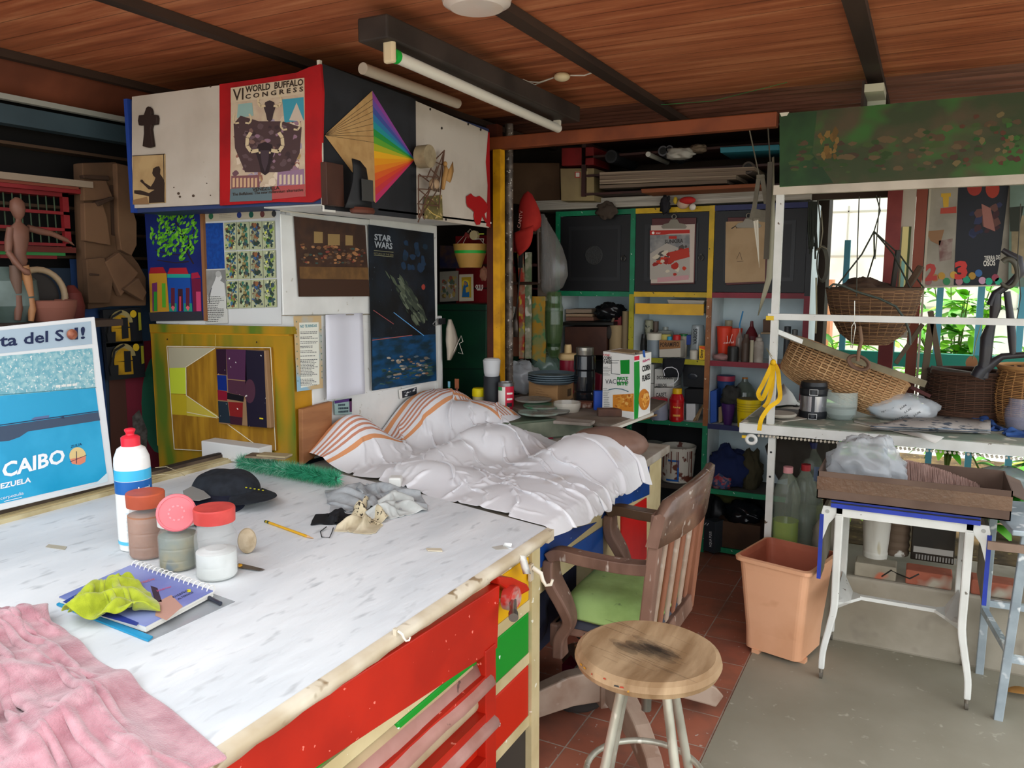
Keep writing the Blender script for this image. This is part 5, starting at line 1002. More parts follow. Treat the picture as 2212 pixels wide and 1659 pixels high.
# glass discs
for i, (x, y, R_, h, al, lab) in enumerate(((1165, 895, 46, 4, '#93ab9d', 'wide pale green glass disc, bottom left of the board surface'), (1172, 886, 42, 12, '#2f7a57', 'green edged glass disc between two grey ones'), (1152, 878, 40, 22, '#8f8d83', 'dusty grey disc on top of the green glass disc'), (1195, 893, 36, 6, '#5a5f5f', 'dark round glass dish nearest the carton'))):
    c = PZ(x, y, BT); s = mp(c); a = MB(); z_ = h*s*.6; a.lathe((c.x, c.y, BT+z_), [(0, 0), (R_*s*.96, 0), (R_*s, .004), (R_*s, .009), (R_*s*.9, .011), (0, .011)], M(al, r=.25, h2='#7d7a70', sc=9, alpha=.85)); a.build('glass_disc', label=lab, cat='disc', group='glass discs on the board')
a = MB(); c = PZ(1225, 888, BT); s = mp(c); a.lathe((c.x, c.y, BT), [(0, 0), (26*s, 0), (30*s, .03), (30*s, .045), (28*s, .045), (25*s, .012), (0, .012)], film('#c9c2b4', .5)); a.build('glass_bowl', label='shallow clear glass bowl of plaster beside the bricks', cat='bowl')
def tb(name, lab, cat, x, y, z, w_, d_, h_, m, rz=0, par=None, bevel=.003, m2=None):
    c = PZ(x, y, z); a = MB(); a.cbox((c.x, c.y, z+h_/2), (w_, d_, h_), m, rz); return a.build(name, par, lab, cat, bevel=bevel), c
bk_ = M('#7a4a38', r=.9, h2='#5f3a2c', sc=8, h3='#b0a295', sc3=20, th3=(.62, .7), bump=.3)
tb('brick', 'orange-brown brick piece right of the glass bowl', 'brick', 1262, 880, BT, .085, .06, .03, bk_, .2)
tb('brick', 'long dark wood block before the cereal box', 'block', 1318, 898, BT, .12, .05, .035, M('#5c4032', r=.85, h2='#47312a', sc=8), .5)
tb('stone_slab', 'flat grey stone slab at the front of the board', 'slab', 1240, 915, BT, .17, .08, .014, M('#8c8379', r=.9, h2='#766c62', sc=8), .1)
# carton with plates
ctn = thing('cardboard_box', PZ(1192, 868, BT), 'brown cardboard carton under the stack of grey plates', 'box')
cx = PZ(1192, 868, BT); s = mp(cx); w_ = 95*s; hc = ztop(cx, 828)-BT
A0 = PZ(1142, 862, BT); A1 = PZ(1204, 873, BT); A2 = PZ(1238, 860, BT); A3 = A0+(A2-A1)
kb = M('#b38a5e', r=.85, h2='#a67d52', sc=5)
a = MB(); a.prism([(p.x, p.y, BT) for p in (A0, A1, A2, A3)], (0, 0, hc), kb); a.build('carton', ctn, bevel=.002)
nA = (A1-A0).cross(V((0, 0, 1))).normalized(); a = MB(); o = A0+(A1-A0)*.25+V((0, 0, hc*.62))+nA*.0006
for i, t in enumerate(('SCREEN', 'GS-18001', '120MM OASIS LATCHED')): a.text(t, o+V((0, 0, -.012*i)), (A1-A0)*(.2+.12*i), V((0, 0, .004)), M('#5b4430'))
nB = (A2-A1).cross(V((0, 0, 1))).normalized(); q = A1+(A2-A1)*.62+nB*.0006+V((0, 0, hc*.2)); uB = (A2-A1)*.25
a.add([q, q+uB, q+uB+V((0, 0, hc*.4)), q+V((0, 0, hc*.4))], [(0, 1, 2, 3)], M('#5a432f')); a.build('print', ctn, 'dark printed lettering')
pz_ = BT+hc
for i in range(4):
    c = PZ(1193, 828, BT+hc); a = MB(); R_ = 53*mp(c); a.lathe((c.x, c.y, pz_+.003+i*.011), [(0, 0), (R_*.80, 0), (R_, .014), (R_, .018), (R_*.97, .018), (R_*.78, .005), (0, .005)], M('#5b6b74', r=.4, h2='#505f68', sc=5))
    a.build('plate', label='%s of four stacked blue-grey plates on the carton' % ('bottom', 'second from bottom', 'third from bottom', 'topmost')[i], cat='plate', group='stack of blue-grey plates')
# bags
def blob(name, lab, cat, c, r_, m, seed, amp=.25, freq=2.2, n=30, flat=True, parent=None, sub=0):
    a = MB(); c = V(c); P = []
    for j in range(n//2+1):
        th = PI*j/(n//2); row = []
        for i in range(n+1):
            ph = 2*PI*i/n; d = V((math.sin(th)*math.cos(ph), math.sin(th)*math.sin(ph), math.cos(th)))
            k_ = 1+amp*noise.noise(d*freq+V((seed*5.1, 0, 0)))+amp*.5*abs(noise.noise(d*freq*3+V((0, seed*2.3, 0))))
            p = V((d.x*r_[0]*k_, d.y*r_[1]*k_, d.z*r_[2]*k_))
            if flat and p.z < -r_[2]*.8: p.z = -r_[2]*.8
            row.append(c+p)
        P.append(row)
    a.grid(P, m); return a.build(name, parent, lab, cat, sub=sub)
bagm = film('#cdd2d6', .55, .2)
c = PZ(1110, 850, .90); blob('plastic_bag', 'milky grey plastic bag left of the carton', 'bag', (c.x, c.y+.05, .975), (.12, .09, .095), bagm, 2, .35, 2.6, 40)
c = PZ(1165, 800, .90); blob('plastic_bag', 'small green-grey plastic bag behind the stacked plates', 'bag', (-1.92, 4.12, 1.03), (.09, .07, .08), film('#7f9a8d', .6, .25), 3, .3)
c = PZ(1080, 832, .90); 
# mug wrapped with bag, can, yellow lid, brushes
e, c, s = lsh('tumbler', 'black tumbler with white scribbles and a plastic-wrapped top', 'tumbler', 1062, 3.495, .79, [(0, 1999), (17, 1999), (18, 860), (18, 812), (0, 812)], M('#25282c', r=.5), parts=[('body',), ('wrapped_top', [(15, 812), (17, 805), (18, 790), (19, 778), (15, 774), (6, 776), (0, 775)], film('#d6d8da', .75, .25), 'crinkled plastic top')])
a = MB()
curved_text(a, 'X', c, 18.4*s, toc+.55, ztop(c, 828), .010, .009, M('#e6e6e6')); curved_text(a, 'X', c, 18.4*s, toc+.9, ztop(c, 860), .010, .010, M('#e6e6e6')); curved_text(a, '8', c, 18.4*s, toc+1.2, ztop(c, 838), .010, .009, M('#e6e6e6')); a.build('scribble', e, 'white scribbles')
e, c, s = lsh('tin_can', 'small red and white labelled glue tin beside the black tumbler', 'tin', 1093, 3.49, .79, [(0, 1999), (17, 1999), (17, 832), (16, 830), (0, 830)], M('#c5203c', r=.35), parts=[('body',), ('rim', [(17.6, 833), (17.6, 826), (15, 825), (14, 828), (0, 828)], M('#8a8c8c', r=.3, metal=.8), 'grey metal lid')])
a = MB()
def bnd(a, c, R_, z0, z1, m, a0, a1, k=12):
    vs = []
    for i in range(k+1): an = a0+(a1-a0)*i/k; vs += [(c.x+R_*math.cos(an), c.y+R_*math.sin(an), z0), (c.x+R_*math.cos(an), c.y+R_*math.sin(an), z1)]
    a.add(vs, [(2*i, 2*i+2, 2*i+3, 2*i+1) for i in range(k)], m, True)
toc2 = math.atan2(-c.y, -c.x); bnd(a, c, 17.3*s, ztop(c, 880), ztop(c, 834), M('#e8e4dc'), toc2-1.3, toc2-.1); bnd(a, c, 17.4*s, ztop(c, 842), ztop(c, 834), M('#2f8a4a'), toc2-1.3, toc2-.5); bnd(a, c, 17.4*s, ztop(c, 876), ztop(c, 868), M('#2a2a2a'), toc2+.1, toc2+.8); bnd(a, c, 17.4*s, ztop(c, 862), ztop(c, 858), M('#e8e4dc'), toc2+.1, toc2+.9); bnd(a, c, 17.4*s, ztop(c, 850), ztop(c, 846), M('#e8e4dc'), toc2+.1, toc2+.9); a.build('label', e, 'white and red label')
lsh('small_tub', 'little tub with a bright yellow lid just left of the black tumbler', 'tub', 1033, 3.50, .792, [(0, 1999), (13, 1999), (13, 856, M('#e2cf12', r=.4)), (14, 855, M('#e2cf12', r=.4)), (14, 841, M('#e2cf12', r=.4)), (12, 838, M('#e2cf12', r=.4)), (0, 838)], M('#b9b08a', r=.5))
b0 = PY(985, 860, 3.44); b0.z = .79; hz = ztop(b0, 825)-.83; a = MB(); a.tube([b0, b0+V((0, .01, hz+.01))], .006, M('#7a3a2a')); a.cbox(b0+V((0, .01, hz+.03)), (.022, .006, .05), M('#9a5a3a')); a.build('paint_brush', label='brown-headed paint brush upright behind the striped hem of the sheet', cat='brush')
b0 = PY(974, 860, 3.44); b0.z = .79; a = MB(); a.cyl(b0, b0+V((-.01, 0, hz+.01)), .005, M('#3a9a5a')); a.cbox(b0+V((-.01, 0, hz+.025)), (.012, .004, .03), M('#7fb8d0')); a.build('paint_brush', label='green-handled paint brush upright behind the striped hem of the sheet', cat='brush')
_ = lsh('paint_tub', 'blue rounded tub behind the top of the sheet', 'tub', 955, 3.50, .792, [(0, 1999), (16, 1999), (19, 862), (15, 847), (0, 843)], M('#2a6a96', r=.6))
# thermoses
e, c, s, f = lz('thermos', 'tall black plastic-wrapped thermos behind the cereal box', 'thermos', 1262, 872, .90, [(0, 872), (23, 871), (23, 850), (21, 846), (23, 842), (23, 812), (22, 800), (24, 796), (23, 768), (19, 766), (0, 766)], M('#15171b', r=.12, coat=.6), parts=[('body',), ('cap', [(18, 768), (19, 756), (19, 750), (0, 750)], M('#8f8c84', r=.25, metal=.8), 'steel cap')])
e, c, s, f = lz('thermos', 'dark red thermos with a cream lid beside the black one', 'thermos', 1226, 850, .90, [(0, 850), (17, 850), (18, 830), (18, 775), (0, 775)], M('#7c1026', r=.35), parts=[('body',), ('lid', [(18.5, 777), (21, 773), (21, 765), (18, 763), (8, 762), (8, 750), (7, 744), (0, 744)], M('#c8a977', r=.5), 'cream lid')])
tb('box', 'bright blue plastic box beside the cereal box', 'box', 1292, 885, BT, .045, .04, .095, M('#123f9a', r=.35), .5)
a = MB(); c = PZ(1282, 862, BT); a.prism([c, c+V((.03, 0, 0)), c+V((.035, 0, .13)), c+V((.0, 0, .14))], (0, .03, 0), M('#6a1228', r=.4)); a.build('packet', label='dark red packet between thermos and cereal box', cat='packet')
# cereal box
CB = .885+.015
f0, f1, f2 = PZ(1301, 890, CB), PZ(1369, 906, CB), PZ(1404, 892, CB); hb = ztop(f1, 768)-CB; f3 = f0+(f2-f1)
cbx = thing('cereal_box', (f1+f3)/2, 'white corn flakes carton with green lettering and orange flakes', 'box')
wb = M('#e9e8e2', r=.5); a = MB(); a.prism([(p.x, p.y, CB) for p in (f0, f1, f2, f3)], (0, 0, hb), wb); a.prism([(p.x, p.y, CB+hb) for p in (f0.lerp(f2, .15), f1.lerp(f3, .2), f2.lerp(f0, .15), f3.lerp(f1, .2))], (0, 0, .004), M('#a08a6a')); a.build('carton', cbx)
n1 = (f1-f0).cross(V((0, 0, 1))).normalized(); n2 = (f2-f1).cross(V((0, 0, 1))).normalized()
a = CV(f0+n1*.0006, n1, .0006); bt_ = M('#15181a')
gnn = M('#0f8f2e', r=.5); rdd = M('#d21f3c', r=.5); fl_ = P_('#e09a3a', '#c97a24', '#eab25c', '#b8621c')
a.txt("Kellogg's", (1304, 768), (1318, 768), 3.5, rdd, 2, .02); a.txt('CORN', (1304, 777), (1321, 777), 7, bt_, 2, .03); a.txt('FLAKES', (1304, 785), (1321, 785), 7, bt_, 2, .03)
a.pline([(1320, 779), (1338, 779)], 1, bt_, 2); a.pline([(1320, 784), (1335, 784)], 1, bt_, 2); a.pline([(1321, 778), (1321, 807), (1340, 809)], 1, bt_, 2)
a.poly([(1340, 778), (1360, 777), (1360, 808), (1341, 808)], gnn, 1)
a.txt('VACITOS', (1308, 829), (1358, 829), 10, M('#3a4048'), 2); a.txt('BEST', (1334, 820), (1358, 820), 6, gnn, 3, .03); a.txt('BITE', (1334, 832), (1356, 832), 7, gnn, 3, .04); a.pline([(1315, 842), (1330, 839), (1345, 841), (1358, 846)], 2, M('#5a7a84'), 2)
a.scrawl([(1302, 792), (1319, 792), (1319, 812), (1303, 812)], 6, M('#8a8a88'), 2, th=.35); a.scrawl([(1303, 838), (1316, 838), (1318, 880), (1305, 880)], 11, M('#8a8a88'), 2, th=.35)
a.poly([(1324, 853), (1369, 850), (1369, 890), (1324, 884)], M('#d8892c'), 1); a.blobs([(1324, 851), (1369, 849), (1369, 890), (1324, 884)], 50, fl_, 2, .06, .16, 3)
a.poly([(1300, 899), (1310, 899), (1310, 893), (1302, 890)], wb, 0) if 0 else None
a.build('front_print', cbx, 'front print')
a = CV(f1+n2*.0006, n2, .0006)
a.poly([(1369.5, 782), (1381, 780), (1382, 830), (1378, 903), (1370, 906)], gnn, 1); a.poly([(1370, 770), (1381, 768), (1381, 777), (1370, 779)], rdd, 1)
a.txt('MAXI', (1371, 766), (1380, 764), 5, bt_, 2, .03); a.poly([(1387, 757), (1392, 756), (1394, 772), (1390, 772)], M('#2456a6'), 2); a.txt("Kellogg's", (1388, 783), (1403, 778), 5, M('#c2306c'), 3, .03)
a.txt('CORN', (1387, 803), (1404, 798), 12, bt_, 3, .03); a.txt('FLAKES', (1387, 824), (1404, 818), 12, bt_, 3, .03); a.circ((1391, 863), 12, 23, fl_[1], 2); a.blobs([(1382, 845), (1402, 842), (1402, 880), (1382, 884)], 30, fl_, 3, .08, .2, 5)
a.build('side_print', cbx, 'side print')
# ================================================================ swivel armchair
cw = M('#785a4c', r=.55, h2='#5a4034', sc=9, st=(1, 1, .4), h3='#b0a398', sc3=40, th3=(.66, .72), bump=.3, bsc=40)
cwl = M('#a08b7a', r=.6, h2='#866b5a', sc=6, h3='#c5b9ac', sc3=14, th3=(.6, .75), bump=.3); cw2 = M('#8a5840', r=.5, h2='#6a4030', sc=7, st=(1, 1, .3), bump=.3)
ch = thing('swivel_armchair', (-.9, 2.48, 0), 'worn wooden swivel armchair with green seat pad pushed at the desk', 'chair')
def swp(pts, w_, h_, m, up=(0, 0, 1)):   # swept flat bar: (point) with per-point width/height
    a = MB(); pts = [V(p) for p in pts]; n = len(pts); P = []
    ws = w_ if isinstance(w_, (list, tuple)) else [w_]*n; hs_ = h_ if isinstance(h_, (list, tuple)) else [h_]*n
    for i, p in enumerate(pts):
        t = (pts[min(i+1, n-1)]-pts[max(i-1, 0)]).normalized(); s_ = V(up).cross(t)
        if s_.length < .01: s_ = V((0, 1, 0))
        s_.normalize(); u = t.cross(s_); W_, H_ = s_*ws[i]/2, u*hs_[i]/2
        P.append([p-W_-H_, p+W_-H_, p+W_+H_, p-W_+H_])
    vs = [q for r in P for q in r]; fs = [(0, 1, 2, 3)[::-1], tuple(4*(n-1)+k for k in range(4))]
    for i in range(n-1):
        for k in range(4): fs.append((4*i+k, 4*i+(k+1) % 4, 4*i+4+(k+1) % 4, 4*i+4+k))
    a.add(vs, fs, m, False); return a
def spline(pts, k=6):
    pts = [V(p) for p in pts]; out = []
    for i in range(len(pts)-1):
        p0 = pts[max(i-1, 0)]; p1 = pts[i]; p2 = pts[i+1]; p3 = pts[min(i+2, len(pts)-1)]
        for j in range(k):
            t = j/k; out.append(.5*((2*p1)+(p2-p0)*t+(2*p0-5*p1+4*p2-p3)*t*t+(3*p1-p0-3*p2+p3)*t*t*t))
    return out+[pts[-1]]
ya, yb_ = 2.20, 2.73; yc_ = (ya+yb_)/2
# seat (frame, dark pad, green pad)
a = MB(); a.prism([(-1.01, ya+.03, .405), (-.71, ya+.04, .405), (-.70, yb_-.04, .405), (-1.01, yb_-.03, .405)], (0, 0, .035), cw); a.box((-1.015, ya+.02, .36), (-.985, yb_-.02, .44), cw); a.build('seat', ch, bevel=.008)
def pad(x0, x1, y0, y1, z, t, m, rr=4, dip=.01, tilt=0):
    P = []; P2 = []
    for j in range(19):
        row = []
        for i in range(19):
            u, v = i/18*2-1, j/18*2-1; e_ = (1-abs(u)**rr)*(1-abs(v)**rr); X = x0+(x1-x0)*(u+1)/2; Y = y0+(y1-y0)*(v+1)/2
            X -= (abs(v)**4)*.02*u; Y -= (abs(u)**4)*.02*v
            row.append((X, Y, z+t*max(e_, 0)**.35+.006*noise.noise(V((X*12, Y*12, z)))+tilt*(X-x0)))
        P.append(row)
    return P
a = MB(); a.grid(pad(-1.015, -.69, ya+.03, yb_-.03, .435, .03, None), M('#3b3c46', r=.95)); a.build('under_pad', ch, 'dark grey under-pad', solid=.004)
gpm = M('#93ad6a', r=.95, h2='#7d9655', sc=6, h3='#5d6a44', sc3=30, th3=(.68, .74), bump=.25, bsc=60)
a = MB(); a.grid(pad(-1.01, -.69, ya+.035, yb_-.04, .46, .075, None), gpm); a.build('seat_pad', ch, 'stained green cloth seat pad', solid=.004, sub=1)
for y in (ya, yb_):
    a = swp(spline([(-1.005, y, .67), (-.97, y, .688), (-.88, y-.004, .685), (-.76, y, .682), (-.66, y+.004, .69)]), [.05]*25, [.036]*25, cw if y == ya else M('#56402f', r=.4, h2='#473124', sc=6)); a.build('armrest', ch, bevel=.008)
    a = swp(spline([(-1.0, y, .665), (-.995, y, .60), (-.955, y, .53), (-.935, y, .47), (-.965, y, .41), (-.965, y, .35)]), .036, [.06+.02*math.sin(i/30*PI*2) for i in range(31)], cw, up=(0, 1, 0)); a.build('arm_support', ch, bevel=.006)
# back: posts, slats, crest
def bk(y, x0, z0, x1, z1, w_, d_, m, nm, lab=None): a = MB(); a.bar((x0, y, z0), (x1, y+.0, z1), w_, d_, m, up=(1, 0, .2)); return a.build(nm, ch, lab, bevel=.005)
for y in (ya+.0, yb_+.0): bk(y, -.70, .36, -.655, .86, .045, .035, cw if y == ya else cw2, 'back_post')
for i in range(6):
    y = ya+.075+i*.0765; bk(y, -.693, .43, -.645, .84, .032, .013, cw2 if i % 2 else cwl, 'back_slat')
cr_ = []
for i in range(15):
    t = i/14; y = ya-.035+t*(yb_-ya+.07); xo = .045*math.sin(PI*t); zt_ = .90+.03*math.sin(PI*t)
    if i in (0, 14): zt_ -= .03
    cr_.append([(-.60+xo-.012, y, .765+.0*t), (-.575+xo-.012, y, zt_-.008), (-.570+xo, y, zt_), (-.560+xo+.006, y, zt_-.008), (-.585+xo+.012, y, .765), (-.60+xo-.012, y, .765)])
cr_ = [[V(p)-V((.072, 0, 0)) for p in q] for q in cr_]
a = MB(); a.grid(cr_, M('#4f3a30', r=.25, h2='#6b5347', sc=8, h3='#a89d94', sc3=24, th3=(.66, .72), bump=.2)); a.add(cr_[0][:5], [(0, 1, 2, 3, 4)], cw); a.add(cr_[-1][:5], [(4, 3, 2, 1, 0)], cw); a.build('crest_rail', ch, 'dark shiny curved crest rail')
a = MB(); a.box((-.72, ya, .355), (-.68, yb_, .42), cw); a.build('back_rail', ch, bevel=.004)
a = MB(); a.cyl((-.90, yc_, .08), (-.90, yc_, .36), .022, M('#4b4642', r=.4, metal=.5)); a.cyl((-.90, yc_, .33), (-.90, yc_, .37), .12, M('#3a3531', r=.5), 24); a.build('column', ch, 'metal column')
for (fx, fy) in ((-.58, 2.72), (-1.20, 2.17), (-.64, 2.18), (-1.18, 2.76)):
    d = V((fx+.90, fy-yc_, 0)); a = swp([V((-.90, yc_, .155))+d*.06, V((-.90, yc_, .15))+d*.35, V((-.90, yc_, .115))+d*.7, V((-.90, yc_, .07))+d*.92, V((-.90, yc_, .045))+d], .055, [.12, .11, .09, .07, .05], cwl); a.build('star_leg', ch, 'pale worn base leg', bevel=.006)
a = MB(); a.cbox((-.90, yc_, .14), (.085, .085, .12), cwl, .75); a.build('hub', ch)
# ================================================================ round stool
STC = V((-.545, 1.765, 0)); sw = M('#b09472', r=.6, h2='#86694a', sc=5, st=(4, .8, 1), th=(.36, .66), bump=.35, bsc=20)
stl = thing('round_stool', STC, 'round wooden-topped stool with silver metal legs at front', 'stool')
a = MB(); a.lathe(STC, [(0, .615), (.150, .612), (.170, .622), (.176, .636), (.172, .650), (.160, .657), (.135, .655), (.09, .650), (0, .648)], sw, 48); a.build('seat', stl)
a = MB(); R = random.Random(9); dkst = [film('#241c17', .30, .6), film('#3a2e26', .22, .6)]
for i in range(44):
    big = i < 16; x, y = (R.gauss(0, .034), R.gauss(0, .024)) if big else (R.uniform(-.11, .11), R.uniform(-.10, .10)); l, w_ = (R.uniform(.03, .06), R.uniform(.007, .016)) if big else (R.uniform(.02, .06), R.uniform(.0008, .0025)); an = -.35+R.uniform(-.12, .12); z_ = .6565+.00012*i
    a.add([STC+V((x+l*math.cos(t)*math.cos(an)-w_*math.sin(t)*math.sin(an), y+l*math.cos(t)*math.sin(an)+w_*math.sin(t)*math.cos(an), z_)) for t in [2*PI*k/10 for k in range(10)]], [tuple(range(10))], dkst[i % 2])
a.build('wear_marks', stl, 'dark worn patch and scratches in the middle of the seat')
a = MB(); R = random.Random(3)
for i in range(14):
    an = R.uniform(PI*.95, PI*1.6); r_ = .1745; z_ = R.uniform(.632, .648); w_ = R.uniform(.004, .014)
    a.add([STC+V(((r_+.001)*math.cos(an+q), (r_+.001)*math.sin(an+q), z_+dz)) for q, dz in ((-w_*3, 0), (w_*3, .001), (w_*2, .005), (-w_*2, .004))], [(0, 1, 2, 3)], M(['#c28a1c', '#a8402c', '#3a3a38'][i % 3]))
a.build('paint_spots', stl, 'yellow and red paint spots on the rim')
a = MB(); a.lathe(STC, [(0, .585), (.085, .585), (.098, .592), (.098, .612), (0, .612)], M('#77736a', r=.4, metal=.5, h2='#5d5850', sc=10), 32); a.cyl(STC+V((0, 0, .50)), STC+V((0, 0, .59)), .012, M('#6a665e', r=.4, metal=.6)); a.build('swivel_plate', stl, 'grey metal swivel plate')
sm_ = M('#b9b6a8', r=.35, metal=.45, h2='#8f8a7c', sc=14, st=(1, 1, .3), h3='#ddd8cc', sc3=30, th3=(.6, .66))
for an in (math.radians(235), math.radians(325), math.radians(55), math.radians(145)):
    p0 = STC+V((.07*math.cos(an), .07*math.sin(an), .595)); p1 = STC+V((.21*math.cos(an), .21*math.sin(an), .0))
    a = MB(); a.cyl(p0, p1, .0115, sm_, 14); o = a.build('leg', stl)
    b_ = MB(); b_.cyl(p1+V((0, 0, .0)), p1+(p0-p1)*.035, .0145, M('#1c1c1c', r=.8), 14); b_.build('rubber_foot', o)
a = MB(); rr = .07+.14*(.595-.33)/.595+.012; a.tube([STC+V((rr*math.cos(t), rr*math.sin(t), .33)) for t in [2*PI*i/40 for i in range(40)]], .008, sm_, 10, closed=True); a.build('foot_ring', stl)
# floor things below the desk
a = MB(); a.ell((-1.03, 2.52, .05), (.10, .12, .045), M('#2f2a27', r=.9)); a.build('dark_bag', label='crumpled dark bag on the tiles under the armchair', cat='bag')
a = MB(); p = PZ(1155, 1425, .06); a.cbox((-1.10, 2.62, .06), (.05, .08, .10), M('#7c1038', r=.5)); a.cbox((-1.072, 2.62, .06), (.004, .08, .10), M('#d8d4cc')); a.build('small_carton', label='crimson and white carton on the floor under the armchair', cat='carton')

blob('dark_garment', 'dark navy garment hanging behind the cream table corner leg', 'garment', (-1.10, 2.24, .50), (.06, .10, .16), M('#1b1e33', r=.95), 61, .35, flat=False)
# ================================================================ back shelves
SY = 4.34; SD = .30
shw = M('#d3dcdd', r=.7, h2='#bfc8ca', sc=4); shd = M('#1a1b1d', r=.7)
grn = M('#127a52', r=.5, h2='#0f6646', sc=8, h3='#c2cfc4', sc3=70, th3=(.72, .74)); ylw = M('#c9a012', r=.5, h2='#a98c14', sc=8, h3='#3a3218', sc3=60, th3=(.72, .74)); mrn = M('#7a1628', r=.5, h2='#66121f', sc=8); brn = M('#7c4a26', r=.5, h2='#8f5a30', sc=12, h3='#c9b79a', sc3=60, th3=(.68, .72)); olv = M('#8a8a14', r=.5, h2='#a59a1a', sc=8, h3='#3d3a12', sc3=50, th3=(.68, .72)); nvy = M('#1f2350', r=.5); blk_ = M('#141417', r=.5)
su = thing('shelf_unit', (-1.2, 4.5, 0), 'tall back shelf unit with green, yellow and maroon painted edges', 'shelf unit')
XA, XB_, XC_, XD_ = -1.945, -1.485, -1.045, -.545
zs = [.03, .36, .725, 1.075, 1.445, 1.905]
a = MB(); a.box((XA, SY+SD, 0), (XD_, SY+SD+.015, 1.93), M('#c2d0d4', r=.8, h2='#aebcc1', sc=3)); a.build('back_board', su)
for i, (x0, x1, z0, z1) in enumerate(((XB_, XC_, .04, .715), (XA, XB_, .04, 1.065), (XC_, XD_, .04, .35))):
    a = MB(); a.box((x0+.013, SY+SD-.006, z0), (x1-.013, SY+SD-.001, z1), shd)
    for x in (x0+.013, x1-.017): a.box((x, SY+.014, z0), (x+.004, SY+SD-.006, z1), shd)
    a.build('darkening_panel', su)  # thin black panels added at back and sides to darken these bays
def post(x, segs):
    for z0, z1, m in segs:
        a = MB(); a.box((x-.014, SY, z0), (x+.014, SY+.012, z1), m); a.build('edge_strip', su)
    a = MB(); a.box((x-.012, SY+.012, 0), (x+.012, SY+SD, 1.92), shw); a.build('upright', su)
post(XA, ((0, 1.075, grn), (1.075, 1.92, grn))); post(XB_, ((0, .725, grn), (.725, 1.445, olv), (1.445, 1.92, grn)))
post(XC_, ((0, .725, grn), (.725, 1.43, brn), (1.43, 1.92, ylw))); post(XD_, ((0, .725, nvy), (.725, 1.445, mrn), (1.445, 1.92, blk_)))
def shelf(x0, x1, z, m, t=.014):
    a = MB(); a.box((x0+.014, SY, z-t), (x1-.014, SY+.010, z+t), m); a.build('edge_strip', su)
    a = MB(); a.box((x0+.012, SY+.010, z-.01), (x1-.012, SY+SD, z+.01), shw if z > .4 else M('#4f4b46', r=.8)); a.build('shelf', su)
for x0, x1, cols in ((XA, XB_, {0: blk_, 1: grn, 2: grn, 3: blk_, 4: grn, 5: grn}), (XB_, XC_, {0: blk_, 1: M('#3b352f'), 2: grn, 3: olv, 4: ylw, 5: ylw}), (XC_, XD_, {0: grn, 1: grn, 2: nvy, 3: mrn, 4: mrn, 5: nvy})):
    for i, z in enumerate(zs): shelf(x0, x1, z, cols[i])
for i, (x0, x1) in enumerate(((XA, XB_), (XB_, XC_), (XC_, XD_))):
    a = MB(); a.box((x0+.016, SY+.004, 1.462), (x1-.016, SY+.018, 1.888), blk_); o = a.build('door', su, 'black panelled door')
    b_ = MB(); b_.box((x0+.07, SY-.002, 1.52), (x1-.07, SY+.004, 1.83), M('#1d1e21', r=.45)); b_.box((x0+.09, SY-.004, 1.54), (x1-.09, SY+.0, 1.81), blk_)
    if i == 0: b_.lathe(((x0+x1)/2, SY-.006, 1.665), [(0, .0), (.05, .0), (.055, .002), (.05, .004)], M('#2b2b2b', r=.5, bump=.8, sc=60), T=Matrix.Rotation(PI/2, 4, 'X'))
    b_.build('raised_panel', o)
    if i < 2:
        b_ = MB(); b_.cyl((x1-.05, SY+.004, 1.66), (x1-.05, SY-.012, 1.66), .006, M('#3a3835', r=.3, metal=.8)); b_.tube([(x1-.05+.012*math.sin(t), SY-.012, 1.645+.014*math.cos(t)) for t in [2*PI*k/14 for k in range(14)]], .003, M('#4a4742', r=.3, metal=.8), 6, closed=True); b_.build('ring_handle', o)
# yellow tray / drawer under top of the middle bay
a = MB(); p0, p1 = PY(1372, 660, SY-.02), PY(1527, 686, SY-.02); a.box((XB_+.03, SY-.02, 1.335), (XC_-.025, SY-.005, 1.395), M('#d3a010', r=.45, h2='#c2930f', sc=8, h3='#3d3010', sc3=60, th3=(.73, .75))); a.box((XB_+.03, SY-.005, 1.335), (XC_-.025, SY+.22, 1.345), shw)
meta(a.build('drawer'), 'bright yellow shallow drawer under the middle black door', 'drawer')
a = MB(); c0 = PY(1485, 655, SY); a.prism([PY(x, y, SY+.02) for x, y in ((1440, 647), (1522, 649), (1518, 661), (1446, 660))], (0, .15, 0), M('#a29b8f', r=.6)); a.build('tray', label='pale shallow tray lying on the yellow drawer', cat='tray', bevel=.003)
# clipboards on doors
def clip(pts, lab, paper, draw):
    p = CV((0, SY-.012, 0), (0, -1, 0)); e = thing('clipboard', p.P((pts[0][0]+pts[1][0])/2, pts[2][1]), lab, 'clipboard')
    p.slab(pts, .004, M('#4a1c1c', r=.5)); p.build('board', e, bevel=.002)
    q = CV((0, SY-.014, 0), (0, -1, 0)); draw(q); q.build('sheet', e, paper)
    cx_ = (pts[0][0]+pts[1][0])/2; y0 = pts[0][1]
    r_ = CV((0, SY-.018, 0), (0, -1, 0)); r_.slab([(cx_-28, y0+18), (cx_-22, y0+12), (cx_-12, y0+10), (cx_-7, y0+2), (cx_+7, y0+2), (cx_+12, y0+10), (cx_+22, y0+12), (cx_+28, y0+18), (cx_+24, y0+22), (cx_-24, y0+22)], .003, M('#6b6458', r=.4, metal=.6)); c = r_.P(cx_, y0-4); r_.tube([c+V((.012*math.sin(t), 0, .012*math.cos(t))) for t in [2*PI*k/14 for k in range(14)]], .003, M('#7a7468', r=.35, metal=.7), 6, closed=True); r_.build('clip', e, 'metal clip')
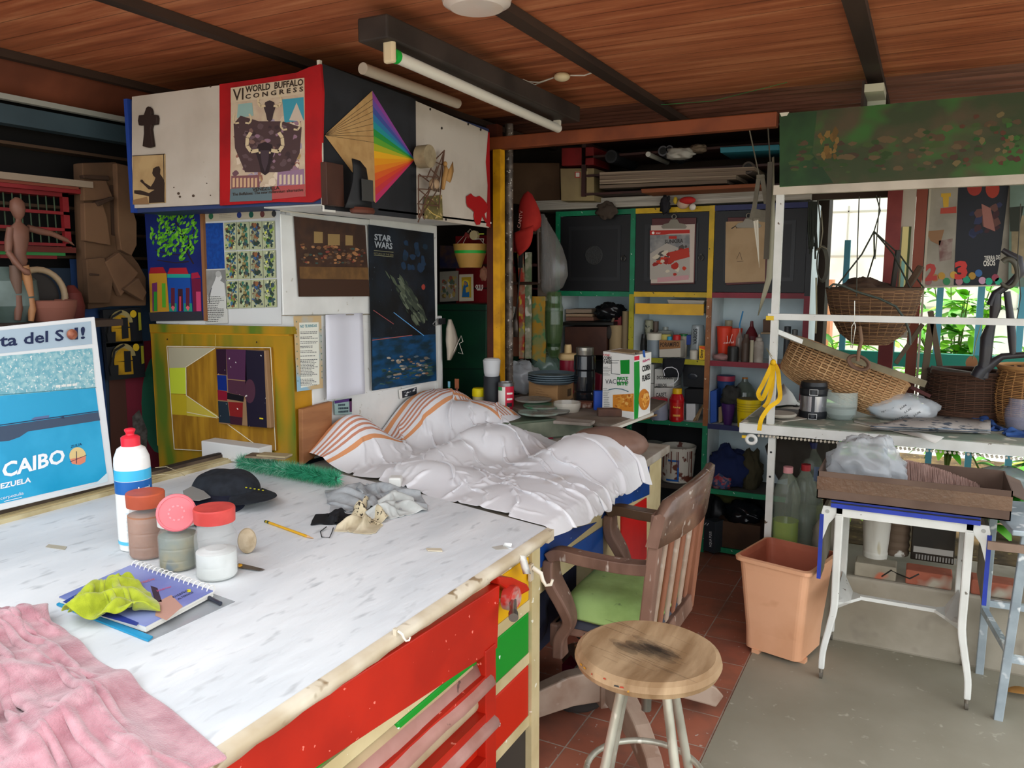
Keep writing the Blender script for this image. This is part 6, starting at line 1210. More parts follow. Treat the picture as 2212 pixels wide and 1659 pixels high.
def d1(q):
    q.slab([(1406, 487), (1501, 484), (1498, 610), (1406, 612)], .001, M('#b9aa9e', r=.7)); q.poly([(1404, 498), (1490, 496), (1490, 504), (1445, 505), (1436, 507), (1404, 508)], M('#a8281f'), 1); q.circ((1411, 503), 3, 3, M('#e8e0d8'), 2, 10); q.txt('SENIAT', (1417, 505), (1427, 505), 3, M('#e8e0d8'), 2)
    q.poly([(1404, 508), (1490, 506), (1490, 560), (1404, 560)], M('#6f6f70', h2='#8d8a86', sc=20), 1); q.poly([(1404, 548), (1440, 525), (1490, 545), (1490, 600), (1404, 604)], M('#a39a90'), 1.5)
    q.blobs([(1404, 545), (1490, 520), (1490, 600), (1404, 603)], 26, P_('#a3291c', '#b8381f', '#8a1f1a', '#c2b5a0', '#4a4440'), 2, .05, .14, 5); q.poly([(1446, 545), (1488, 535), (1490, 555), (1448, 566)], M('#a8301f'), 3.4)
    q.poly([(1445, 510), (1462, 510), (1462, 516), (1445, 516)], M('#a8281f'), 3); q.txt('SUNKIRA', (1436, 526), (1476, 524), 8, M('#3a3634'), 3, .03); q.poly([(1420, 600), (1488, 594), (1488, 604), (1420, 610)], M('#b98a8c'), 2.6)
clip([(1408, 472), (1504, 470), (1500, 613), (1405, 616)], 'clipboard with a red and white leaflet on the middle black door', 'red and white leaflet', d1)
def d2(q):
    q.slab([(1568, 479), (1655, 476), (1652, 608), (1566, 611)], .001, M('#a58a68', r=.7, h2='#977c5a', sc=6)); q.line((1580, 494), (1596, 484), 2, M('#2a221c'), 2); q.txt('Bauxilum', (1590, 493), (1620, 491), 4, M('#2a221c'), 2, .02); q.pline([(1591, 560), (1598, 545), (1603, 562)], 1, M('#5a4836'), 2); q.line((1592, 565), (1606, 564), 1, M('#5a4836'), 2)
clip([(1572, 470), (1662, 468), (1655, 612), (1568, 616)], 'clipboard with a blank tan sheet on the right black door', 'tan sheet', d2)
# --------- top of shelves: roof-high storage
a = MB(); a.box((-2.1, SY-.02, 1.93), (-.55, SY+.25, 1.955), M('#a9a196', r=.8, h2='#938b80', sc=10, st=(.3, 1, 8))); a.box((-2.1, SY-.01, 1.955), (-.55, SY+.24, 1.985), M('#8f877c', r=.8, h2='#b0a89d', sc=10, st=(.3, 1, 40), th=(.45, .55))); a.build('paper_stack', label='wide stack of grey-white boards lying on top of the shelf unit', cat='boards')
ur = thing('upper_rack', (-1.2, 4.4, 1.99), 'dark maroon wooden rack above the shelf unit, holding rolls and boards', 'rack')
dm = M('#3a1c18', r=.6, h2='#2a1411', sc=6)
for z in (1.99, 2.09, 2.19, 2.28):
    a = MB(); a.box((-1.72, 4.2, z), (-.56, 4.6, z+.012), dm); a.build('shelf', ur)
for x in (-1.73, -.57):
    a = MB(); a.box((x-.012, 4.2, 1.985), (x+.012, 4.6, 2.31), dm); a.build('upright', ur)
def yb_box(name, lab, cat, pts, Y, dep, m, bevel=.003, par=None): a = MB(); a.prism([PY(x, y, Y) for x, y in pts], (0, dep, 0), m); return a.build(name, par, lab, cat, bevel=bevel)
yb_box('carton', 'cream carton with a small red label at the left end of the high storage', 'carton', [(1210, 364), (1283, 363), (1283, 434), (1212, 434)], 4.22, .3, M('#7d6a4c', r=.8, h2='#8c7a55', sc=4))
a = CV((0, 4.215, 0), (0, -1, 0)); a.slab([(1242, 370), (1270, 370), (1270, 384), (1242, 384)], .002, M('#a08a63')); a.poly([(1242, 371), (1254, 371), (1254, 384), (1242, 384)], M('#a3322c')); a.poly([(1244, 373), (1252, 373), (1252, 382), (1244, 382)], M('#c9c0b4'), 2); a.build('sticker', label='small red and white sticker on the cream carton', cat='sticker')
yb_box('crate', 'dark red crate above the cream carton', 'crate', [(1213, 320), (1282, 317), (1282, 356), (1213, 358)], 4.2, .25, M('#7a1616', r=.6, h2='#651010', sc=8))
yb_box('carton', 'large brown cardboard carton behind the hanging red cap', 'carton', [(1105, 352), (1208, 352), (1210, 445), (1160, 445), (1108, 440)], 4.35, .3, M('#5f4632', r=.85, h2='#513a28', sc=4))
yb_box('tube_box', 'teal blue flat board at the right end of the high rack', 'board', [(1555, 318), (1682, 312), (1682, 324), (1556, 330)], 4.17, .25, M('#2d7786', r=.5))
for i, (y0, y1, c_) in enumerate(((366, 374, '#8a7866'), (374, 383, '#7a6858'), (383, 393, '#94826e'), (394, 402, '#6a5a4c'))):
    yb_box('flat_board', ('top', 'second', 'third', 'bottom')[i]+' one of the long pale boards stacked in the high rack', 'board', [(1295, y0+6), (1630-i*20, y0-6), (1630-i*20, y1-6), (1295, y1+5)], 4.14+i*.01, .3, M(c_, r=.85, h2='#6a5a4c', sc=8, st=(.2, 1, 12)), .001).__setitem__('group', 'long boards in the high rack')
yb_box('wood_plank', 'orange-brown plank under the long pale boards', 'plank', [(1384, 408), (1640, 396), (1640, 404), (1386, 417)], 4.12, .2, M('#7a4224', r=.7))
def rolly(x, y, r_, m, lab, L=.35, mi=None):
    c = PY(x, y, 4.16); a = MB(); s = mp(c); a.cyl(c, c+V((0, L, 0)), r_*s, m, 18)
    if mi: a.cyl(c+V((0, -.002, 0)), c, r_*s*.7, mi, 16)
    a.build('paper_roll', label=lab, cat='roll')
rolly(1432, 326, 11, M('#4a4a50', r=.5), 'dark roll end with a grey rim in the high rack, left of the pair', mi=M('#101012')); rolly(1446, 322, 8, M('#5a5a60', r=.5), 'dark roll end in the high rack, right of the pair', mi=M('#101012')); rolly(1400, 333, 5.5, M('#b9b5ad', r=.5), 'small white tube end in the high rack'); rolly(1320, 338, 14, M('#1b1c1f', r=.5), 'big black tube end at the left of the high rack', mi=M('#0c0c0d'))
rolly(1616, 362, 13, M('#4a4038', r=.7), 'rolled dark paper end at the right of the high rack', mi=M('#1a1613')); 
c = PY(1470, 333, 4.18); blob('crumpled_paper', 'crumpled white paper bundle beside the roll ends', 'paper', c, (.07, .06, .03), M('#a29d94', r=.8), 6, .4)
c = PY(1508, 322, 4.2); blob('crumpled_paper', 'brown crumpled bundle right of the white paper', 'paper', c, (.04, .05, .022), M('#6a5a4a', r=.8), 7, .4)
# hanging rags, santa doll, glove shapes
blob('cloth_rag', 'dark rag hanging over the board stack at left', 'rag', PY(1310, 455, 4.28), (.055, .015, .04), M('#3f342c', r=.9), 8, .6, flat=False)
blob('dark_figure', 'small black cut-out figure hanging above the middle door', 'figure', PY(1437, 442, 4.28), (.025, .015, .045), M('#17151a', r=.8), 9, .6, flat=False)
e = thing('cloth_doll', PY(1480, 440, 4.27), 'small cloth doll with red and white hat hung above the leaflet', 'doll')
a = MB(); a.ell(PY(1476, 440, 4.28), (.035, .02, .028), M('#b79a86', r=.8)); a.build('face', e); a = MB(); a.ell(PY(1485, 433, 4.27), (.045, .02, .020), M('#a8231f', r=.8)); a.ell(PY(1496, 447, 4.265), (.018, .015, .018), M('#c9bfb2')); a.build('hat', e, 'red hat with white bobble'); a = MB(); a.ell(PY(1459, 433, 4.28), (.012, .015, .02), M('#b99a2a')); a.build('hand', e, 'yellow hand')
# left bay: tools wall beside the shelf
yb_box('wooden_board', 'rust-brown panel beside the pipe behind the paint-crusted slats', 'panel', [(1090, 590), (1122, 590), (1122, 770), (1088, 770)], 4.05, .02, M('#6b3a22', r=.7, h2='#5a2f1b', sc=6))
def slat(xs, lab, c1, c2, c3, Y=4.0, t=.015): 
    yb_box('painted_board', lab, 'slat', xs, Y, t, M(c1, r=.7, h2=c2, sc=10, th=(.45, .55), h3=c3, sc3=14, th3=(.55, .6)), .002).__setitem__('group', 'paint-crusted slats beside the back shelves')
slat([(1106, 545), (1117, 545), (1120, 610), (1119, 775), (1130, 775), (1133, 610), (1128, 545)][:3]+[(1121, 775), (1131, 775), (1134, 610), (1128, 545)], 'narrow paint-crusted slat with red and yellow smears, leftmost', '#8f8a6c', '#a83a2a', '#c9b23a')
slat([(1134, 545), (1147, 545), (1146, 775), (1134, 775)], 'paint-crusted slat with white and green smears, middle', '#a39c84', '#6a7a5a', '#d5d0c0')
slat([(1149, 640), (1176, 640), (1178, 790), (1149, 775)], 'broad green and yellow paint-crusted board, rightmost of the slats', '#8a8c54', '#b98a2a', '#5f8a5a', 4.06)
yb_box('backing_board', 'grey-brown paint-stained board behind the hanging clear bag', 'board', [(1120, 470), (1180, 470), (1190, 650), (1150, 650), (1120, 620)], 4.10, .015, M('#6a5c50', r=.8, h2='#4a3e35', sc=8, h3='#b5a797', sc3=22, th3=(.62, .68)))
a = MB(); mt = M('#3a2a22', r=.4, metal=.3)
for p, q in (((1102, 460), (1104, 612)), ((1104, 612), (1164, 612)), ((1164, 612), (1161, 470))): a.tube([PY(p[0], p[1], 3.94), PY(q[0], q[1], 3.94)], .008, mt, 8)
a.build('metal_bracket', label='dark U-shaped metal frame hanging under the red cap', cat='frame')
a = MB(); a.bar(PY(1125, 540, 3.93), PY(1124, 578, 3.93), .032, .01, blk); a.tube([PY(1124, 578, 3.93), PY(1118, 650, 3.93), PY(1112, 690, 3.93)], .003, M('#2a2522'), 6); P = [[PY(x0, y, 3.93), PY(x1, y, 3.93)] for y, x0, x1 in ((675, 1110, 1114), (695, 1104, 1118), (712, 1103, 1119), (728, 1108, 1118))]; a.grid(P, M('#4a4038', r=.4, metal=.4)); a.build('palette_tool', label='black-handled spatula hanging below the red cap', cat='tool', solid=.002)
flatp = CV((0, 3.92, 0), (0, -1, 0)); flatp.slab([(1097, 659), (1114, 663), (1108, 690), (1106, 720), (1094, 716)], .001, M('#8a867e')); flatp.scrawl([(1098, 664), (1111, 666), (1105, 715), (1095, 712)], 8, M('#5a564f'), 1); flatp.build('note', label='torn grey note pinned left of the slats', cat='paper')
# red cap hanging
rc = thing('cap', PY(1145, 540, 3.9), 'red cap hanging above the paint-crusted slats', 'cap')
rcm = M('#8f1712', r=.85, h2='#a3241a', sc=8); cc_ = PY(1142, 460, 3.9)
a = MB(); P = []
prof = [(1140, 413, .2), (1140, 420, 10), (1140, 435, 18), (1143, 455, 24), (1146, 475, 25), (1146, 490, 23), (1140, 500, 18)]
for x, y, r_ in prof:
    c = PY(x, y, 3.9); s = mp(c); P.append([c+V((r_*s*math.cos(t), r_*s*.8*math.sin(t), 0)) for t in [2*PI*k/24 for k in range(25)]])
a.grid(P, rcm); a.build('crown', rc)
a = MB(); P = []
for j in range(7):
    t = j/6; y = 492+t*50; row = []
    for i in range(9):
        u = i/8*2-1; wd = 21*math.sqrt(max(1-(t*.92)**2.5, .05)); c = PY(1131+u*wd, y-8*u+3, 3.86-.012*(1-u*u)); row.append(c)
    P.append(row)
a.grid(P, rcm); a.build('brim', rc, solid=.004); a = CV((0, 3.838, 0), (0, -1, 0)); a.txt('CANTV', (1124, 492), (1130, 455), 7, M('#c08a80'), 1, up=(-1, 0)); a.build('print', rc, 'faded lettering')
# clear bag hanging
a = MB(); P = []; bgm = film('#75726e', .5, .2)
for x, y, r_ in ((1172, 462, 4), (1176, 480, 9), (1184, 505, 17), (1192, 535, 25), (1196, 565, 30), (1198, 595, 31), (1192, 620, 26), (1186, 633, 14), (1184, 637, 1)):
    c = PY(x, y, 3.98); s = mp(c); P.append([c+V((r_*s*(1+.12*noise.noise(V((k*.9, y*.05, 2))))*math.cos(t), r_*s*.6*math.sin(t), 0)) for k, t in enumerate([2*PI*k/28 for k in range(28)])]); P[-1].append(P[-1][0])
a.grid(P, bgm); a.build('plastic_bag', label='long clear plastic bag hanging right of the red cap', cat='bag')
e, c, s, f = lz('plastic_bottle', 'tall green plastic bottle under the hanging clear bag', 'bottle', 1196, 775, 1.1, [(0, 775), (10, 772), (16, 755), (15, 745), (18, 730), (20, 700), (20, 665), (17, 655), (17, 640), (14, 630)], film('#4a5f3a', .5, .1), parts=[('body',), ('liquid', [(0, 768), (9, 768), (15, 752), (19, 700), (19, 672), (0, 672)], M('#17300f', r=.3), 'dark green contents')])
# ---------------- contents of the bays (seen from left to right, top to bottom)
def sb(name, lab, cat, x0, y0, x1, y1, Y, dep, m, group=None, sk=0):
    o = yb_box(name, lab, cat, [(x0, y0), (x1, y0+sk), (x1, y1+sk), (x0, y1)], Y, dep, m, .002); 
    if group: o['group'] = group
    return o
for i, (y0, y1, c_) in enumerate(((668, 676, '#93806c'), (678, 684, '#a08468'), (685, 693, '#7d5846'))): sb('book', ('top', 'middle', 'bottom')[i]+' of three stacked books in the upper left open bay', 'book', 1222, y0, 1282-(2-i)*2, y1, 4.40, .16, M(c_, r=.8), 'stacked books in the left bay')
blob('black_bag', 'shiny black plastic bag in the upper left open bay', 'bag', PY(1318, 675, 4.42), (.085, .08, .05), M('#141416', r=.2), 12, .45, 3)
sb('lid', 'black lid board above the brown box in the left bay', 'lid', 1210, 696, 1325, 703, 4.33, .25, M('#15130f', r=.4))
sb('storage_box', 'large dark brown box in the left bay below the black lid', 'box', 1220, 706, 1310, 778, 4.34, .25, M('#4a2c20', r=.6, h2='#3c2219', sc=8))
a = MB(); c = PY(1318, 718, 4.36); a.ell(c, (.032, .02, .04), M('#2f2925', r=.8)); a.cyl(c+V((0, 0, .03)), c+V((.02, .01, .09)), .008, M('#5a4a3a')); a.build('wooden_mallet', label='dark mallet head hanging in front of the brown box', cat='mallet')
a = MB(); c = PY(1350, 760, 4.37); a.cyl((c.x, c.y, 1.087), (c.x, c.y, PY(1350, 672, 4.37).z), .019, M('#7d6c50', r=.8)); a.build('cardboard_tube', label='taller tan cardboard tube standing beside the olive edge strip', cat='tube')
sb('red_packet', 'red packet behind the mallet in the left bay', 'packet', 1326, 682, 1342, 705, 4.4, .05, M('#7a1a20', r=.5))
# middle bay upper shelf (z 1.085)
zz = 1.086
def sz(name, lab, cat, x, y, prof, m, parts=(), z=zz, **k): return lz(name, lab, cat, x, y, z, prof, m, n=24, parts=parts, **k)
def onshelf(x, ybase, Y, z): # centre at given depth
    return PY(x, ybase, Y)
Yf = 4.40
lsh('cardboard_tube', 'tan cardboard tube at the right of the left bay, shorter of two', 'tube', 1332, 4.38, zz, [(0, 1999), (15, 1999), (15, 702), (12, 702), (12, 720)], M('#8f7a58', r=.8))
lsh('plastic_jar', 'grey jar with white screw lid at the left of the middle shelf', 'jar', 1414, 4.40, zz, [(0, 999), (14, 999), (15, 765), (15, 733), (0, 733)], M('#77828a', r=.35), parts=[('body',), ('lid', [(15.5, 734), (15.5, 720), (13, 719), (0, 719)], M('#c9c4b4', r=.5), 'white lid')])
lsh('tin_can', 'thin tin with handwritten side behind the white-lidded jar', 'tin', 1402, 4.52, zz, [(0, 999), (9, 999), (9, 692), (8, 691), (0, 691)], M('#8d8a72', r=.5, h2='#3a3a33', sc=40, th=(.55, .6)))
lsh('tin_can', 'short brown tin behind the white-lidded jar, right of the thin tin', 'tin', 1417, 4.54, zz, [(0, 999), (6, 999), (6, 694), (0, 694)], M('#5a4a40', r=.5))
lsh('glass_bottle', 'clear bottle with knob lid behind the small carton', 'bottle', 1438, 4.52, zz, [(0, 999), (18, 999), (18, 720), (16, 714), (6, 712), (6, 706), (3, 706), (3, 709)], film('#8c9088', .7))
bx_ = thing('labelled_box', PY(1450, 770, 4.36), 'small carton with a handwritten word on the middle shelf', 'box')
a = MB(); a.prism([PY(x, y, 4.36) for x, y in ((1424, 735), (1470, 736), (1470, 772), (1424, 772))], (0, .12, 0), M('#b5afa2', r=.7)); a.build('carton', bx_, bevel=.002); a = CV((0, 4.359, 0), (0, -1, 0)); a.poly([(1424, 735), (1470, 736), (1470, 752), (1424, 755)], M('#8a6038'), 1); a.txt('PORAMIFIO', (1426, 749), (1467, 748), 9, M('#2a1c12'), 2, .02); a.build('writing', bx_, 'handwritten word')
zl = PY(1450, 735, 4.4).z
for i, (x, r_, y0, c_, lab) in enumerate(((1440, 11, 722, '#b9ad5a', 'yellow-white tub on top of the handwritten carton'), (1447, 5, 727, '#2a8fb0', 'small bright blue cap on top of the handwritten carton'), (1463, 8.5, 723, '#b01f1f', 'red lidded little pot on top of the handwritten carton'))):
    lsh('small_pot', lab, 'pot', x, 4.40+.02*(i == 0)-.02*(i == 1), zl+.001, [(0, 999), (r_, 999), (r_, y0+2), (r_*.9, y0), (0, y0)], M(c_, r=.4))
lsh('small_pot', 'pot with dark green lid behind the red lidded one', 'pot', 1477, 4.47, zz, [(0, 999), (9, 999), (9, 726, M('#1f6a3a', r=.4)), (9, 721), (0, 720)], M('#a39c8c', r=.5)); sb('blue_box', 'little royal blue box behind the small pots', 'box', 1481, 724, 1492, 745, 4.46, .05, M('#1c3a8a', r=.5))
e, c, s = lsh('plastic_bottle', 'clear bottle with handwritten side at the right of the middle shelf', 'bottle', 1508, 4.47, zz, [(0, 999), (14, 999), (15, 760), (14, 715), (13, 705), (12, 702), (0, 702)], film('#a9b2b5', .7), parts=[('body',), ('contents', [(0, 999), (13, 999), (13, 745), (0, 744)], M('#8a9296', r=.6))])
a = CV((0, 4.42, 0), (0, -1, 0)); a.txt('VARIOS', (1505, 744), (1506, 710), 8, M('#1c2228'), 1, .02, up=(-1, 0)); a.build('writing', e, 'handwritten word')
lsh('round_tin', 'round white-faced tin lying at the front of the middle shelf', 'tin', 1501, 4.38, zz, [(0, 999), (8, 999), (9, 758), (7, 756), (0, 756)], M('#c2bcae', r=.4))
gx = thing('small_carton', PY(1516, 772, 4.35), 'yellow and orange glue carton at the right front of the middle shelf', 'carton'); a = MB(); a.prism([PY(x, y, 4.35) for x, y in ((1510, 747), (1523, 748), (1522, 777), (1510, 777))], (0, .03, 0), M('#e0b51a', r=.5)); a.build('carton', gx); a = CV((0, 4.349, 0), (0, -1, 0)); a.poly([(1511, 748), (1523, 748), (1523, 756), (1511, 752)], M('#d3501c'), 1); a.txt('Geny', (1518, 774), (1518, 755), 6, M('#2a1f1a'), 2, .03, up=(-1, 0)); a.build('print', gx, 'orange print')
lsh('dark_bottle', 'dark bottle at the far left of the middle shelf', 'bottle', 1392, 4.5, zz, [(0, 999), (9, 999), (10, 745), (6, 730), (5, 722), (0, 722)], M('#2d2d2b', r=.3))
yb_box('folded_card', 'olive yellow folded card at the left wall of the middle shelf', 'card', [(1365, 735), (1381, 728), (1378, 758), (1366, 765)], 4.5, .01, M('#9a931c', r=.7))
# middle bay lower (z .735)
z3 = .736
wr = thing('archive_box', PY(1430, 830, 4.36), 'white box marked with black handwriting on the shelf under the small jars, upper one', 'box', 'white archive boxes')
def wbox(pts, dep, Y, words, e):
    a = MB(); a.prism([PY(x, y, Y) for x, y in pts], (0, dep, 0), M('#cfcfc9', r=.7)); a.build('box', e, bevel=.002); a = CV((0, Y-.001, 0), (0, -1, 0)); tm = M('#17191c')
    for t, p, q, h_ in words: a.txt(t, p, q, h_, tm, 1, .02)
    a.build('writing', e, 'black handwriting')
wbox([(1414, 797), (1456, 799), (1456, 836), (1414, 835)], .15, 4.40, [('DICCIONARIO', (1419, 819), (1455, 819), 7), ('LIBROS', (1417, 835), (1440, 835), 6)], wr)
w2 = thing('archive_box', PY(1430, 870, 4.36), 'white box marked with black handwriting just behind the grey jar, lower one', 'box', 'white archive boxes')
wbox([(1413, 838), (1456, 837), (1456, 885), (1413, 885)], .15, 4.40, [('CASET.', (1417, 857), (1441, 856), 8)], w2)
sb('archive_box', 'white box edge beside the cereal carton, upper', 'box', 1403, 787, 1412, 828, 4.42, .15, M('#c6c6c0', r=.7), 'white box edges'); sb('archive_box', 'white box edge beside the cereal carton, lower', 'box', 1403, 829, 1412, 875, 4.42, .15, M('#c9c9c3', r=.7), 'white box edges')
hc_ = thing('hanging_cloth', PY(1452, 800, 4.33), 'black cloth with a white ring print hanging over the olive shelf edge', 'cloth')
a = MB(); P = [[PY(x0+(x1-x0)*i/6, y, 4.33-.006*math.sin(i*2+y)) for i in range(7)] for y, x0, x1 in ((774, 1432, 1480), (790, 1431, 1477), (805, 1432, 1474), (815, 1434, 1470))]; a.grid(P, M('#1c1e22', r=.9)); a.build('cloth', hc_, solid=.002)
a = CV((0, 4.318, 0), (0, -1, 0)); a.pline([(1436, 812), (1433, 800), (1440, 794), (1452, 793), (1462, 798), (1466, 808), (1464, 820), (1456, 828), (1446, 831)], 1.6, M('#d9dade'), 1); a.build('ring_print', hc_, 'white ring')
for i, (q, lab) in enumerate((([(1474, 785), (1528, 790), (1524, 838), (1476, 835)], 'black plastic case at the right of the shelf, upper one'), ([(1478, 840), (1524, 840), (1522, 874), (1478, 870)], 'black plastic case at the right of the shelf, lower one'))):
    a = MB(); a.prism([PY(x, y, 4.40) for x, y in q], (0, .16, 0), M('#17191d', r=.4)); 
    if i == 0: a.ell(PY(1496, 813, 4.398), (.03, .004, .02), M('#2a2d33', r=.2))
    a.build('black_case', label=lab, cat='case', bevel=.006)
lsh('plastic_jar', 'round grey jar with a red lid on the green shelf edge', 'jar', 1428, 4.36, z3, [(0, 999), (17, 999), (20, 905), (20, 885), (19, 872), (16, 866), (0, 866)], M('#8f93a0', r=.35, h2='#82869a', sc=5), parts=[('body',), ('lid', [(18, 867), (18, 860), (16, 859), (0, 859)], M('#b52336', r=.4), 'red lid')])
e, c, s = lsh('sauce_bottle', 'red tomato sauce bottle with a yellow cap on the green-edged shelf', 'bottle', 1467, 4.36, z3, [(0, 999), (15, 999), (16, 905), (15.5, 880), (16, 862), (12, 852), (10, 850), (0, 850)], M('#b3121c', r=.25, coat=.4), parts=[('body',), ('cap', [(10, 851), (10.5, 848), (10, 839), (0, 838)], M('#e0b010', r=.4), 'yellow cap')])
a = MB(); tw_ = math.atan2(-c.y, -c.x); bnd(a, c, 15.9*s, ztop(c, 900), ztop(c, 868), M('#c22018', r=.35, h2='#8f1212', sc=9), tw_-.9, tw_+.9); curved_text(a, 'Ketchup', c, 16.1*s, tw_, ztop(c, 879), .010, .042, M('#e0b64a'), .03); bnd(a, c, 16.2*s, ztop(c, 897), ztop(c, 893), M('#e0a04a'), tw_-.5, tw_+.5); a.build('label', e, 'printed label')
sb('white_carton', 'small white carton right of the sauce bottle', 'carton', 1482, 872, 1502, 912, 4.42, .08, M('#cfd2d3', r=.6))
for i in range(4):
    a = MB(); a.bar(PY(1497+i*3, 912, 4.40+.01*i), PY(1516+i*1.5, 880-i*3, 4.44), .016, .003, M(['#a58a64', '#8a7050', '#b59c78', '#77604a'][i])); a.build('wood_stick', label='thin wooden stick leaning in the corner right of the small white carton', cat='stick', group='leaning wooden sticks')
# right bay upper: red cup etc
zr = 1.086
fcl = thing('plastic_cup', PY(1560, 770, 4.42), 'orange-red plastic cup with a white mark in the right bay', 'cup')
c = V((PY(1563, 760, 4.46).x, 4.46, zr)); s = mp(c); f = lambda pr: [(q[0]*s, max(ztop(c, q[1])-zr, 0)) for q in pr]
a = MB(); a.lathe(c, f([(0, 999), (11, 999), (16, 708), (17, 705), (15.5, 705), (15, 712), (10, 765), (0, 766)]), M('#c9361c', r=.4)); a.build('cup_body', fcl)
a = CV((0, 4.40, 0), (0, -1, 0)); a.txt('coral', (1563, 743), (1585, 741), 5, M('#e8d8d0'), 1); a.line((1572, 738), (1571, 725), 1, M('#e8d8d0'), 1); a.line((1577, 738), (1582, 722), 1, M('#e8d8d0'), 1); a.build('mark', fcl, 'white mark')
a = MB(); c = V((PY(1586, 760, 4.50).x, 4.50, zr)); s = mp(c); a.lathe(c, [(0, 0), (11*s, 0), (16*s, ztop(c, 709)-zr), (14*s, ztop(c, 709)-zr)], M('#bf3a22', r=.4)); a.build('plastic_cup', label='second orange-red cup leaning behind the marked one', cat='cup')
lsh('carton_can', 'cream and green small can behind the red cups', 'can', 1574, 4.57, zr, [(0, 999), (8, 999), (8, 692), (0, 692)], M('#9a8f74', r=.5)); 
a = MB(); c = PY(1599, 720, 4.48); a.tube([PY(1597, 745, 4.48), PY(1598, 700, 4.48), PY(1602, 684, 4.48), PY(1605, 672, 4.48)], .004, M('#1f78ab', r=.3)); a.build('straw', label='blue bent drinking straw standing behind the cups', cat='straw')
lsh('glass_bottle', 'small clear bottle holding the blue straw', 'bottle', 1598, 4.48, zr, [(0, 999), (8, 999), (8, 730), (3, 716), (3, 708)], film('#a09a90', .6))
lsh('paint_bottle', 'dark red bottle with nozzle in the right bay', 'bottle', 1624, 4.50, zr, [(0, 999), (14, 999), (14, 725), (8, 712), (4, 705), (3, 694), (0, 693)], M('#5a1a20', r=.4)); lsh('paint_bottle', 'black squat bottle before the red cups', 'bottle', 1586, 4.38, zr, [(0, 999), (12, 999), (12, 752), (11, 748), (0, 747)], M('#22211f', r=.4)); lsh('paint_bottle', 'brown bottle in front of the dark red one', 'bottle', 1613, 4.40, zr, [(0, 999), (9, 999), (9, 740), (5, 730), (5, 722), (0, 722)], M('#4f4036', r=.5)); lsh('glue_bottle', 'dusty white dropper bottle in the right bay', 'bottle', 1641, 4.38, zr, [(0, 999), (10, 999), (11, 745), (9, 737), (7, 736), (7, 730), (3, 728), (2, 722), (0, 722)], M('#8f867c', r=.5, h2='#a39b90', sc=20)); lsh('marker', 'thin cream marker standing left of the dropper bottle', 'marker', 1626, 4.36, zr, [(0, 999), (4, 999), (4, 735), (0, 735)], M('#a39c84', r=.5))
blob('stone', 'pink-grey sponge lying before the red cups', 'sponge', PY(1558, 771, 4.38), (.045, .03, .018), M('#93706c', r=.9), 14, .2)
sb('small_box', 'brown box behind the white upright of the right desk', 'box', 1648, 690, 1672, 718, 4.5, .1, M('#5c4638', r=.8)); sb('wooden_plate', 'small wooden plate behind the white upright', 'plate', 1643, 718, 1672, 722, 4.42, .1, M('#8a765c'))
lsh('tin_can', 'dark tin beside the inner edge of the right bay', 'tin', 1702, 4.42, zr, [(0, 999), (7, 999), (7, 705), (0, 704)], M('#34373a', r=.4)); lsh('tin_can', 'small grey can right of the white upright in the right bay', 'tin', 1718, 4.45, zr, [(0, 999), (6, 999), (6, 712), (0, 711)], M('#6a6a66', r=.4))
# right bay middle (z .735)
sb('blue_notebook', 'blue notebook leaning at the left of the right lower bay', 'notebook', 1534, 846, 1548, 915, 4.38, .16, M('#1f4a9a', r=.5), sk=-4)
sb('thin_book', 'thin tan-edged book leaning beside the blue notebook', 'book', 1552, 880, 1560, 914, 4.38, .14, M('#8a7a5a', r=.7), sk=-3)
lsh('paint_tub', 'blue tub with a faded red lid in the right lower bay', 'tub', 1573, 4.52, z3, [(0, 999), (17, 999), (18, 825), (19, 822, M('#9a3148', r=.4)), (19, 811), (0, 810)], M('#21406f', r=.5))
lsh('water_jug', 'clear water jug with an orange cap in the right lower bay', 'jug', 1614, 4.50, z3, [(0, 999), (24, 999), (26, 860), (24, 845), (14, 830), (7, 824), (6, 818, M('#a3621c', r=.4)), (6, 815), (0, 815)], film('#5a6458', .7))
blob('dark_rag', 'dark rag heap beside the water jug', 'rag', PY(1580, 860, 4.40), (.05, .04, .06), M('#2b2b28', r=.8), 16, .6)
lsh('purple_pot', 'small purple pot in the right lower bay', 'pot', 1580, 4.37, z3, [(0, 999), (8, 999), (14, 885), (15, 872), (13, 871), (0, 876)], M('#3f2058', r=.4))
e, c, s = lsh('paint_bucket', 'yellow paint bucket at the left end of the right desk', 'bucket', 1625, 4.36, z3, [(0, 999), (22, 999), (25, 880), (25, 868), (26, 868), (26, 862), (23, 861), (22, 866), (0, 870)], M('#d8bd0c', r=.4), parts=[('body',), ('lid', [(23, 864), (23, 861), (0, 860)], M('#6a6244', r=.6), 'dark lid')])
a = MB(); tq = math.atan2(-c.y, -c.x); 
for i in range(4): bnd(a, c, 25.5*s, ztop(c, 872+i*5), ztop(c, 870+i*5), M('#b39b10'), tq-1.3, tq+1.3)
curved_text(a, 'CHEMICAL', c, 25.4*s, tq-.3, ztop(c, 905), .010, .05, M('#5a4c10'), .02); a.build('label', e, 'raised rings and lettering')
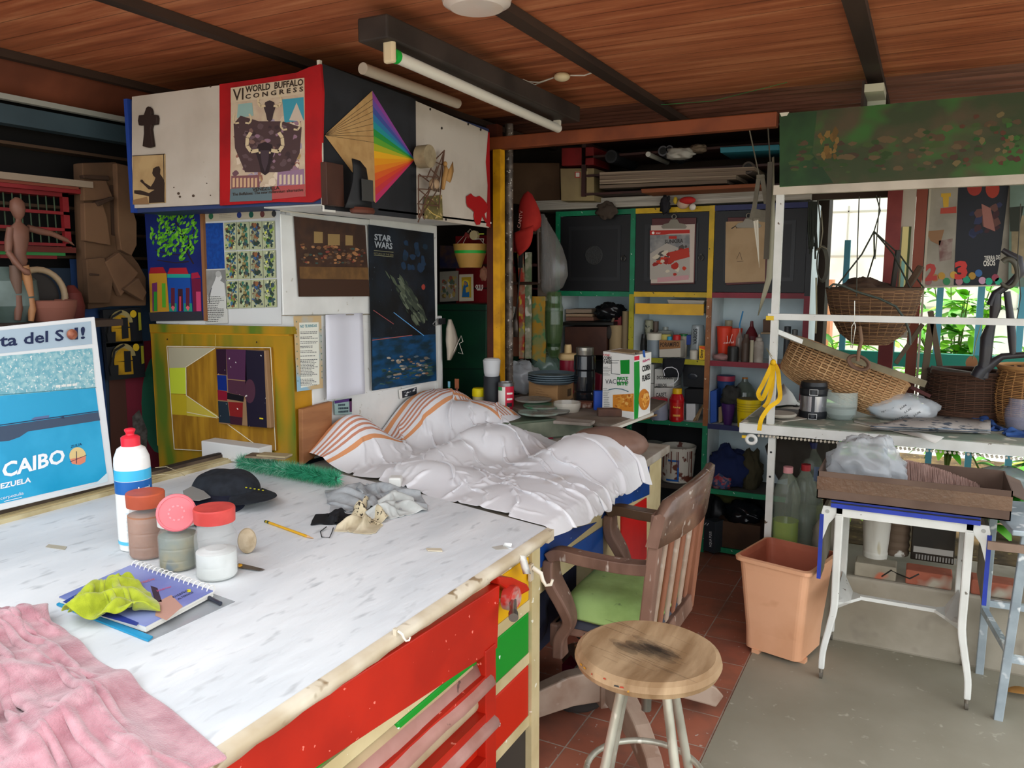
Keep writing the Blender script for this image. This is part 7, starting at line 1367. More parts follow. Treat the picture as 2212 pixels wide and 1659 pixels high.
# right bay low (z .37)
z2 = .371
blob('blue_cloth', 'navy blue cloth bundle on the low green-edged shelf', 'cloth', (PY(1572, 1040, 4.45).x, 4.46, z2+.10), (.12, .09, .115), M('#16224a', r=.95), 18, .4, 3)
blob('patterned_cloth', 'small red and blue patterned cloth before the navy bundle', 'cloth', (PY(1556, 1050, 4.38).x, 4.40, z2+.035), (.055, .05, .045), M('#8a6a72', r=.95, h2='#9a2f3a', sc=30, h3='#3a4a6a', sc3=40, th3=(.5, .55)), 19, .4, 3)
blob('brown_cloth', 'olive-brown rag right of the navy bundle', 'cloth', (PY(1618, 1050, 4.45).x, 4.48, z2+.09), (.06, .07, .12), M('#3f3a28', r=.95), 20, .4, 3)
# middle bay low: buckets
bw = M('#c3beb0', r=.5, h2='#b3ad9f', sc=6)
e, c, s = lsh('paint_pail', 'large white pail splattered with brown paint on the low shelf', 'pail', 1472, 4.46, z2, [(0, 1999), (33, 1999), (37, 985), (38, 968), (39, 968), (39, 962), (36, 962), (35, 972), (0, 985)], M('#c9c4b6', r=.5, h2='#6b3a2c', sc=16, th=(.56, .6)), parts=[('body',), ('inner_paint', [(34, 975), (0, 974)], M('#5d3226', r=.6), 'brown paint inside')])
a = MB(); tq = math.atan2(-c.y, -c.x)
bnd(a, c, 37.5*s, ztop(c, 990), ztop(c, 986), M('#1c5ca8'), tq-.55, tq+.1); bnd(a, c, 34.9*s, ztop(c, 1032), ztop(c, 1028), M('#1c5ca8'), tq-.7, tq+.1); bnd(a, c, 36.6*s, ztop(c, 1028), ztop(c, 990), M('#1c5ca8'), tq+.0, tq+.1); R = random.Random(4)
for i in range(14): a0 = tq+R.uniform(-1, 1); y_ = R.uniform(966, 1020); bnd(a, c, 38.2*s, ztop(c, y_+R.uniform(6, 18)), ztop(c, 966), M('#6b3a2c'), a0, a0+R.uniform(.03, .07), 3)
a.build('label', e, 'blue framed label with drips')
e, c, s = lsh('paint_pail', 'grey-white pail with a red band left of the splattered pail', 'pail', 1412, 4.50, z2, [(0, 1999), (24, 1999), (27, 1035), (28, 1010), (28, 962), (29, 962), (29, 956), (0, 958)], M('#a7a89c', r=.5, h2='#8a8c80', sc=10))
a = MB(); tq = math.atan2(-c.y, -c.x); bnd(a, c, 27.9*s, ztop(c, 1033), ztop(c, 1014), M('#b3141a'), tq-1.4, tq+1.4, 24); curved_text(a, 'LACK', c, 28.1*s, tq+.35, ztop(c, 1028), .018, .06, M('#e6e0d8'), .03); o = a.build('pail_band'); o['label'] = 'red lettered band'; w0_ = o.location.copy(); o.parent = bpy.data.objects['paint_pail.001']; o.location = w0_-wloc(o.parent)
# floor level bay: dark parcels, black carton with lettering
bx2 = thing('black_carton', PY(1540, 1200, 4.33), 'black upright carton with white vertical lettering on the floor', 'carton')
a = MB(); cq = [PZ(x, y, 0.02) for x, y in ((1519, 1188), (1543, 1196), (1562, 1190), (1540, 1184))]; hq = ztop(cq[1], 1128); a.prism(cq, (0, 0, hq-.02), M('#2a3036', r=.4)); a.build('carton', bx2, bevel=.002)
n_1 = (cq[1]-cq[0]).cross(V((0, 0, 1))).normalized(); a = CV(cq[0]+n_1*.001, n_1); a.txt('AQUA PLUS', (1537, 1182), (1537, 1148), 5, M('#d5d8da'), 1, .02, up=(-1, 0)); a.line((1522, 1134), (1526, 1129), 1.5, M('#c5c8ca'), 1); a.line((1527, 1135), (1531, 1130), 1.5, M('#c5c8ca'), 1); a.build('lettering', bx2, 'white lettering')
tb('wooden_crate', 'brown crate in the lowest bay behind the white desk leg', 'crate', 1600, 1175, .045, .24, .2, .15, M('#4b3524', r=.8, h2='#3a281b', sc=6), 0)
blob('black_bag', 'glossy black bag sticking out of the brown crate', 'bag', (PY(1612, 1120, 4.5).x, 4.42, .24), (.10, .08, .06), M('#101318', r=.15), 22, .4)
blob('black_bag', 'black bag in the lowest bay left of the crate', 'bag', (PY(1545, 1150, 4.5).x, 4.52, .16), (.07, .07, .12), M('#15171a', r=.5), 23, .3)
blob('olive_cloth', 'olive cloth at the top of the lowest bay', 'cloth', (PY(1570, 1085, 4.5).x, 4.56, .29), (.10, .06, .05), M('#4a4a24', r=.9), 24, .4)
# green cabinet and trinkets between white cupboard and yellow post
gcab = thing('green_cabinet', (-2.2, 3.95, 0), 'dark green cabinet standing between the white cupboard and the yellow post', 'cabinet')
a = MB(); a.prism([PY(x, y, 3.85) for x, y in ((940, 657), (1051, 657), (1050, 870), (940, 880))], (0, .4, 0), M('#0c3a24', r=.45, h2='#0a3020', sc=6)); o = a.build('body', gcab, bevel=.004); a = CV((0, 3.848, 0), (0, -1, 0)); a.line((940, 670), (1051, 671), 2, M('#06180f'), 1); a.line((940, 797), (1051, 797), 2, M('#06180f'), 1); a.build('door_gap', gcab)
a = MB(); a.box((-2.5, 4.1, 1.30), (-1.96, 4.14, 1.78), M('#8a1119', r=.6, h2='#700d14', sc=5)); a.box((-2.5, 4.05, 1.60), (-1.96, 4.10, 1.615), M('#3a1512')); a.box((-2.5, 4.09, 1.47), (-1.96, 4.10, 1.48), M('#3a0a0e')); a.build('wall_niche', label='red painted niche panel above the green cabinet', cat='panel')
a = CV((0, 4.04, 0), (0, -1, 0)); a.slab([(950, 530), (992, 532), (992, 580), (950, 580)], .003, M('#2a2c4a', r=.5, h2='#6a4a2a', sc=8)); a.build('picture', label='dim dark blue picture above the two small cards', cat='picture')
a = CV((0, 3.95, 0), (0, -1, 0)); a.slab([(950, 587), (990, 585), (990, 650), (950, 652)], .003, M('#8a8478', r=.5)); a.blobs([(952, 590), (988, 588), (988, 648), (952, 648)], 36, P_('#6a5a3a', '#a38a4a', '#8a4a3a', '#4a5a4a', '#b5ada0'), 1, .06, .14, 8); a.build('saint_card', label='framed crowded scene card standing on the green cabinet, left of two', cat='card')
a = CV((0, 3.94, 0), (0, -1, 0)); a.slab([(992, 593), (1022, 592), (1023, 650), (992, 651)], .002, M('#c5b9a0', r=.6)); a.poly([(997, 599), (1018, 598), (1018, 643), (998, 643)], M('#b5941f'), 1); a.circ((1006, 612), 8, 8, M('#d8b92a'), 2); a.poly([(1004, 606), (1010, 610), (1014, 625), (1014, 642), (998, 642), (1000, 625)], M('#1c5f94'), 3); a.circ((1006, 613), 3, 4, M('#a3744f'), 4, 10); a.poly([(1006, 622), (1013, 618), (1014, 630), (1007, 632)], M('#c2a03a'), 4); a.build('saint_card', label='small card of a blue-robed figure on gold, right of two', cat='card')
hb_ = thing('hanging_bowl', PX(1015, 575, -1.98), 'tan hanging bowl with a green band below the overhead cabinet', 'bowl')
c = PY(1016, 578, 3.65); s = mp(c); a = MB(); zb = c.z; a.lathe((c.x, c.y, zb), [(0, 0), (24*s, .0), (30*s, 18*s), (34*s, 30*s, M('#1f9a34', r=.5)), (35*s, 36*s), (37*s, 50*s), (34*s, 50*s), (25*s, 10*s), (0, 8*s)], M('#b08a44', r=.6, h2='#a37a3a', sc=8)); a.build('bowl', hb_)
a = MB(); tp = (c.x, c.y, 1.79)
for k in (-1, 0, 1): a.tube([(c.x+35*s*k*(1 if k else 0), c.y-(30*s if k == 0 else 0), zb+50*s), tp], .0015, M('#b5ab9a'), 5)
a.build('cord', hb_); a = MB(); c2_ = PY(1023, 508, 3.6); a.cyl(c2_, c2_+V((0, .02, 0)), .024, M('#a3936f', r=.5)); a.cbox(c2_+V((-.04, .01, 0)), (.03, .02, .02), M('#6a1f1c'), .0, 0, .5); a.cbox(c2_+V((.045, 0, .005)), (.03, .004, .004), M('#c9d64a')); a.tube([c2_+V((.01, 0, -.02)), c2_+V((.06, 0, -.02)), c2_+V((.055, 0, -.04))], .002, M('#b5b0a4'), 6); a.build('trinket', label='cluster of small trinkets hanging above the tan bowl', cat='trinket')
blob('shell_pouch', 'brown hanging pouch right of the two cards', 'pouch', PY(1045, 592, 3.72), (.022, .02, .035), M('#8a5a44', r=.7), 25, .3, flat=False)
a = MB(); c = PY(1036, 620, 3.72)
for i in range(5): a.tube([c+V((-.018+.009*i, 0, .012)), c+V((-.022+.011*i, -.004, 0)), c+V((-.012+.006*i, 0, -.018))], .002, M('#c9c0b4'), 5)
a.build('shell', label='small white ribbed shell hanging above the green cabinet', cat='shell')
# face mask hanging on a binder clip at the white cupboard edge
mk = thing('hanging_mask', PX(965, 690, -2.16), 'cream cloth face mask hanging from a black clip on the cupboard edge', 'mask')
a = MB(); P = [[PX(x0+(x1-x0)*i/5, y, -2.15+.02*math.sin(PI*i/5)) for i in range(6)] for y, x0, x1 in ((690, 968, 975), (710, 964, 983), (735, 963, 990), (755, 965, 986), (778, 966, 974))]; a.grid(P, M('#b3a898', r=.9)); a.build('cloth', mk, solid=.002)
a = MB(); a.tube([PX(x, y, -2.13) for x, y in ((980, 760), (996, 725), (1000, 738), (992, 742), (1000, 765), (990, 762))], .002, M('#cfc8bc'), 6); a.build('ear_loop', mk); a = MB(); a.cbox(PX(955, 694, -2.17), (.012, .05, .03), blk); a.tube([PX(x, y, -2.16) for x, y in ((945, 688), (935, 700), (938, 704), (950, 700))], .0015, M('#8a8a88', r=.3, metal=.8), 6); a.build('binder_clip', mk, 'black binder clip')
# small white plate stack hung knives, white strips near right frame
hg = M('#6b6454', r=.6, h2='#544e40', sc=8)
a = MB(); a.grid([[PY(1668, 340, 3.62), PY(1672, 338, 3.63)], [PY(1662, 480, 3.62), PY(1674, 480, 3.63)], [PY(1655, 600, 3.62), PY(1668, 600, 3.63)], [PY(1645, 640, 3.62), PY(1655, 638, 3.63)], [PY(1637, 682, 3.62), PY(1639, 680, 3.63)]], M('#8f8a74', r=.5)); a.build('dry_frond', label='long curved dry blade hanging left of the white upright', cat='blade', solid=.003)
a = MB(); a.bar(PY(1664, 350, 3.60), PY(1655, 560, 3.60), .012, .02, M('#4a4438')); a.bar(PY(1664, 355, 3.60), (-.64, 3.58, 2.18), .004, .004, M('#4a4438')); a.build('wood_strip', label='thin dark strip hanging behind the curved blade', cat='strip')
a = MB(); a.bar(PY(1640, 380, 3.70), (-.72, 3.59, 2.18), .004, .004, hg); a.bar(PY(1643, 378, 3.70), PY(1643, 385, 3.70), .03, .03, hg); a.cbox(PY(1638, 465, 3.70), (.07, .01, .05), hg, 0, 0, .2); a.bar(PY(1640, 378, 3.7), PY(1627, 465, 3.7), .012, .018, hg); a.bar(PY(1646, 378, 3.7), PY(1655, 440, 3.7), .012, .018, hg); a.build('wood_bracket', label='grey wooden bracket hanging before the right clipboard', cat='bracket')
a = MB(); cw_ = M('#c9c2b0', r=.5); a.add([PY(x, y, 3.69) for x, y in ((1627, 475), (1632, 475), (1640, 575))], [(0, 1, 2)], cw_); a.add([PY(x, y, 3.692) for x, y in ((1633, 475), (1638, 475), (1640, 578))], [(0, 1, 2)], cw_); a.bar(PY(1627, 474, 3.692), PY(1640, 474, 3.70), .01, .012, hg); a.build('shears', label='pale pointed shears hanging before the right clipboard', cat='shears', solid=.003)
# ================================================================ right desk with its white metal frame
wm_ = M('#d3d3ce', r=.45, h2='#c4c4bd', sc=6, h3='#6a5a4c', sc3=34, th3=(.69, .72))
RY = 3.55; RZ = .908
rd = thing('metal_desk', (.4, 3.9, 0), 'white metal-framed desk with a worn green top under the window', 'desk')
a = MB(); a.box((-.69, RY, RZ-.012), (2.2, 4.30, RZ), M('#6d7a6c', r=.6, h2='#8d8878', sc=5, h3='#bdb8a8', sc3=12, th3=(.6, .66))); a.build('desk_top', rd, 'worn green top')
a = MB(); a.box((-.70, RY-.012, RZ-.045), (2.2, RY, RZ-.004), wm_); a.build('front_rail', rd, 'chipped white front rail'); a = MB(); a.box((-.70, RY, RZ-.05), (-.685, 4.30, RZ-.004), wm_); a.build('side_rail', rd)
a = MB()
for i in range(150): a.cyl((-.62+i*.016, RY-.002, RZ-.057), (-.612+i*.016, RY-.002, RZ-.053), .006, M('#bfb5a3', r=.6), 6)
a.build('beaded_bar', rd, 'ribbed bar under the front rail', kind='stuff')
a = MB(); c = V((-.645, RY-.02, RZ-.072)); a.tube([c+V((.02*math.cos(t), 0, .018*math.sin(t))) for t in [2*PI*k/14 for k in range(14)]], .008, wm_, 8, closed=True); a.cbox(c+V((-.03, 0, .01)), (.02, .01, .012), M('#d0a81c')); a.build('ring_bracket', rd)
for x, y in ((-.565, RY+.03), (-.54, 4.22), (2.1, RY+.03)):
    a = MB(); a.box((x-.014, y-.014, 0), (x+.016, y+.010, RZ-.05), wm_)
    for k in range(2): a.cyl((x, y-.0145, .78-.11*k), (x, y-.0155, .78-.11*k), .005, blk, 10)
    a.build('leg', rd)
fm_ = rd
a = MB(); a.box((-.588, RY, RZ), (-.558, RY+.028, 1.905), wm_); a.build('frame_post', fm_)
a = MB(); a.box((-.60, RY-.003, 1.885), (2.2, RY+.028, 1.925), M('#bdb2a1', r=.5, h2='#a99e8e', sc=6)); a.build('top_bar', fm_)
a = MB(); a.box((-.60, RY-.005, 1.362), (2.2, RY+.022, 1.388), wm_); a.build('middle_bar', fm_)
a = MB(); a.box((-.607, RY-.008, 1.36), (-.575, RY+.024, 1.378), M('#d6b21a', r=.5)); a.build('tape', fm_, 'yellow tape')
# valance painting
va = CV((0, RY-.004, 0), (0, -1, 0)); q = [(1684, 246), (2300, 190), (2300, 371), (1684, 404)]; va.slab(q, .012, M('#2f3a1c', r=.6, h2='#4b3e28', sc=4, st=(1, 1, 1.4), h3='#2f5a1f', sc3=5, th3=(.5, .62), bump=.5))
va.poly([(1684, 246), (1765, 240), (1755, 330), (1800, 395), (1684, 403)], M('#20421a', r=.6, h2='#183314', sc=8), 1); va.poly([(1684, 244), (1705, 242), (1700, 250), (1688, 252)], M('#cfc8b4'), 2)
va.blobs([(1700, 300), (2290, 240), (2290, 360), (1700, 385)], 130, P_('#3a4a22', '#4d3c27', '#5a4a30', '#2a3f1a', '#403022'), 1.2, .01, .035, 3, 3)
va.blobs([(1765, 275), (1815, 270), (1815, 345), (1765, 350)], 22, P_('#6a4e20', '#5c441c', '#775c2c'), 2.5, .08, .2, 4); va.blobs([(2050, 245), (2212, 230), (2212, 360), (2050, 370)], 26, P_('#2f5a20', '#52301f', '#5a4526', '#665836', '#4a261e', '#1f4a1a'), 2.5, .03, .08, 6)
va.build('valance_painting', label='long dark green jungle painting fixed across the top at right', cat='painting')
# posters: two character boards on the window side, generic shapes
a = CV((0, 4.36, 0), (0, -1, 0)); a.slab([(1990, 404), (2205, 392), (2205, 617), (1992, 622)], .012, M('#8f887a', r=.7, h2='#7d7668', sc=6))
a.poly([(2070, 402), (2180, 396), (2160, 560), (2150, 618), (2060, 616)], M('#15171f', r=.6), 1)
a.poly([(2036, 420), (2050, 419), (2049, 447), (2038, 448)], M('#b8912a'), 1); a.poly([(2033, 418), (2054, 417), (2054, 425), (2033, 426)], M('#b8912a'), 2); a.poly([(2032, 450), (2066, 446), (2066, 460), (2031, 462)], M('#9a3a2c'), 1)
a.circ((2105, 405), 16, 18, M('#8a2a20'), 2); a.circ((2144, 408), 15, 20, M('#93301f'), 2); a.blobs([(2085, 440), (2170, 430), (2165, 520), (2075, 530)], 18, P_('#20263f', '#5a3a34', '#2a2f4a', '#3a2024'), 2, .08, .18, 3)
a.poly([(2120, 440), (2140, 450), (2150, 500), (2125, 490)], M('#8a5a50'), 3); a.poly([(2000, 500), (2040, 496), (2030, 530), (2010, 520)], M('#7d5a3c'), 2); a.poly([(2028, 520), (2058, 515), (2055, 560), (2030, 565)], M('#6a4a44', h2='#8a7a70', sc=20), 2)
a.txt('TIERRA DE', (2126, 562), (2160, 560), 9, M('#c9c4ba'), 4, .02); a.txt('OSOS', (2124, 575), (2150, 573), 12, M('#c9c4ba'), 4, .03); a.txt('2', (1998, 605), (2024, 602), 32, M('#a33a34'), 4, .06); a.txt('3', (2062, 602), (2090, 598), 34, M('#b8352f'), 4, .06)
for i, (x, y, c_) in enumerate(((2005, 608, '#8a5a5a'), (2020, 600, '#9a6a3c'), (2034, 596, '#a9802f'), (2045, 608, '#2f7a4a'), (2060, 594, '#b8903a'), (2072, 608, '#9a6a74'), (2088, 604, '#1f8a68'), (2100, 596, '#a07a2a'), (2114, 590, '#2f5a8a'), (2122, 606, '#b58aa0'), (2136, 608, '#1f9a78'), (2150, 600, '#8a3a4a'), (2157, 608, '#1f9a78'))): a.circ((x, y), 8, 8, M(c_, r=.6), 3, 14)
a.line((1992, 621), (2205, 615), 3, M('#b5ac9a'), 3)
a.build('poster_board', label='board of old party posters with a red number three hanging over the window', cat='poster')
a = CV((0, 4.34, 0), (0, -1, 0)); a.slab([(2182, 400), (2300, 392), (2300, 625), (2178, 618)], .008, M('#5f7266', r=.6, h2='#4a5a4a', sc=4)); a.poly([(2185, 470), (2212, 465), (2212, 600), (2185, 590)], M('#8a7a5c', h2='#6f6248', sc=8), 1); a.poly([(2180, 448), (2212, 445), (2200, 500), (2182, 500)], M('#1f2418'), 2); a.build('poster_board', label='faded green-grey poster cut by the right edge of the view', cat='poster')
# hung coils of wire and cord left of the window
def cord(pts, r_, m, name, lab, cat='cord', Y=3.9, n=6, closed=False): a = MB(); a.tube([PY(p[0], p[1], Y+(p[2] if len(p) > 2 else 0)) for p in pts], r_, m, n, closed=closed); return a.build(name, label=lab, cat=cat)
dkc = M('#3c3a30', r=.7)
a = MB(); R = random.Random(8)
for i in range(9): x = 1747+i*2.2; a.tube([PY(x, 435, 3.9), PY(x+R.uniform(-2, 2), 500, 3.9), PY(x+R.uniform(-3, 3), 530+R.uniform(0, 30), 3.9)], .004, M('#20241c', r=.8), 5)
a.build('cord_bundle', label='bundle of dark green cords hanging at the left side of the opening', cat='cords')
a = MB()
for i in range(5): cx_, cy_ = 1774+i*.8, 570; a.tube([PY(cx_+(9+i)*math.cos(t), cy_+(34+i*1.5)*math.sin(t), 3.88+i*.003) for t in [2*PI*k/20 for k in range(20)]], .0025, dkc, 5, closed=True)
a.tube([PY(1767, 432, 3.88), PY(1772, 480, 3.88), PY(1770, 540, 3.88)], .003, dkc, 5); a.tube([PY(1774, 455, 3.88), PY(1777, 500, 3.88), PY(1772, 535, 3.88)], .003, M('#6a6452'), 5); a.tube([PY(1764, 540, 3.87), PY(1775, 532, 3.86), PY(1787, 538, 3.87)], .004, M('#5a5444'), 6); a.build('wire_coil', label='hanging coil of dark wire against the bright opening', cat='coil')
cord([(1763, 600), (1764, 680), (1762, 720)], .004, M('#8a8468'), 'string', 'pale string hanging below the wire coil'); 
# hanging basket with its ropes
bkm = M('#7a5638', r=.8, h2='#4f3623', sc=30, st=(.4, .4, 3), bump=.5, bsc=40)
hbk = thing('hanging_basket', PY(1880, 745, 3.9), 'round wicker basket full of scraps hanging before the window', 'basket')
def weave(a, c, rows, nb, m, m2, mb, tw=.006, sx=1, sy=1, T=None):
    """rows: list of (r, z). strands woven round vertical ribs"""
    T = T or Matrix(); c = V(c); vs = []; rz = []
    L = sum(math.hypot(rows[i+1][0]-rows[i][0], rows[i+1][1]-rows[i][1]) for i in range(len(rows)-1)); K = max(int(L/tw), 4)
    pts = []; acc = 0
    for k in range(K):
        t = k/(K-1)*(len(rows)-1); i = min(int(t), len(rows)-2); f_ = t-i; pts.append((rows[i][0]*(1-f_)+rows[i+1][0]*f_, rows[i][1]*(1-f_)+rows[i+1][1]*f_))
    N = nb*4
    for k, (r_, z_) in enumerate(pts):
        P = [c+T @ V(((r_+.0025*math.cos((i/4+(k % 2))*PI))*math.cos(2*PI*i/N)*sx, (r_+.0025*math.cos((i/4+(k % 2))*PI))*math.sin(2*PI*i/N)*sy, z_)) for i in range(N)]
        a.tube(P, tw*.52, m if k % 3 else m2, 5, closed=True)
    for i in range(nb):
        an = 2*PI*(i+.5)/nb; mb.tube([c+T @ V((r_*math.cos(an)*sx, r_*math.sin(an)*sy, z_)) for r_, z_ in pts[::2]], tw*.5, m2, 5)
c = PY(1880, 742, 3.95); s = mp(c); z0 = c.z
rows = [(35*s, 0), (62*s, 22*s), (80*s, 55*s), (88*s, 85*s), (92*s, 108*s), (94*s, 118*s)]
a = MB(); rb2 = MB(); weave(a, (c.x, c.y, z0), rows, 26, M('#5f4430', r=.85), M('#7c5c3e', r=.85), rb2, .0055); a.lathe((c.x, c.y, z0), [(0, 0), (35*s, 0), (60*s, 22*s), (78*s, 55*s), (90*s, 110*s)], M('#3a281b', r=.9)); a.build('woven_body', hbk); rb2.build('ribs', hbk)
a = MB(); a.tube([(c.x+94*s*math.cos(t), c.y+94*s*math.sin(t), z0+118*s) for t in [2*PI*k/36 for k in range(36)]], .006, M('#4b3826', r=.8), 8, closed=True); a.build('rim', hbk)
a = MB(); tp = PY(1888, 500, 3.93); tp2 = V((tp.x, tp.y, 1.90))
for (dx, dy) in ((-60, -.12), (60, -.12), (-20, .2), (80, .1)): a.tube([(c.x+dx*s*1.2, c.y+dy, z0+118*s), (c.x+dx*s*.5+.01, c.y+dy*.5, z0+190*s), tp], .0035, M('#2d2f26', r=.8), 6)
a.tube([tp, tp+V((.02, 0, .09)), tp2], .003, M('#2d2f26'), 6); a.build('rope', hbk)
a = MB(); a.tube([PY(x, y, 3.70) for x, y in ((1790, 622), (1800, 614), (1820, 617), (1850, 630), (1900, 645), (1935, 662), (1955, 690), (1965, 720), (1966, 745))], .005, M('#3a423a', r=.5), 8); a.build('cable', label='dark green cable looped over the hanging basket', cat='cable')
for pts, lab, m_, w_ in (([(1940, 540), (1925, 645)], 'black wooden stick standing up out of the hanging basket', '#2b2b28', .022), ([(1990, 575), (1935, 660)], 'rough brown stick leaning right out of the hanging basket', '#4a3626', .04)):
    a = MB(); a.bar(PY(pts[0][0], pts[0][1], 3.93), PY(pts[1][0], pts[1][1], 3.95), w_, w_*.6, M(m_, r=.8, h2='#3a2c20', sc=8)); a.build('stick', label=lab, cat='stick', bevel=.004)
blob('brown_bundle', 'brown cloth bundle heaped in the hanging basket', 'bundle', PY(1868, 632, 3.95), (.11, .10, .06), M('#4d392a', r=.9, h2='#3b2b20', sc=6), 31, .5, 2, flat=False)
cord([(1856, 424), (1852, 540), (1850, 640)], .0025, dkc, 'string', 'thin dark string hanging straight in the opening, left one', Y=3.75); cord([(1901, 424), (1895, 500), (1890, 560)], .0025, dkc, 'string', 'thin dark string with a hook hanging in the opening, right one', Y=3.75)
a = MB(); wr_ = M('#c5c2b8', r=.3, metal=.7); a.tube([PY(x, y, 3.52) for x, y in ((1846, 650), (1846, 695), (1840, 705), (1838, 750), (1841, 752), (1848, 706), (1846, 697))], .0018, wr_, 6); a.build('wire_hook', label='bent pale wire hanging over the middle white bar', cat='hook')
# long tilted basket with wooden lath over it
lb = thing('long_basket', PY(1820, 800, 4.0), 'long tan wicker basket tilted down to the right on the desk', 'basket')
cA, cB = PY(1705, 745, 3.98), PY(1955, 850, 3.98)
mid = (cA+cB)/2; ax = (cB-cA); Lb = ax.length; ang = math.atan2(ax.z, ax.x)
T = Matrix.Rotation(-ang, 4, 'Y')
a = MB(); rb2 = MB(); hL = Lb/2
# oval trough lying on its side towards the viewer: strands run along the length
tan1, tan2 = M('#b08a60', r=.75, h2='#8f6a44', sc=9), M('#a07850', r=.75, h2='#c29c70', sc=9)
def bp_(u, v): # u along -1..1, v 0 (top rim) .. 1 (lower rim), bulges to the viewer (-y)
    e_ = (1-abs(u)**3.2); return mid+T @ V((u*hL*(1.0-.02*v), -.015-.125*math.sin(PI*(.12+.80*v))*max(e_, 0)**.5, (.065-.215*v)*(.62+.38*max(e_, 0)**.5)))
for j in range(21):
    v = j/20; P = [bp_(-1+2*i/110, v)+V((0, .0035*math.cos(i*PI/3.2+j*PI), 0)) for i in range(111)]
    a.tube(P, .0052, tan1 if j % 2 else tan2, 6, flat=.6)
P = [[bp_(-1+2*i/40, j/12)+V((0, .006, 0)) for i in range(41)] for j in range(13)]; a.grid(P, M('#4a3424', r=.9)); a.build('woven_body', lb)
for i in range(17):
    u = -1+2*(i+.5)/17; rb2.tube([bp_(u, j/10)+V((0, -.0015, 0)) for j in range(11)], .0035, tan2, 5)
rb2.build('ribs', lb); a = MB(); a.tube([bp_(-1+2*i/30, 0) for i in range(31)], .008, tan2, 8); a.tube([bp_(-1+2*i/30, 1) for i in range(31)], .006, tan1, 8); a.build('rim', lb)
a = MB(); a.bar(PY(1690, 722, 3.84), PY(2000, 830, 3.84), .02, .028, M('#6f6650', r=.7, h2='#857a60', sc=8)); a.build('wooden_lath', label='grey-green wooden lath lying along the top of the long tilted basket', cat='lath')
a = MB(); a.bar(PY(1672, 714, 3.575), PY(1730, 738, 3.70), .02, .02, wm_); a.build('white_strip', label='short white strip behind the white upright above the long basket', cat='strip')
a = MB(); cc_ = PY(1855, 783, 3.78)
for k in range(3): a.tube([cc_+V(((.038+.003*k)*math.cos(t), -.004*k, (.026+.002*k)*math.sin(t)-.01*math.cos(t))) for t in [2*PI*i/22 for i in range(22)]], .006, M('#6a5040', r=.8), 8, closed=True)
a.tube([PY(1857, 705, 3.76), PY(1861, 735, 3.76), PY(1855, 760, 3.77), PY(1853, 780, 3.77)], .008, M('#7a5f4a', r=.8), 8); a.build('rope_coil', label='small coil of brown rope hanging on the long basket', cat='rope')
a = MB(); a.bar(PY(1968, 836, 4.0), PY(2010, 856, 4.0), .015, .015, M('#4a1f1c')); a.build('wooden_lath', label='dark red lath end right of the long basket', cat='lath')
# crossed wooden legs and laths behind
def lath(p, q, w_, d_, m, lab, Y=4.15, Y2=None, name='wooden_pole', cat='pole'): a = MB(); a.bar(PY(p[0], p[1], Y), PY(q[0], q[1], Y2 or Y), w_, d_, m); return a.build(name, label=lab, cat=cat, bevel=.002)
gw = M('#5f5140', r=.8, h2='#4a3e30', sc=8, st=(1, 1, .3))
lath((2012, 690), (1990, 870), .03, .03, gw, 'grey-brown wooden pole standing right of the red-brown posts'); lath((2010, 672), (2030, 790), .03, .025, gw, 'second grey-brown pole leaning against the first'); lath((1993, 700), (1935, 785), .025, .02, gw, 'thin grey pole leaning left behind the long basket')
lath((2010, 797), (2125, 815), .04, .03, M('#3d372e', r=.8, h2='#544b3e', sc=9), 'dark weathered wooden beam lying across the basket pile', name='wooden_beam', cat='beam', Y=4.05); lath((2022, 800), (2040, 885), .045, .03, M('#3d3226', r=.8), 'short dark upright under the weathered beam', Y=4.05)
# big dark baskets at right
def basket(c, rows, nb, cols, lab, tw=.006, rim=True):
    e = thing('wicker_basket', c, lab, 'basket'); a = MB(); rb2 = MB(); weave(a, c, rows, nb, M(cols[0], r=.85), M(cols[1], r=.85), rb2, tw); a.lathe(c, [(max(r_-.004, 0), z) for r_, z in rows], M('#2a1c12', r=.9)); a.build('woven_body', e); rb2.build('ribs', e)
    a = MB(); r_, z_ = rows[-1]; a.tube([V(c)+V((r_*math.cos(t), r_*math.sin(t), z_)) for t in [2*PI*k/36 for k in range(36)]], .009, M(cols[1], r=.85), 8, closed=True); a.build('rim', e)
c = V((.175, 4.10, RZ)); basket(c, [(.15, 0), (.155, .05), (.15, .14), (.145, .215)], 26, ('#4a2f20', '#3b2619'), 'dark brown wicker basket standing behind the newspapers')
c = V((.42, 4.05, RZ+.002)); basket(c, [(.11, 0), (.13, .05), (.14, .12), (.135, .18), (.12, .235), (.125, .25)], 22, ('#8a6038', '#a07444'), 'lighter tan twilled basket at the right edge of the desk')
# black forked tongs
tg = M('#25242a', r=.35, h2='#35302e', sc=8)
tn_ = thing('forked_branch', PY(2140, 800, 3.85), 'black forked branch with glossy arms standing among the baskets', 'branch')
a = MB()
def br(pts, rs): a.tube([PY(p[0], p[1], 3.86+(p[2] if len(p) > 2 else 0)) for p in pts], rs, tg, 10)
br([(2165, 540), (2200, 560), (2205, 590), (2180, 615), (2150, 635), (2140, 660)], [.010, .018, .018, .014, .016, .018])
br([(2155, 628), (2150, 665), (2145, 690), (2132, 730), (2128, 780), (2120, 815)], [.014, .022, .014, .026, .024, .026]); br([(2175, 630), (2180, 668), (2184, 700), (2186, 730), (2188, 765)], [.013, .014, .016, .016, .012]); a.build('fork', tn_)
a = MB(); br([(2112, 815), (2120, 800), (2135, 790), (2165, 770), (2230, 765)], [.03, .03, .022, .014, .012]); a.build('foot', tn_)
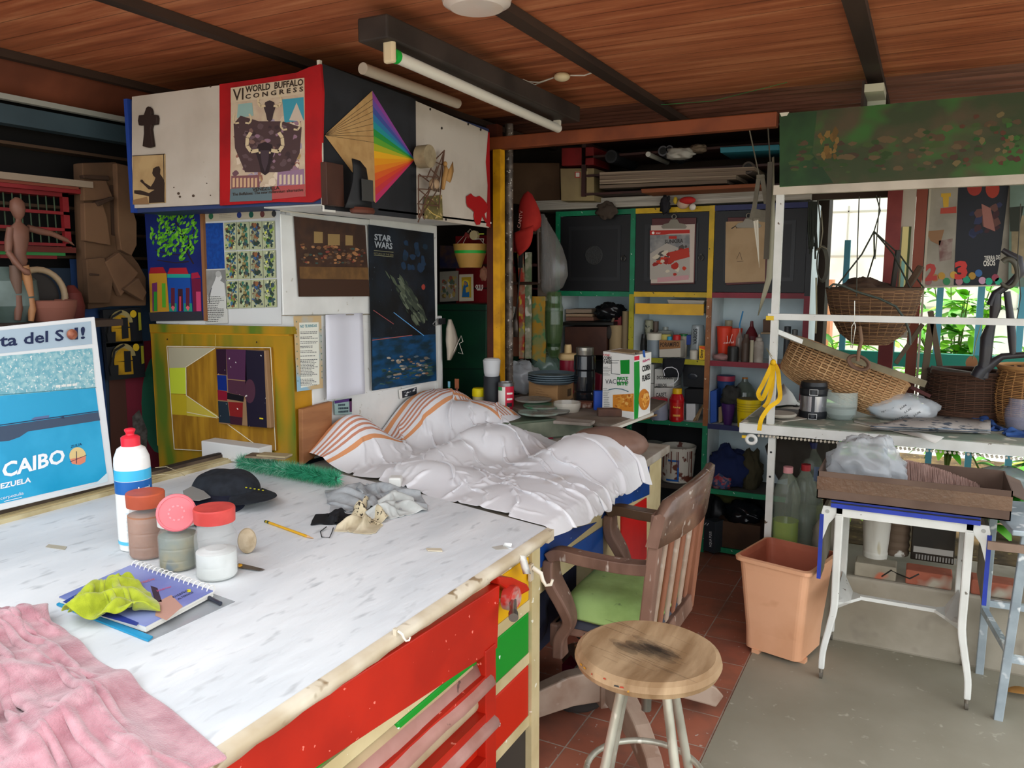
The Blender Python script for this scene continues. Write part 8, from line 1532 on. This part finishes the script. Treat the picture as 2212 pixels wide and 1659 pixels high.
a = MB(); P = [PY(2178+20*math.cos(t), 590+30*math.sin(t), 3.84) for t in [-2.2+.2*k for k in range(24)]]; a.tube(P, [.012-.0002*k for k in range(24)], M('#4a473c', r=.5), 8); a.build('horn', label='grey curved horn hanging in front of the faded poster', cat='horn')
cord([(2205, 440), (2198, 560), (2205, 640), (2195, 700)], .002, dkc, 'string', 'thin string hanging at the far right over the faded poster', Y=3.7); cord([(2122, 690), (2108, 740), (2102, 775)], .002, M('#8a8450'), 'dry_twig', 'thin dry stem hanging left of the forked branch', Y=4.3)
a = MB(); leafblade(a, PY(2100, 770, 4.3), (0, 0, -1), .08, .025, M('#9a6a44'), .0); a.build('dry_leaf', label='curled brown dry leaf hanging before the teal rail', cat='leaf')
# things on the desk top
e, c, s, f = lz('food_jar', 'black and steel insulated food jar with latches on the right desk', 'jar', 1755, 902, RZ, [(0, 902), (28, 901), (29, 895), (29, 886)], M('#181a1e', r=.35), parts=[('base',), ('steel_band', [(27, 887), (27, 852)], M('#b5b5ba', r=.22, metal=.9), 'brushed steel band'), ('lid', [(28, 853), (29, 848), (29, 838), (27, 836), (28, 832), (26, 824), (0, 823)], M('#1b1d21', r=.35), 'black lid')])
tq = math.atan2(-c.y, -c.x); a = MB(); bnd(a, c, 29*s, ztop(c, 898), ztop(c, 840), M('#2a2d33', r=.4), tq-.12, tq+.12, 4)
for y0, y1 in ((838, 850), (890, 901)):
    za, zb_ = ztop(c, y1), ztop(c, y0); pts = [(tq-.28, za), (tq-.28, zb_), (tq+.28, zb_), (tq+.28, za)]; a.tube([(c.x+30*s*math.cos(t), c.y+30*s*math.sin(t), z) for t, z in pts], .0016, M('#c5c5c5', r=.3, metal=.8), 6, closed=True)
a.build('latch', e, 'latch with wire clips')
e, c, s, f = lz('cut_bottle', 'cut-off clear bottle bottom half full of cloudy water', 'container', 1815, 905, RZ, [(0, 903), (12, 906), (24, 904), (31, 893), (33, 875), (32.5, 845), (31.5, 845), (32, 875)], film('#b9c4bd', .35, .1), parts=[('shell',), ('water', [(0, 902), (22, 902), (30, 892), (31.5, 880), (0, 880)], film('#8f9c98', .7, .1), 'cloudy water')])
a = MB(); p = [PZ(x, y, RZ+.001) for x, y in ((1640, 900), (1700, 878), (1750, 880), (1745, 905), (1690, 912))]; a.prism(p, (0, 0, .003), M('#b0a89a', r=.8)); a.build('paper_sheet', label='dusty paper under the round dishes at the left of the right desk', cat='paper')
a = MB(); c = PZ(1696, 892, RZ+.006); a.lathe(c, [(0, 0), (.085, 0), (.09, .004), (.085, .008), (0, .006)], M('#4c463f', r=.5)); a.build('dark_dish', label='flat dark round dish left of the food jar', cat='dish')
a = MB(); c = PZ(1684, 898, RZ+.015); a.lathe(c, [(0, 0), (.068, 0), (.074, .008), (.068, .014), (0, .012)], M('#a9a294', r=.5)); a.build('pale_dish', label='pale oval dish lying on the dark round dish', cat='dish')
a = MB(); a.grid([[PZ(1655, 880, RZ+.004), PZ(1700, 874, RZ+.02), PZ(1735, 876, RZ+.004)], [PY(1672, 862, 4.2), PY(1700, 850, 4.2), PY(1722, 868, 4.2)], [PY(1678, 850, 4.25), PY(1692, 828, 4.25), PY(1712, 850, 4.25)]], M('#cfcdc6', r=.8)); a.build('folded_paper', label='upright curled white paper behind the yellow straps', cat='paper', solid=.001)
ys = thing('yellow_strap', PY(1672, 780, 3.5), 'yellow fabric strap knotted and hanging on the white upright', 'strap')
ym = M('#e2b30e', r=.7, h2='#c99c0a', sc=14)
for pts, lab in (([(1669, 783), (1662, 800), (1648, 830), (1638, 850), (1646, 862), (1657, 840), (1668, 810), (1671, 790)], 'left loop'), ([(1671, 784), (1680, 800), (1683, 830), (1684, 862), (1662, 880), (1645, 905), (1640, 930)], 'right tail'), ([(1670, 785), (1668, 830), (1660, 865), (1650, 880)], None)):
    a = swp([PY(x, y, 3.535-.004*i) for i, (x, y) in enumerate([(p.x, p.y) for p in spline([(x, y, 0) for x, y in pts], 4)])], .018, .003, ym, up=(0, 1, 0)); a.build('loop', ys, lab)
a = MB(); a.ell(PY(1670, 783, 3.52), (.012, .012, .014), ym); a.build('knot', ys); a = MB(); a.tube([PY(x, y, 3.53) for x, y in ((1670, 780), (1662, 765), (1655, 752), (1668, 770))], .0012, M('#7a6a3a'), 5); a.build('wire', ys)
a = MB()
# plastic wrapped packet, newspapers, blue gloves, jar
pk_ = thing('plastic_packet', PZ(1940, 910, RZ), 'clear plastic bag of white packs with printed words on the right desk', 'packet')
c = PZ(1938, 905, RZ); o = blob('inner_pack', None, None, (c.x, c.y, RZ+.045), (.13, .08, .052), M('#a9bcc6', r=.3, h2='#cfcfcc', sc=6), 41, .2, parent=pk_); blob('wrap', 'clear wrap', None, (c.x+.01, c.y, RZ+.052), (.15, .10, .068), film('#dfe3e6', .35, .08), 42, .18, 2, parent=pk_)
a = MB()
for i, (x, y, t) in enumerate(((1905, 892, 'NUTELUX'), (1945, 885, 'LUX'), (1955, 893, 'LUX'), (1935, 908, 'NUTELUX'), (1975, 900, 'LUX'))): o_ = PY(x, y, c.y-.098); a.text(t, o_, V((.05 if len(t) > 3 else .025, 0, .022)), V((-.003, 0, .007)), M('#2a2c30'), .02)
a.build('print', pk_, 'printed words')
for i in range(5):
    a = MB(); P = []
    for k in range(9):
        t = k/8; P.append([PZ(1880+260*t, 928-2*i+8*t, RZ+.004+.005*i+.004*math.sin(t*9+i)), PZ(1990+150*t, 896+10*t, RZ+.006+.005*i)])
    a.grid(P, M(['#8f8a84', '#55585c', '#a39a90', '#6a7a8a', '#98918a'][i], r=.7, h2='#3f4650', sc=24, th=(.55, .62))); a.build('newspaper', label=('bottom', 'second', 'third', 'fourth', 'top')[i]+' sheet of the folded newspapers on the right desk', cat='newspaper', group='newspapers on the right desk', solid=.002)
a = MB(); P = [[PZ(1845, 905, RZ+.002), PZ(1990, 935, RZ+.002), PZ(2040, 944, RZ+.002)], [PZ(1845, 912, RZ+.002), PZ(1985, 944, RZ+.004), PZ(2020, 958, RZ+.010)]]; a.grid(P, M('#d0cdc5', r=.7)); a.build('paper_sheet', label='white paper with a curled corner at the front edge of the right desk', cat='paper', solid=.001)
blm = M('#2a4a80', r=.9, h2='#20396a', sc=20, bump=.3)
o = cloth('work_glove', 'blue fabric work glove at the front of the right desk', 'glove', [PZ(2095, 893, RZ+.03), PZ(2120, 900, RZ+.03), PZ(2180, 935, RZ), PZ(2112, 938, RZ)], 28, 24, (.26, .18), blm, 44, z=RZ, amp=.04, freq=16)
e, c, s, f = lz('glass_jar', 'blurred glass jar with dark contents at the right edge of the desk', 'jar', 2200, 925, RZ, [(0, 925), (24, 924), (28, 905), (28, 885), (22, 872), (22, 860), (20, 860)], film('#9a9cb0', .5, .1), parts=[('glass',), ('contents', [(0, 922), (22, 922), (26, 905), (0, 900)], M('#6a5a5c', r=.6))])
cloth('work_glove', 'blue fabric rag under the glass jar at the right edge', 'rag', [PZ(2175, 925, RZ+.02), PZ(2230, 925, RZ+.02), PZ(2240, 952, RZ), PZ(2180, 948, RZ)], 14, 12, (.12, .09), blm, 45, z=RZ, amp=.04)
# ================================================================ under the desk: curb things
CZ = .302
def brk(x0, y0, x1, y1, m, lab): 
    p0, p1 = PZ(x0, y0, CZ), PZ(x1, y1, CZ); a = MB(); a.box((p0.x, 3.505, CZ), (p1.x, 3.60, CZ+.06), m); a.build('brick', label=lab, cat='brick', bevel=.006, group='bricks laid along the curb')
bm1 = M('#a39a88', r=.9, h2='#8d8473', sc=6, h3='#b5654c', sc3=7, th3=(.62, .66), bump=.4); bm2 = M('#a8604a', r=.9, h2='#8f4f3c', sc=6, h3='#a89f8e', sc3=8, th3=(.55, .66), bump=.4)
brk(1842, 1255, 1935, 1258, bm1, 'pale worn brick on the curb behind the left leg of the typing table'); brk(1955, 1262, 2055, 1268, bm2, 'red brick on the curb right of the pale brick'); brk(2095, 1272, 2190, 1280, bm2, 'brick on the curb seen behind the steel stool'); brk(1760, 1250, 1820, 1252, bm1, 'pale brick behind the orange bin')
BZ = CZ
def pet(x, Y, yb0, ytop, R_, capc, liq, lm_, lab, z=None):
    c = V((PY(x, yb0, Y).x, Y, CZ)); s = mp(c); f = lambda pr: [(q[0]*s, max(ztop(c, q[1])-CZ, 0)) for q in pr]; h = yb0-ytop
    e = thing('soda_bottle', c, lab, 'bottle', 'used clear soda bottles under the desk')
    a = MB(); a.lathe(c, f([(0, 2000), (R_*.8, 2000), (R_, yb0-h*.06), (R_, yb0-h*.3), (R_*.93, yb0-h*.38), (R_*.93, yb0-h*.48), (R_, yb0-h*.56), (R_*.97, yb0-h*.68), (R_*.7, yb0-h*.80), (R_*.35, yb0-h*.9), (R_*.33, yb0-h*.94)]), film('#a5b0a0', .22, .06), 24); a.build('body', e)
    if liq: a = MB(); a.lathe(c, f([(0, 2000), (R_*.76, 2000), (R_*.95, yb0-h*.06), (R_*.95, yb0-h*liq), (0, yb0-h*liq)]), lm_, 24); a.build('liquid', e)
    if capc: a = MB(); a.cyl((c.x, c.y, ztop(c, ytop+13)), (c.x, c.y, ztop(c, ytop)), R_*.36*s, M(capc, r=.4), 18); a.build('cap', e)
    return e, c, s
pet(1695, 3.62, 1172, 1008, 28, '#c98a8c', .30, film('#8fa81e', .85, .1), 'clear bottle with pink-white cap and yellow-green liquid in front')
pet(1733, 3.76, 1170, 1003, 27, '#a32a30', .45, film('#8a9488', .5, .1), 'clear bottle with a red cap just behind the front bottle')
pet(1748, 3.95, 1130, 955, 26, '#1c2458', .25, film('#8a8f55', .6, .1), 'clear bottle with navy cap, rearmost and tallest')
a = MB(); c = V((PY(1757, 1000, 3.93).x+.03, 3.92, .62)); a.cbox(c, (.05, .002, .07), M('#1c3a7a', r=.4)); a.build('blue_label', label='blue torn label by the navy-capped bottle', cat='label')
lz('beer_bottle', 'dark brown glass bottle behind the clear ones', 'bottle', 1775, 1120, CZ, [(0, 1120), (15, 1118), (16, 1100), (16, 1060), (12, 1035), (6, 1015), (6, 1000)], M('#2a1510', r=.1, alpha=.95))
blob('stone_sack', 'grey dusty sack behind the bin between bottles and bricks', 'sack', (PY(1790, 1170, 3.66).x, 3.70, CZ+.09), (.07, .08, .11), M('#8d8679', r=.9, h2='#726b5f', sc=6), 51, .2)
lz('plaster_bucket', 'paint-splashed white plastic tub on the curb bricks', 'tub', 1890, 1200, CZ+.062, [(0, 1205), (24, 1203), (25, 1192), (24, 1188), (26, 1160), (29, 1100), (30, 1070), (0, 1072)], M('#c2bdb0', r=.5, h2='#d9d6cc', sc=14, st=(1, 1, .2), h3='#a8923a', sc3=14, th3=(.66, .7)))
c = PZ(1935, 1195, CZ+.062); s = mp(c)
a = MB(); pr = [(0, 0)]
for k in range(26): z_ = k/25*(ztop(c, 1090)-c.z); pr.append(((25+1.2*math.sin(k*1.6))*s, z_))
pr.append((0, pr[-1][1])); a.lathe(c, pr, M('#6a5848', r=.8, h2='#c9c5bb', sc=8, th=(.62, .64))); a.build('ribbed_can', label='brown ribbed can with white splashes beside the splashed tub', cat='can')
bb = thing('old_battery', (.10, 3.66, CZ+.062), 'dark box with a white lettered strip under the typing table', 'box'); a = MB(); p0, p1 = PZ(1966, 1205, CZ+.062), PZ(2060, 1218, CZ+.062); a.box((p0.x, 3.64, CZ+.062), (p1.x, 3.78, .62), M('#1d1812', r=.3, h2='#2c241a', sc=8)); a.build('case', bb, bevel=.004); a = MB(); a.box((p0.x+.01, 3.636, .40), (p1.x-.005, 3.64, .425), M('#a9a69f')); 
for i in range(14): a.box((p0.x+.02+i*.011, 3.634, .372), (p0.x+.026+i*.011, 3.6365, .392), M('#8f8c86'))
a.build('lettered_strip', bb, 'white lettered strip')
a = MB(); a.tube([PZ(1905, 1245, .38), PZ(1925, 1232, .39), PZ(1940, 1240, .38)]+[PZ(1965, 1250, .40), PZ(1985, 1240, .42)], .003, M('#2a2622'), 6); a.build('wire_scrap', label='bent black wire lying on the curb bricks', cat='wire')
# dark things under left end of right desk
blob('dark_sack', 'dark hanging sack under the left end of the right desk', 'sack', (-.50, 4.05, .72), (.14, .12, .17), M('#3a352f', r=.9, h2='#2a2622', sc=6), 52, .35, flat=False)
blob('dark_sack', 'lower dark sack on the floor behind the white desk leg', 'sack', (-.47, 3.98, .42), (.08, .10, .16), M('#22201d', r=.9), 53, .3)
a = MB(); a.box((PY(1722, 1000, 3.9).x-.05, 3.98, .30), (PY(1722, 1000, 3.9).x, 4.0, .86), M('#5a604a', r=.7)); a.build('green_board', label='dull green board standing behind the bottles', cat='board')
blob('plastic_bag', 'big milky plastic bag bulging behind the cardboard tray', 'bag', (-.165, 3.28, .83), (.13, .10, .11), film('#bcc1c5', .5, .12), 54, .35, 2.6, 44)
# broom head
bh_ = thing('broom', PY(2090, 1010, 3.62), 'dusty pink-brown bristle broom lying in the cardboard tray', 'broom')
bm = M('#c4a296', r=.9, h2='#b08e82', sc=20); a = MB(); R = random.Random(12)
for i in range(1500):
    t = R.random(); x = 1958+t*160; yt = 995+ (t**1.3)*52; b0 = PY(x, 1062+t*10, 3.40+R.uniform(-.01, .03)); b1 = PY(x-4+R.uniform(-2, 2), yt+R.uniform(-3, 3), 3.40+R.uniform(-.02, .04)); sd = V((.0011, 0, 0)); a.add([b0-sd, b0+sd, b1+sd*.5, b1-sd*.5], [(0, 1, 2, 3)], bm)
a.build('bristles', bh_, kind='stuff')
a = MB(); p0, p1 = PY(1956, 1060, 3.42), PY(2125, 1072, 3.42); a.bar(p0, p1, .04, .025, M('#6a4a3a')); a.build('block', bh_)
blob('glass_jar', 'dusty grey glass jar lying behind the broom', 'jar', (.32, 3.66, .74), (.10, .06, .055), film('#8f9a9a', .7, .15), 55, .15)
# ================================================================ typing table with drop leaves
tt_ = thing('typing_table', (0, 3.25, 0), 'small white-legged typing table with blue-edged drop leaves and casters', 'table')
bl_ = M('#2a3fa8', r=.45, h2='#22358f', sc=8, h3='#c5cbe0', sc3=26, th3=(.71, .73)); wp = M('#dcdcd6', r=.4, h2='#cfcfc8', sc=6, h3='#7a746a', sc3=40, th3=(.71, .74)); gtop = M('#8a8578', r=.7, h2='#77725f', sc=6)
x0, x1, y0, y1 = -.27, .215, 3.12, 3.50
a = MB(); a.box((x0, y0, .690), (x1, y1, .706), gtop); a.box((x0, y0-.004, .690), (x1, y0, .706), bl_); a.box((x0, y0+.01, .709), (x1-.0, y1, .722), gtop); a.box((x0, y0+.006, .709), (x1, y0+.01, .722), bl_); a.build('top', tt_, 'grey-brown top with blue edges')
a = MB(); a.box((x0+.02, y0+.01, .655), (x1-.02, y0+.035, .69), wp); a.box((x0+.02, y1-.035, .655), (x1-.02, y1-.01, .69), wp); a.box((x0+.02, y0+.01, .665), (x0+.04, y1-.01, .69), wp); a.box((x1-.04, y0+.01, .665), (x1-.02, y1-.01, .69), wp); a.build('apron', tt_)
for sx, xa in ((-1, x0), (1, x1)):
    a = MB(); a.box((xa+sx*.025, y0+.02, .40), (xa+sx*.037, y1-.02, .655), gtop); a.box((xa+sx*.024, y0+.012, .40), (xa+sx*.038, y0+.02, .655), bl_); a.build('drop_leaf', tt_, 'hanging leaf with blue edge')
    for y_ in (y0+.015, y1-.03):
        a = MB(); pts = [(xa-sx*.02, y_, .688), (xa+sx*.028, y_, .688), (xa+sx*.034, y_, .66), (xa+sx*.026, y_, .60), (xa+sx*.026, y_, .55), (xa+sx*.005, y_, .62), (xa-sx*.02, y_, .655)]
        a.prism(pts, (0, .006, 0), wp); a.cyl((xa+sx*.012, y_-.003, .668), (xa+sx*.012, y_+.003, .668), .007, M('#a9a9a2', r=.3), 12); a.build('hinge_bracket', tt_, bevel=.002)
    for y_, dy in ((y0+.02, -1), (y1-.02, 1)):
        xt = xa-sx*.03; xf = xa+sx*.0-sx*.005
        P = spline([(xt, y_, .66), (xt, y_, .45), (xt, y_, .30), (xt+sx*.012, y_, .22), (xt+sx*.030, y_+dy*.01, .12), (xt+sx*.033, y_+dy*.015, .045)], 5)
        a = swp(P, [.030-.008*i/25 for i in range(26)], [.030-.010*i/25 for i in range(26)], wp, up=(0, 1, 0)); o = a.build('leg', tt_, bevel=.005)
        b_ = MB(); q_ = P[-1]; b_.cyl(q_+V((0, 0, 0)), q_+V((0, 0, -.015)), .006, M('#8a8276', r=.5, metal=.5), 10); b_.cyl(q_+V((-.006, .01, -.026)), q_+V((.006, .01, -.026)), .018, M('#5c564c', r=.6), 16); b_.build('caster', o)
a = MB(); ym_ = (y0+y1)/2
for sx, xa in ((-1, x0+.03), (1, x1-.03)):
    a.prism([(xa, y0+.02, .315), (xa, y0+.02, .285), (xa-sx*.05, ym_-.05, .275), (xa-sx*.085, ym_-.012, .28), (xa-sx*.085, ym_+.012, .28), (xa-sx*.05, ym_+.05, .275), (xa, y1-.02, .285), (xa, y1-.02, .315)][:8], (0, 0, .012), wp)
a.bar((x0+.11, ym_, .287), (x1-.11, ym_, .287), .024, .014, wp); a.build('stretcher', tt_)
# cardboard tray
tr = thing('cardboard_tray', (0, 3.28, .723), 'long brown taped cardboard tray on top of the typing table', 'tray')
kt = M('#6a564a', r=.85, h2='#5c493e', sc=5); tx0, tx1, ty0, ty1, tz = -.32, .30, 3.10, 3.42, .723
a = MB(); H_ = .105; a.box((tx0, ty0, tz), (tx1, ty1, tz+.004), kt); a.box((tx0, ty0, tz), (tx1, ty0+.004, tz+H_), kt); a.box((tx0, ty1-.004, tz), (tx1, ty1, tz+H_), kt); a.box((tx0, ty0, tz), (tx0+.004, ty1, tz+H_), kt); a.box((tx1-.004, ty0, tz), (tx1, ty1, tz+H_), kt); a.prism([(tx1, ty0, tz+.09), (tx1, ty1, tz+.09), (tx1+.05, ty1, tz+.07), (tx1+.05, ty0, tz+.07)], (0, 0, .004), kt); a.build('tray_body', tr)
a = MB(); a.box((tx0-.001, ty0-.0015, tz+.035), (tx1+.001, ty0, tz+.085), M('#5f4636', r=.15, h2='#6e5340', sc=5, bump=.5, bsc=60, coat=.4)); a.build('packing_tape', tr, 'shiny brown packing tape')
# steel stool at right
ss = thing('steel_stool', (.42, 3.25, 0), 'pale blue-grey steel stool standing at the right edge', 'stool')
sm2 = M('#a9b5bc', r=.4, metal=.3, h2='#8f9ba3', sc=8, h3='#dde2e4', sc3=20, th3=(.6, .66)); zt2 = .70
lg = [(.315, 3.11), (.275, 3.46), (.66, 3.12), (.64, 3.48)]; tp_ = [(.335, 3.07), (.255+.01, 3.42), (.66, 3.10), (.62, 3.44)]
a = MB(); a.prism([(.30, 3.02, zt2-.004), (.68, 3.05, zt2-.004), (.64, 3.46, zt2-.004), (.235, 3.42, zt2-.004)], (0, 0, .02), sm2); a.build('seat', ss, bevel=.004)
for (lx, ly), (ux, uy) in zip(lg, tp_):
    a = MB(); a.bar((lx, ly, 0), (ux+.01, uy, zt2-.004), .028, .028, sm2, up=(0, 1, 0)); a.build('leg', ss, bevel=.003)
def lerp(a_, b_, t): return tuple(a_[k]*(1-t)+b_[k]*t for k in (0, 1))
for (i, j, z_) in ((0, 1, .27), (0, 2, .24), (1, 3, .30), (2, 3, .27)):
    p, q = lerp(lg[i], tp_[i], z_/zt2), lerp(lg[j], tp_[j], z_/zt2); a = MB(); a.bar((p[0], p[1], z_), (q[0], q[1], z_), .02, .025, sm2); a.build('stretcher', ss)
a = MB(); a.bar((.235, 3.05, zt2-.055), (.7, 3.06, zt2-.05), .012, .028, M('#8a7464', r=.7, h2='#786352', sc=6)); a.build('wooden_strip', label='thin brown slat lying across the side of the steel stool', cat='slat')
# orange bin
ob = M('#e8b08a', r=.5, h2='#dfa57e', sc=4, h3='#cf936e', sc3=9, th3=(.66, .8)); obi = M('#b8664c', r=.6, h2='#a3573f', sc=5, h3='#c9a9a0', sc3=18, th3=(.7, .73))
bn = thing('waste_bin', (-.45, 3.33, 0), 'tall peach-orange plastic waste bin beside the typing table', 'bin')
def rr(cx, cy, w_, d_, r_, rot=0, n=5):
    out = []
    for sx, sy, a0 in ((1, 1, 0), (-1, 1, PI/2), (-1, -1, PI), (1, -1, 1.5*PI)):
        for i in range(n+1):
            t = a0+PI/2*i/n; x, y = sx*(w_/2-r_)+r_*math.cos(t), sy*(d_/2-r_)+r_*math.sin(t); out.append((cx+x*math.cos(rot)-y*math.sin(rot), cy+x*math.sin(rot)+y*math.cos(rot)))
    return out
bc = (-.445, 3.325); ro = math.radians(-14); lv = [(.235, .24, .02), (.24, .245, .10), (.285, .29, .36), (.292, .30, .395), (.315, .325, .397), (.318, .33, .412), (.292, .30, .415)]
a = MB(); P = [[(x, y, z) for x, y in rr(bc[0], bc[1], w_, d_, .03, ro)] for w_, d_, z in lv]
for r_ in P: r_.append(r_[0])
a.grid(P, ob, False); a.add(P[0][:-1], [list(range(len(P[0])-1))[::-1]], ob)
a.build('outer_shell', bn)
a = MB(); P = [[(x, y, z) for x, y in rr(bc[0], bc[1], w_, d_, .03, ro)] for w_, d_, z in ((.292, .30, .415), (.28, .29, .39), (.23, .235, .10), (.225, .23, .03))]
for r_ in P: r_.append(r_[0])
a.grid(P, obi, False); a.add(P[-1][:-1], [list(range(len(P[0])-1))], obi); a.build('inside', bn, 'stained dark orange inside')
a = MB()
for sx in (-1, 1):
    for sy in (-1, 1): a.cbox((bc[0]+sx*.09, bc[1]+sy*.09, .010), (.03, .03, .022), ob, ro)
a.build('feet', bn)
a = MB(); leafblade(a, PZ(2175, 1493, .02), (1, .2, .1), .10, .03, M('#a8783c', r=.8), .1); a.build('dry_leaf', label='curled orange-brown dry leaf on the concrete at right', cat='leaf', solid=.001)
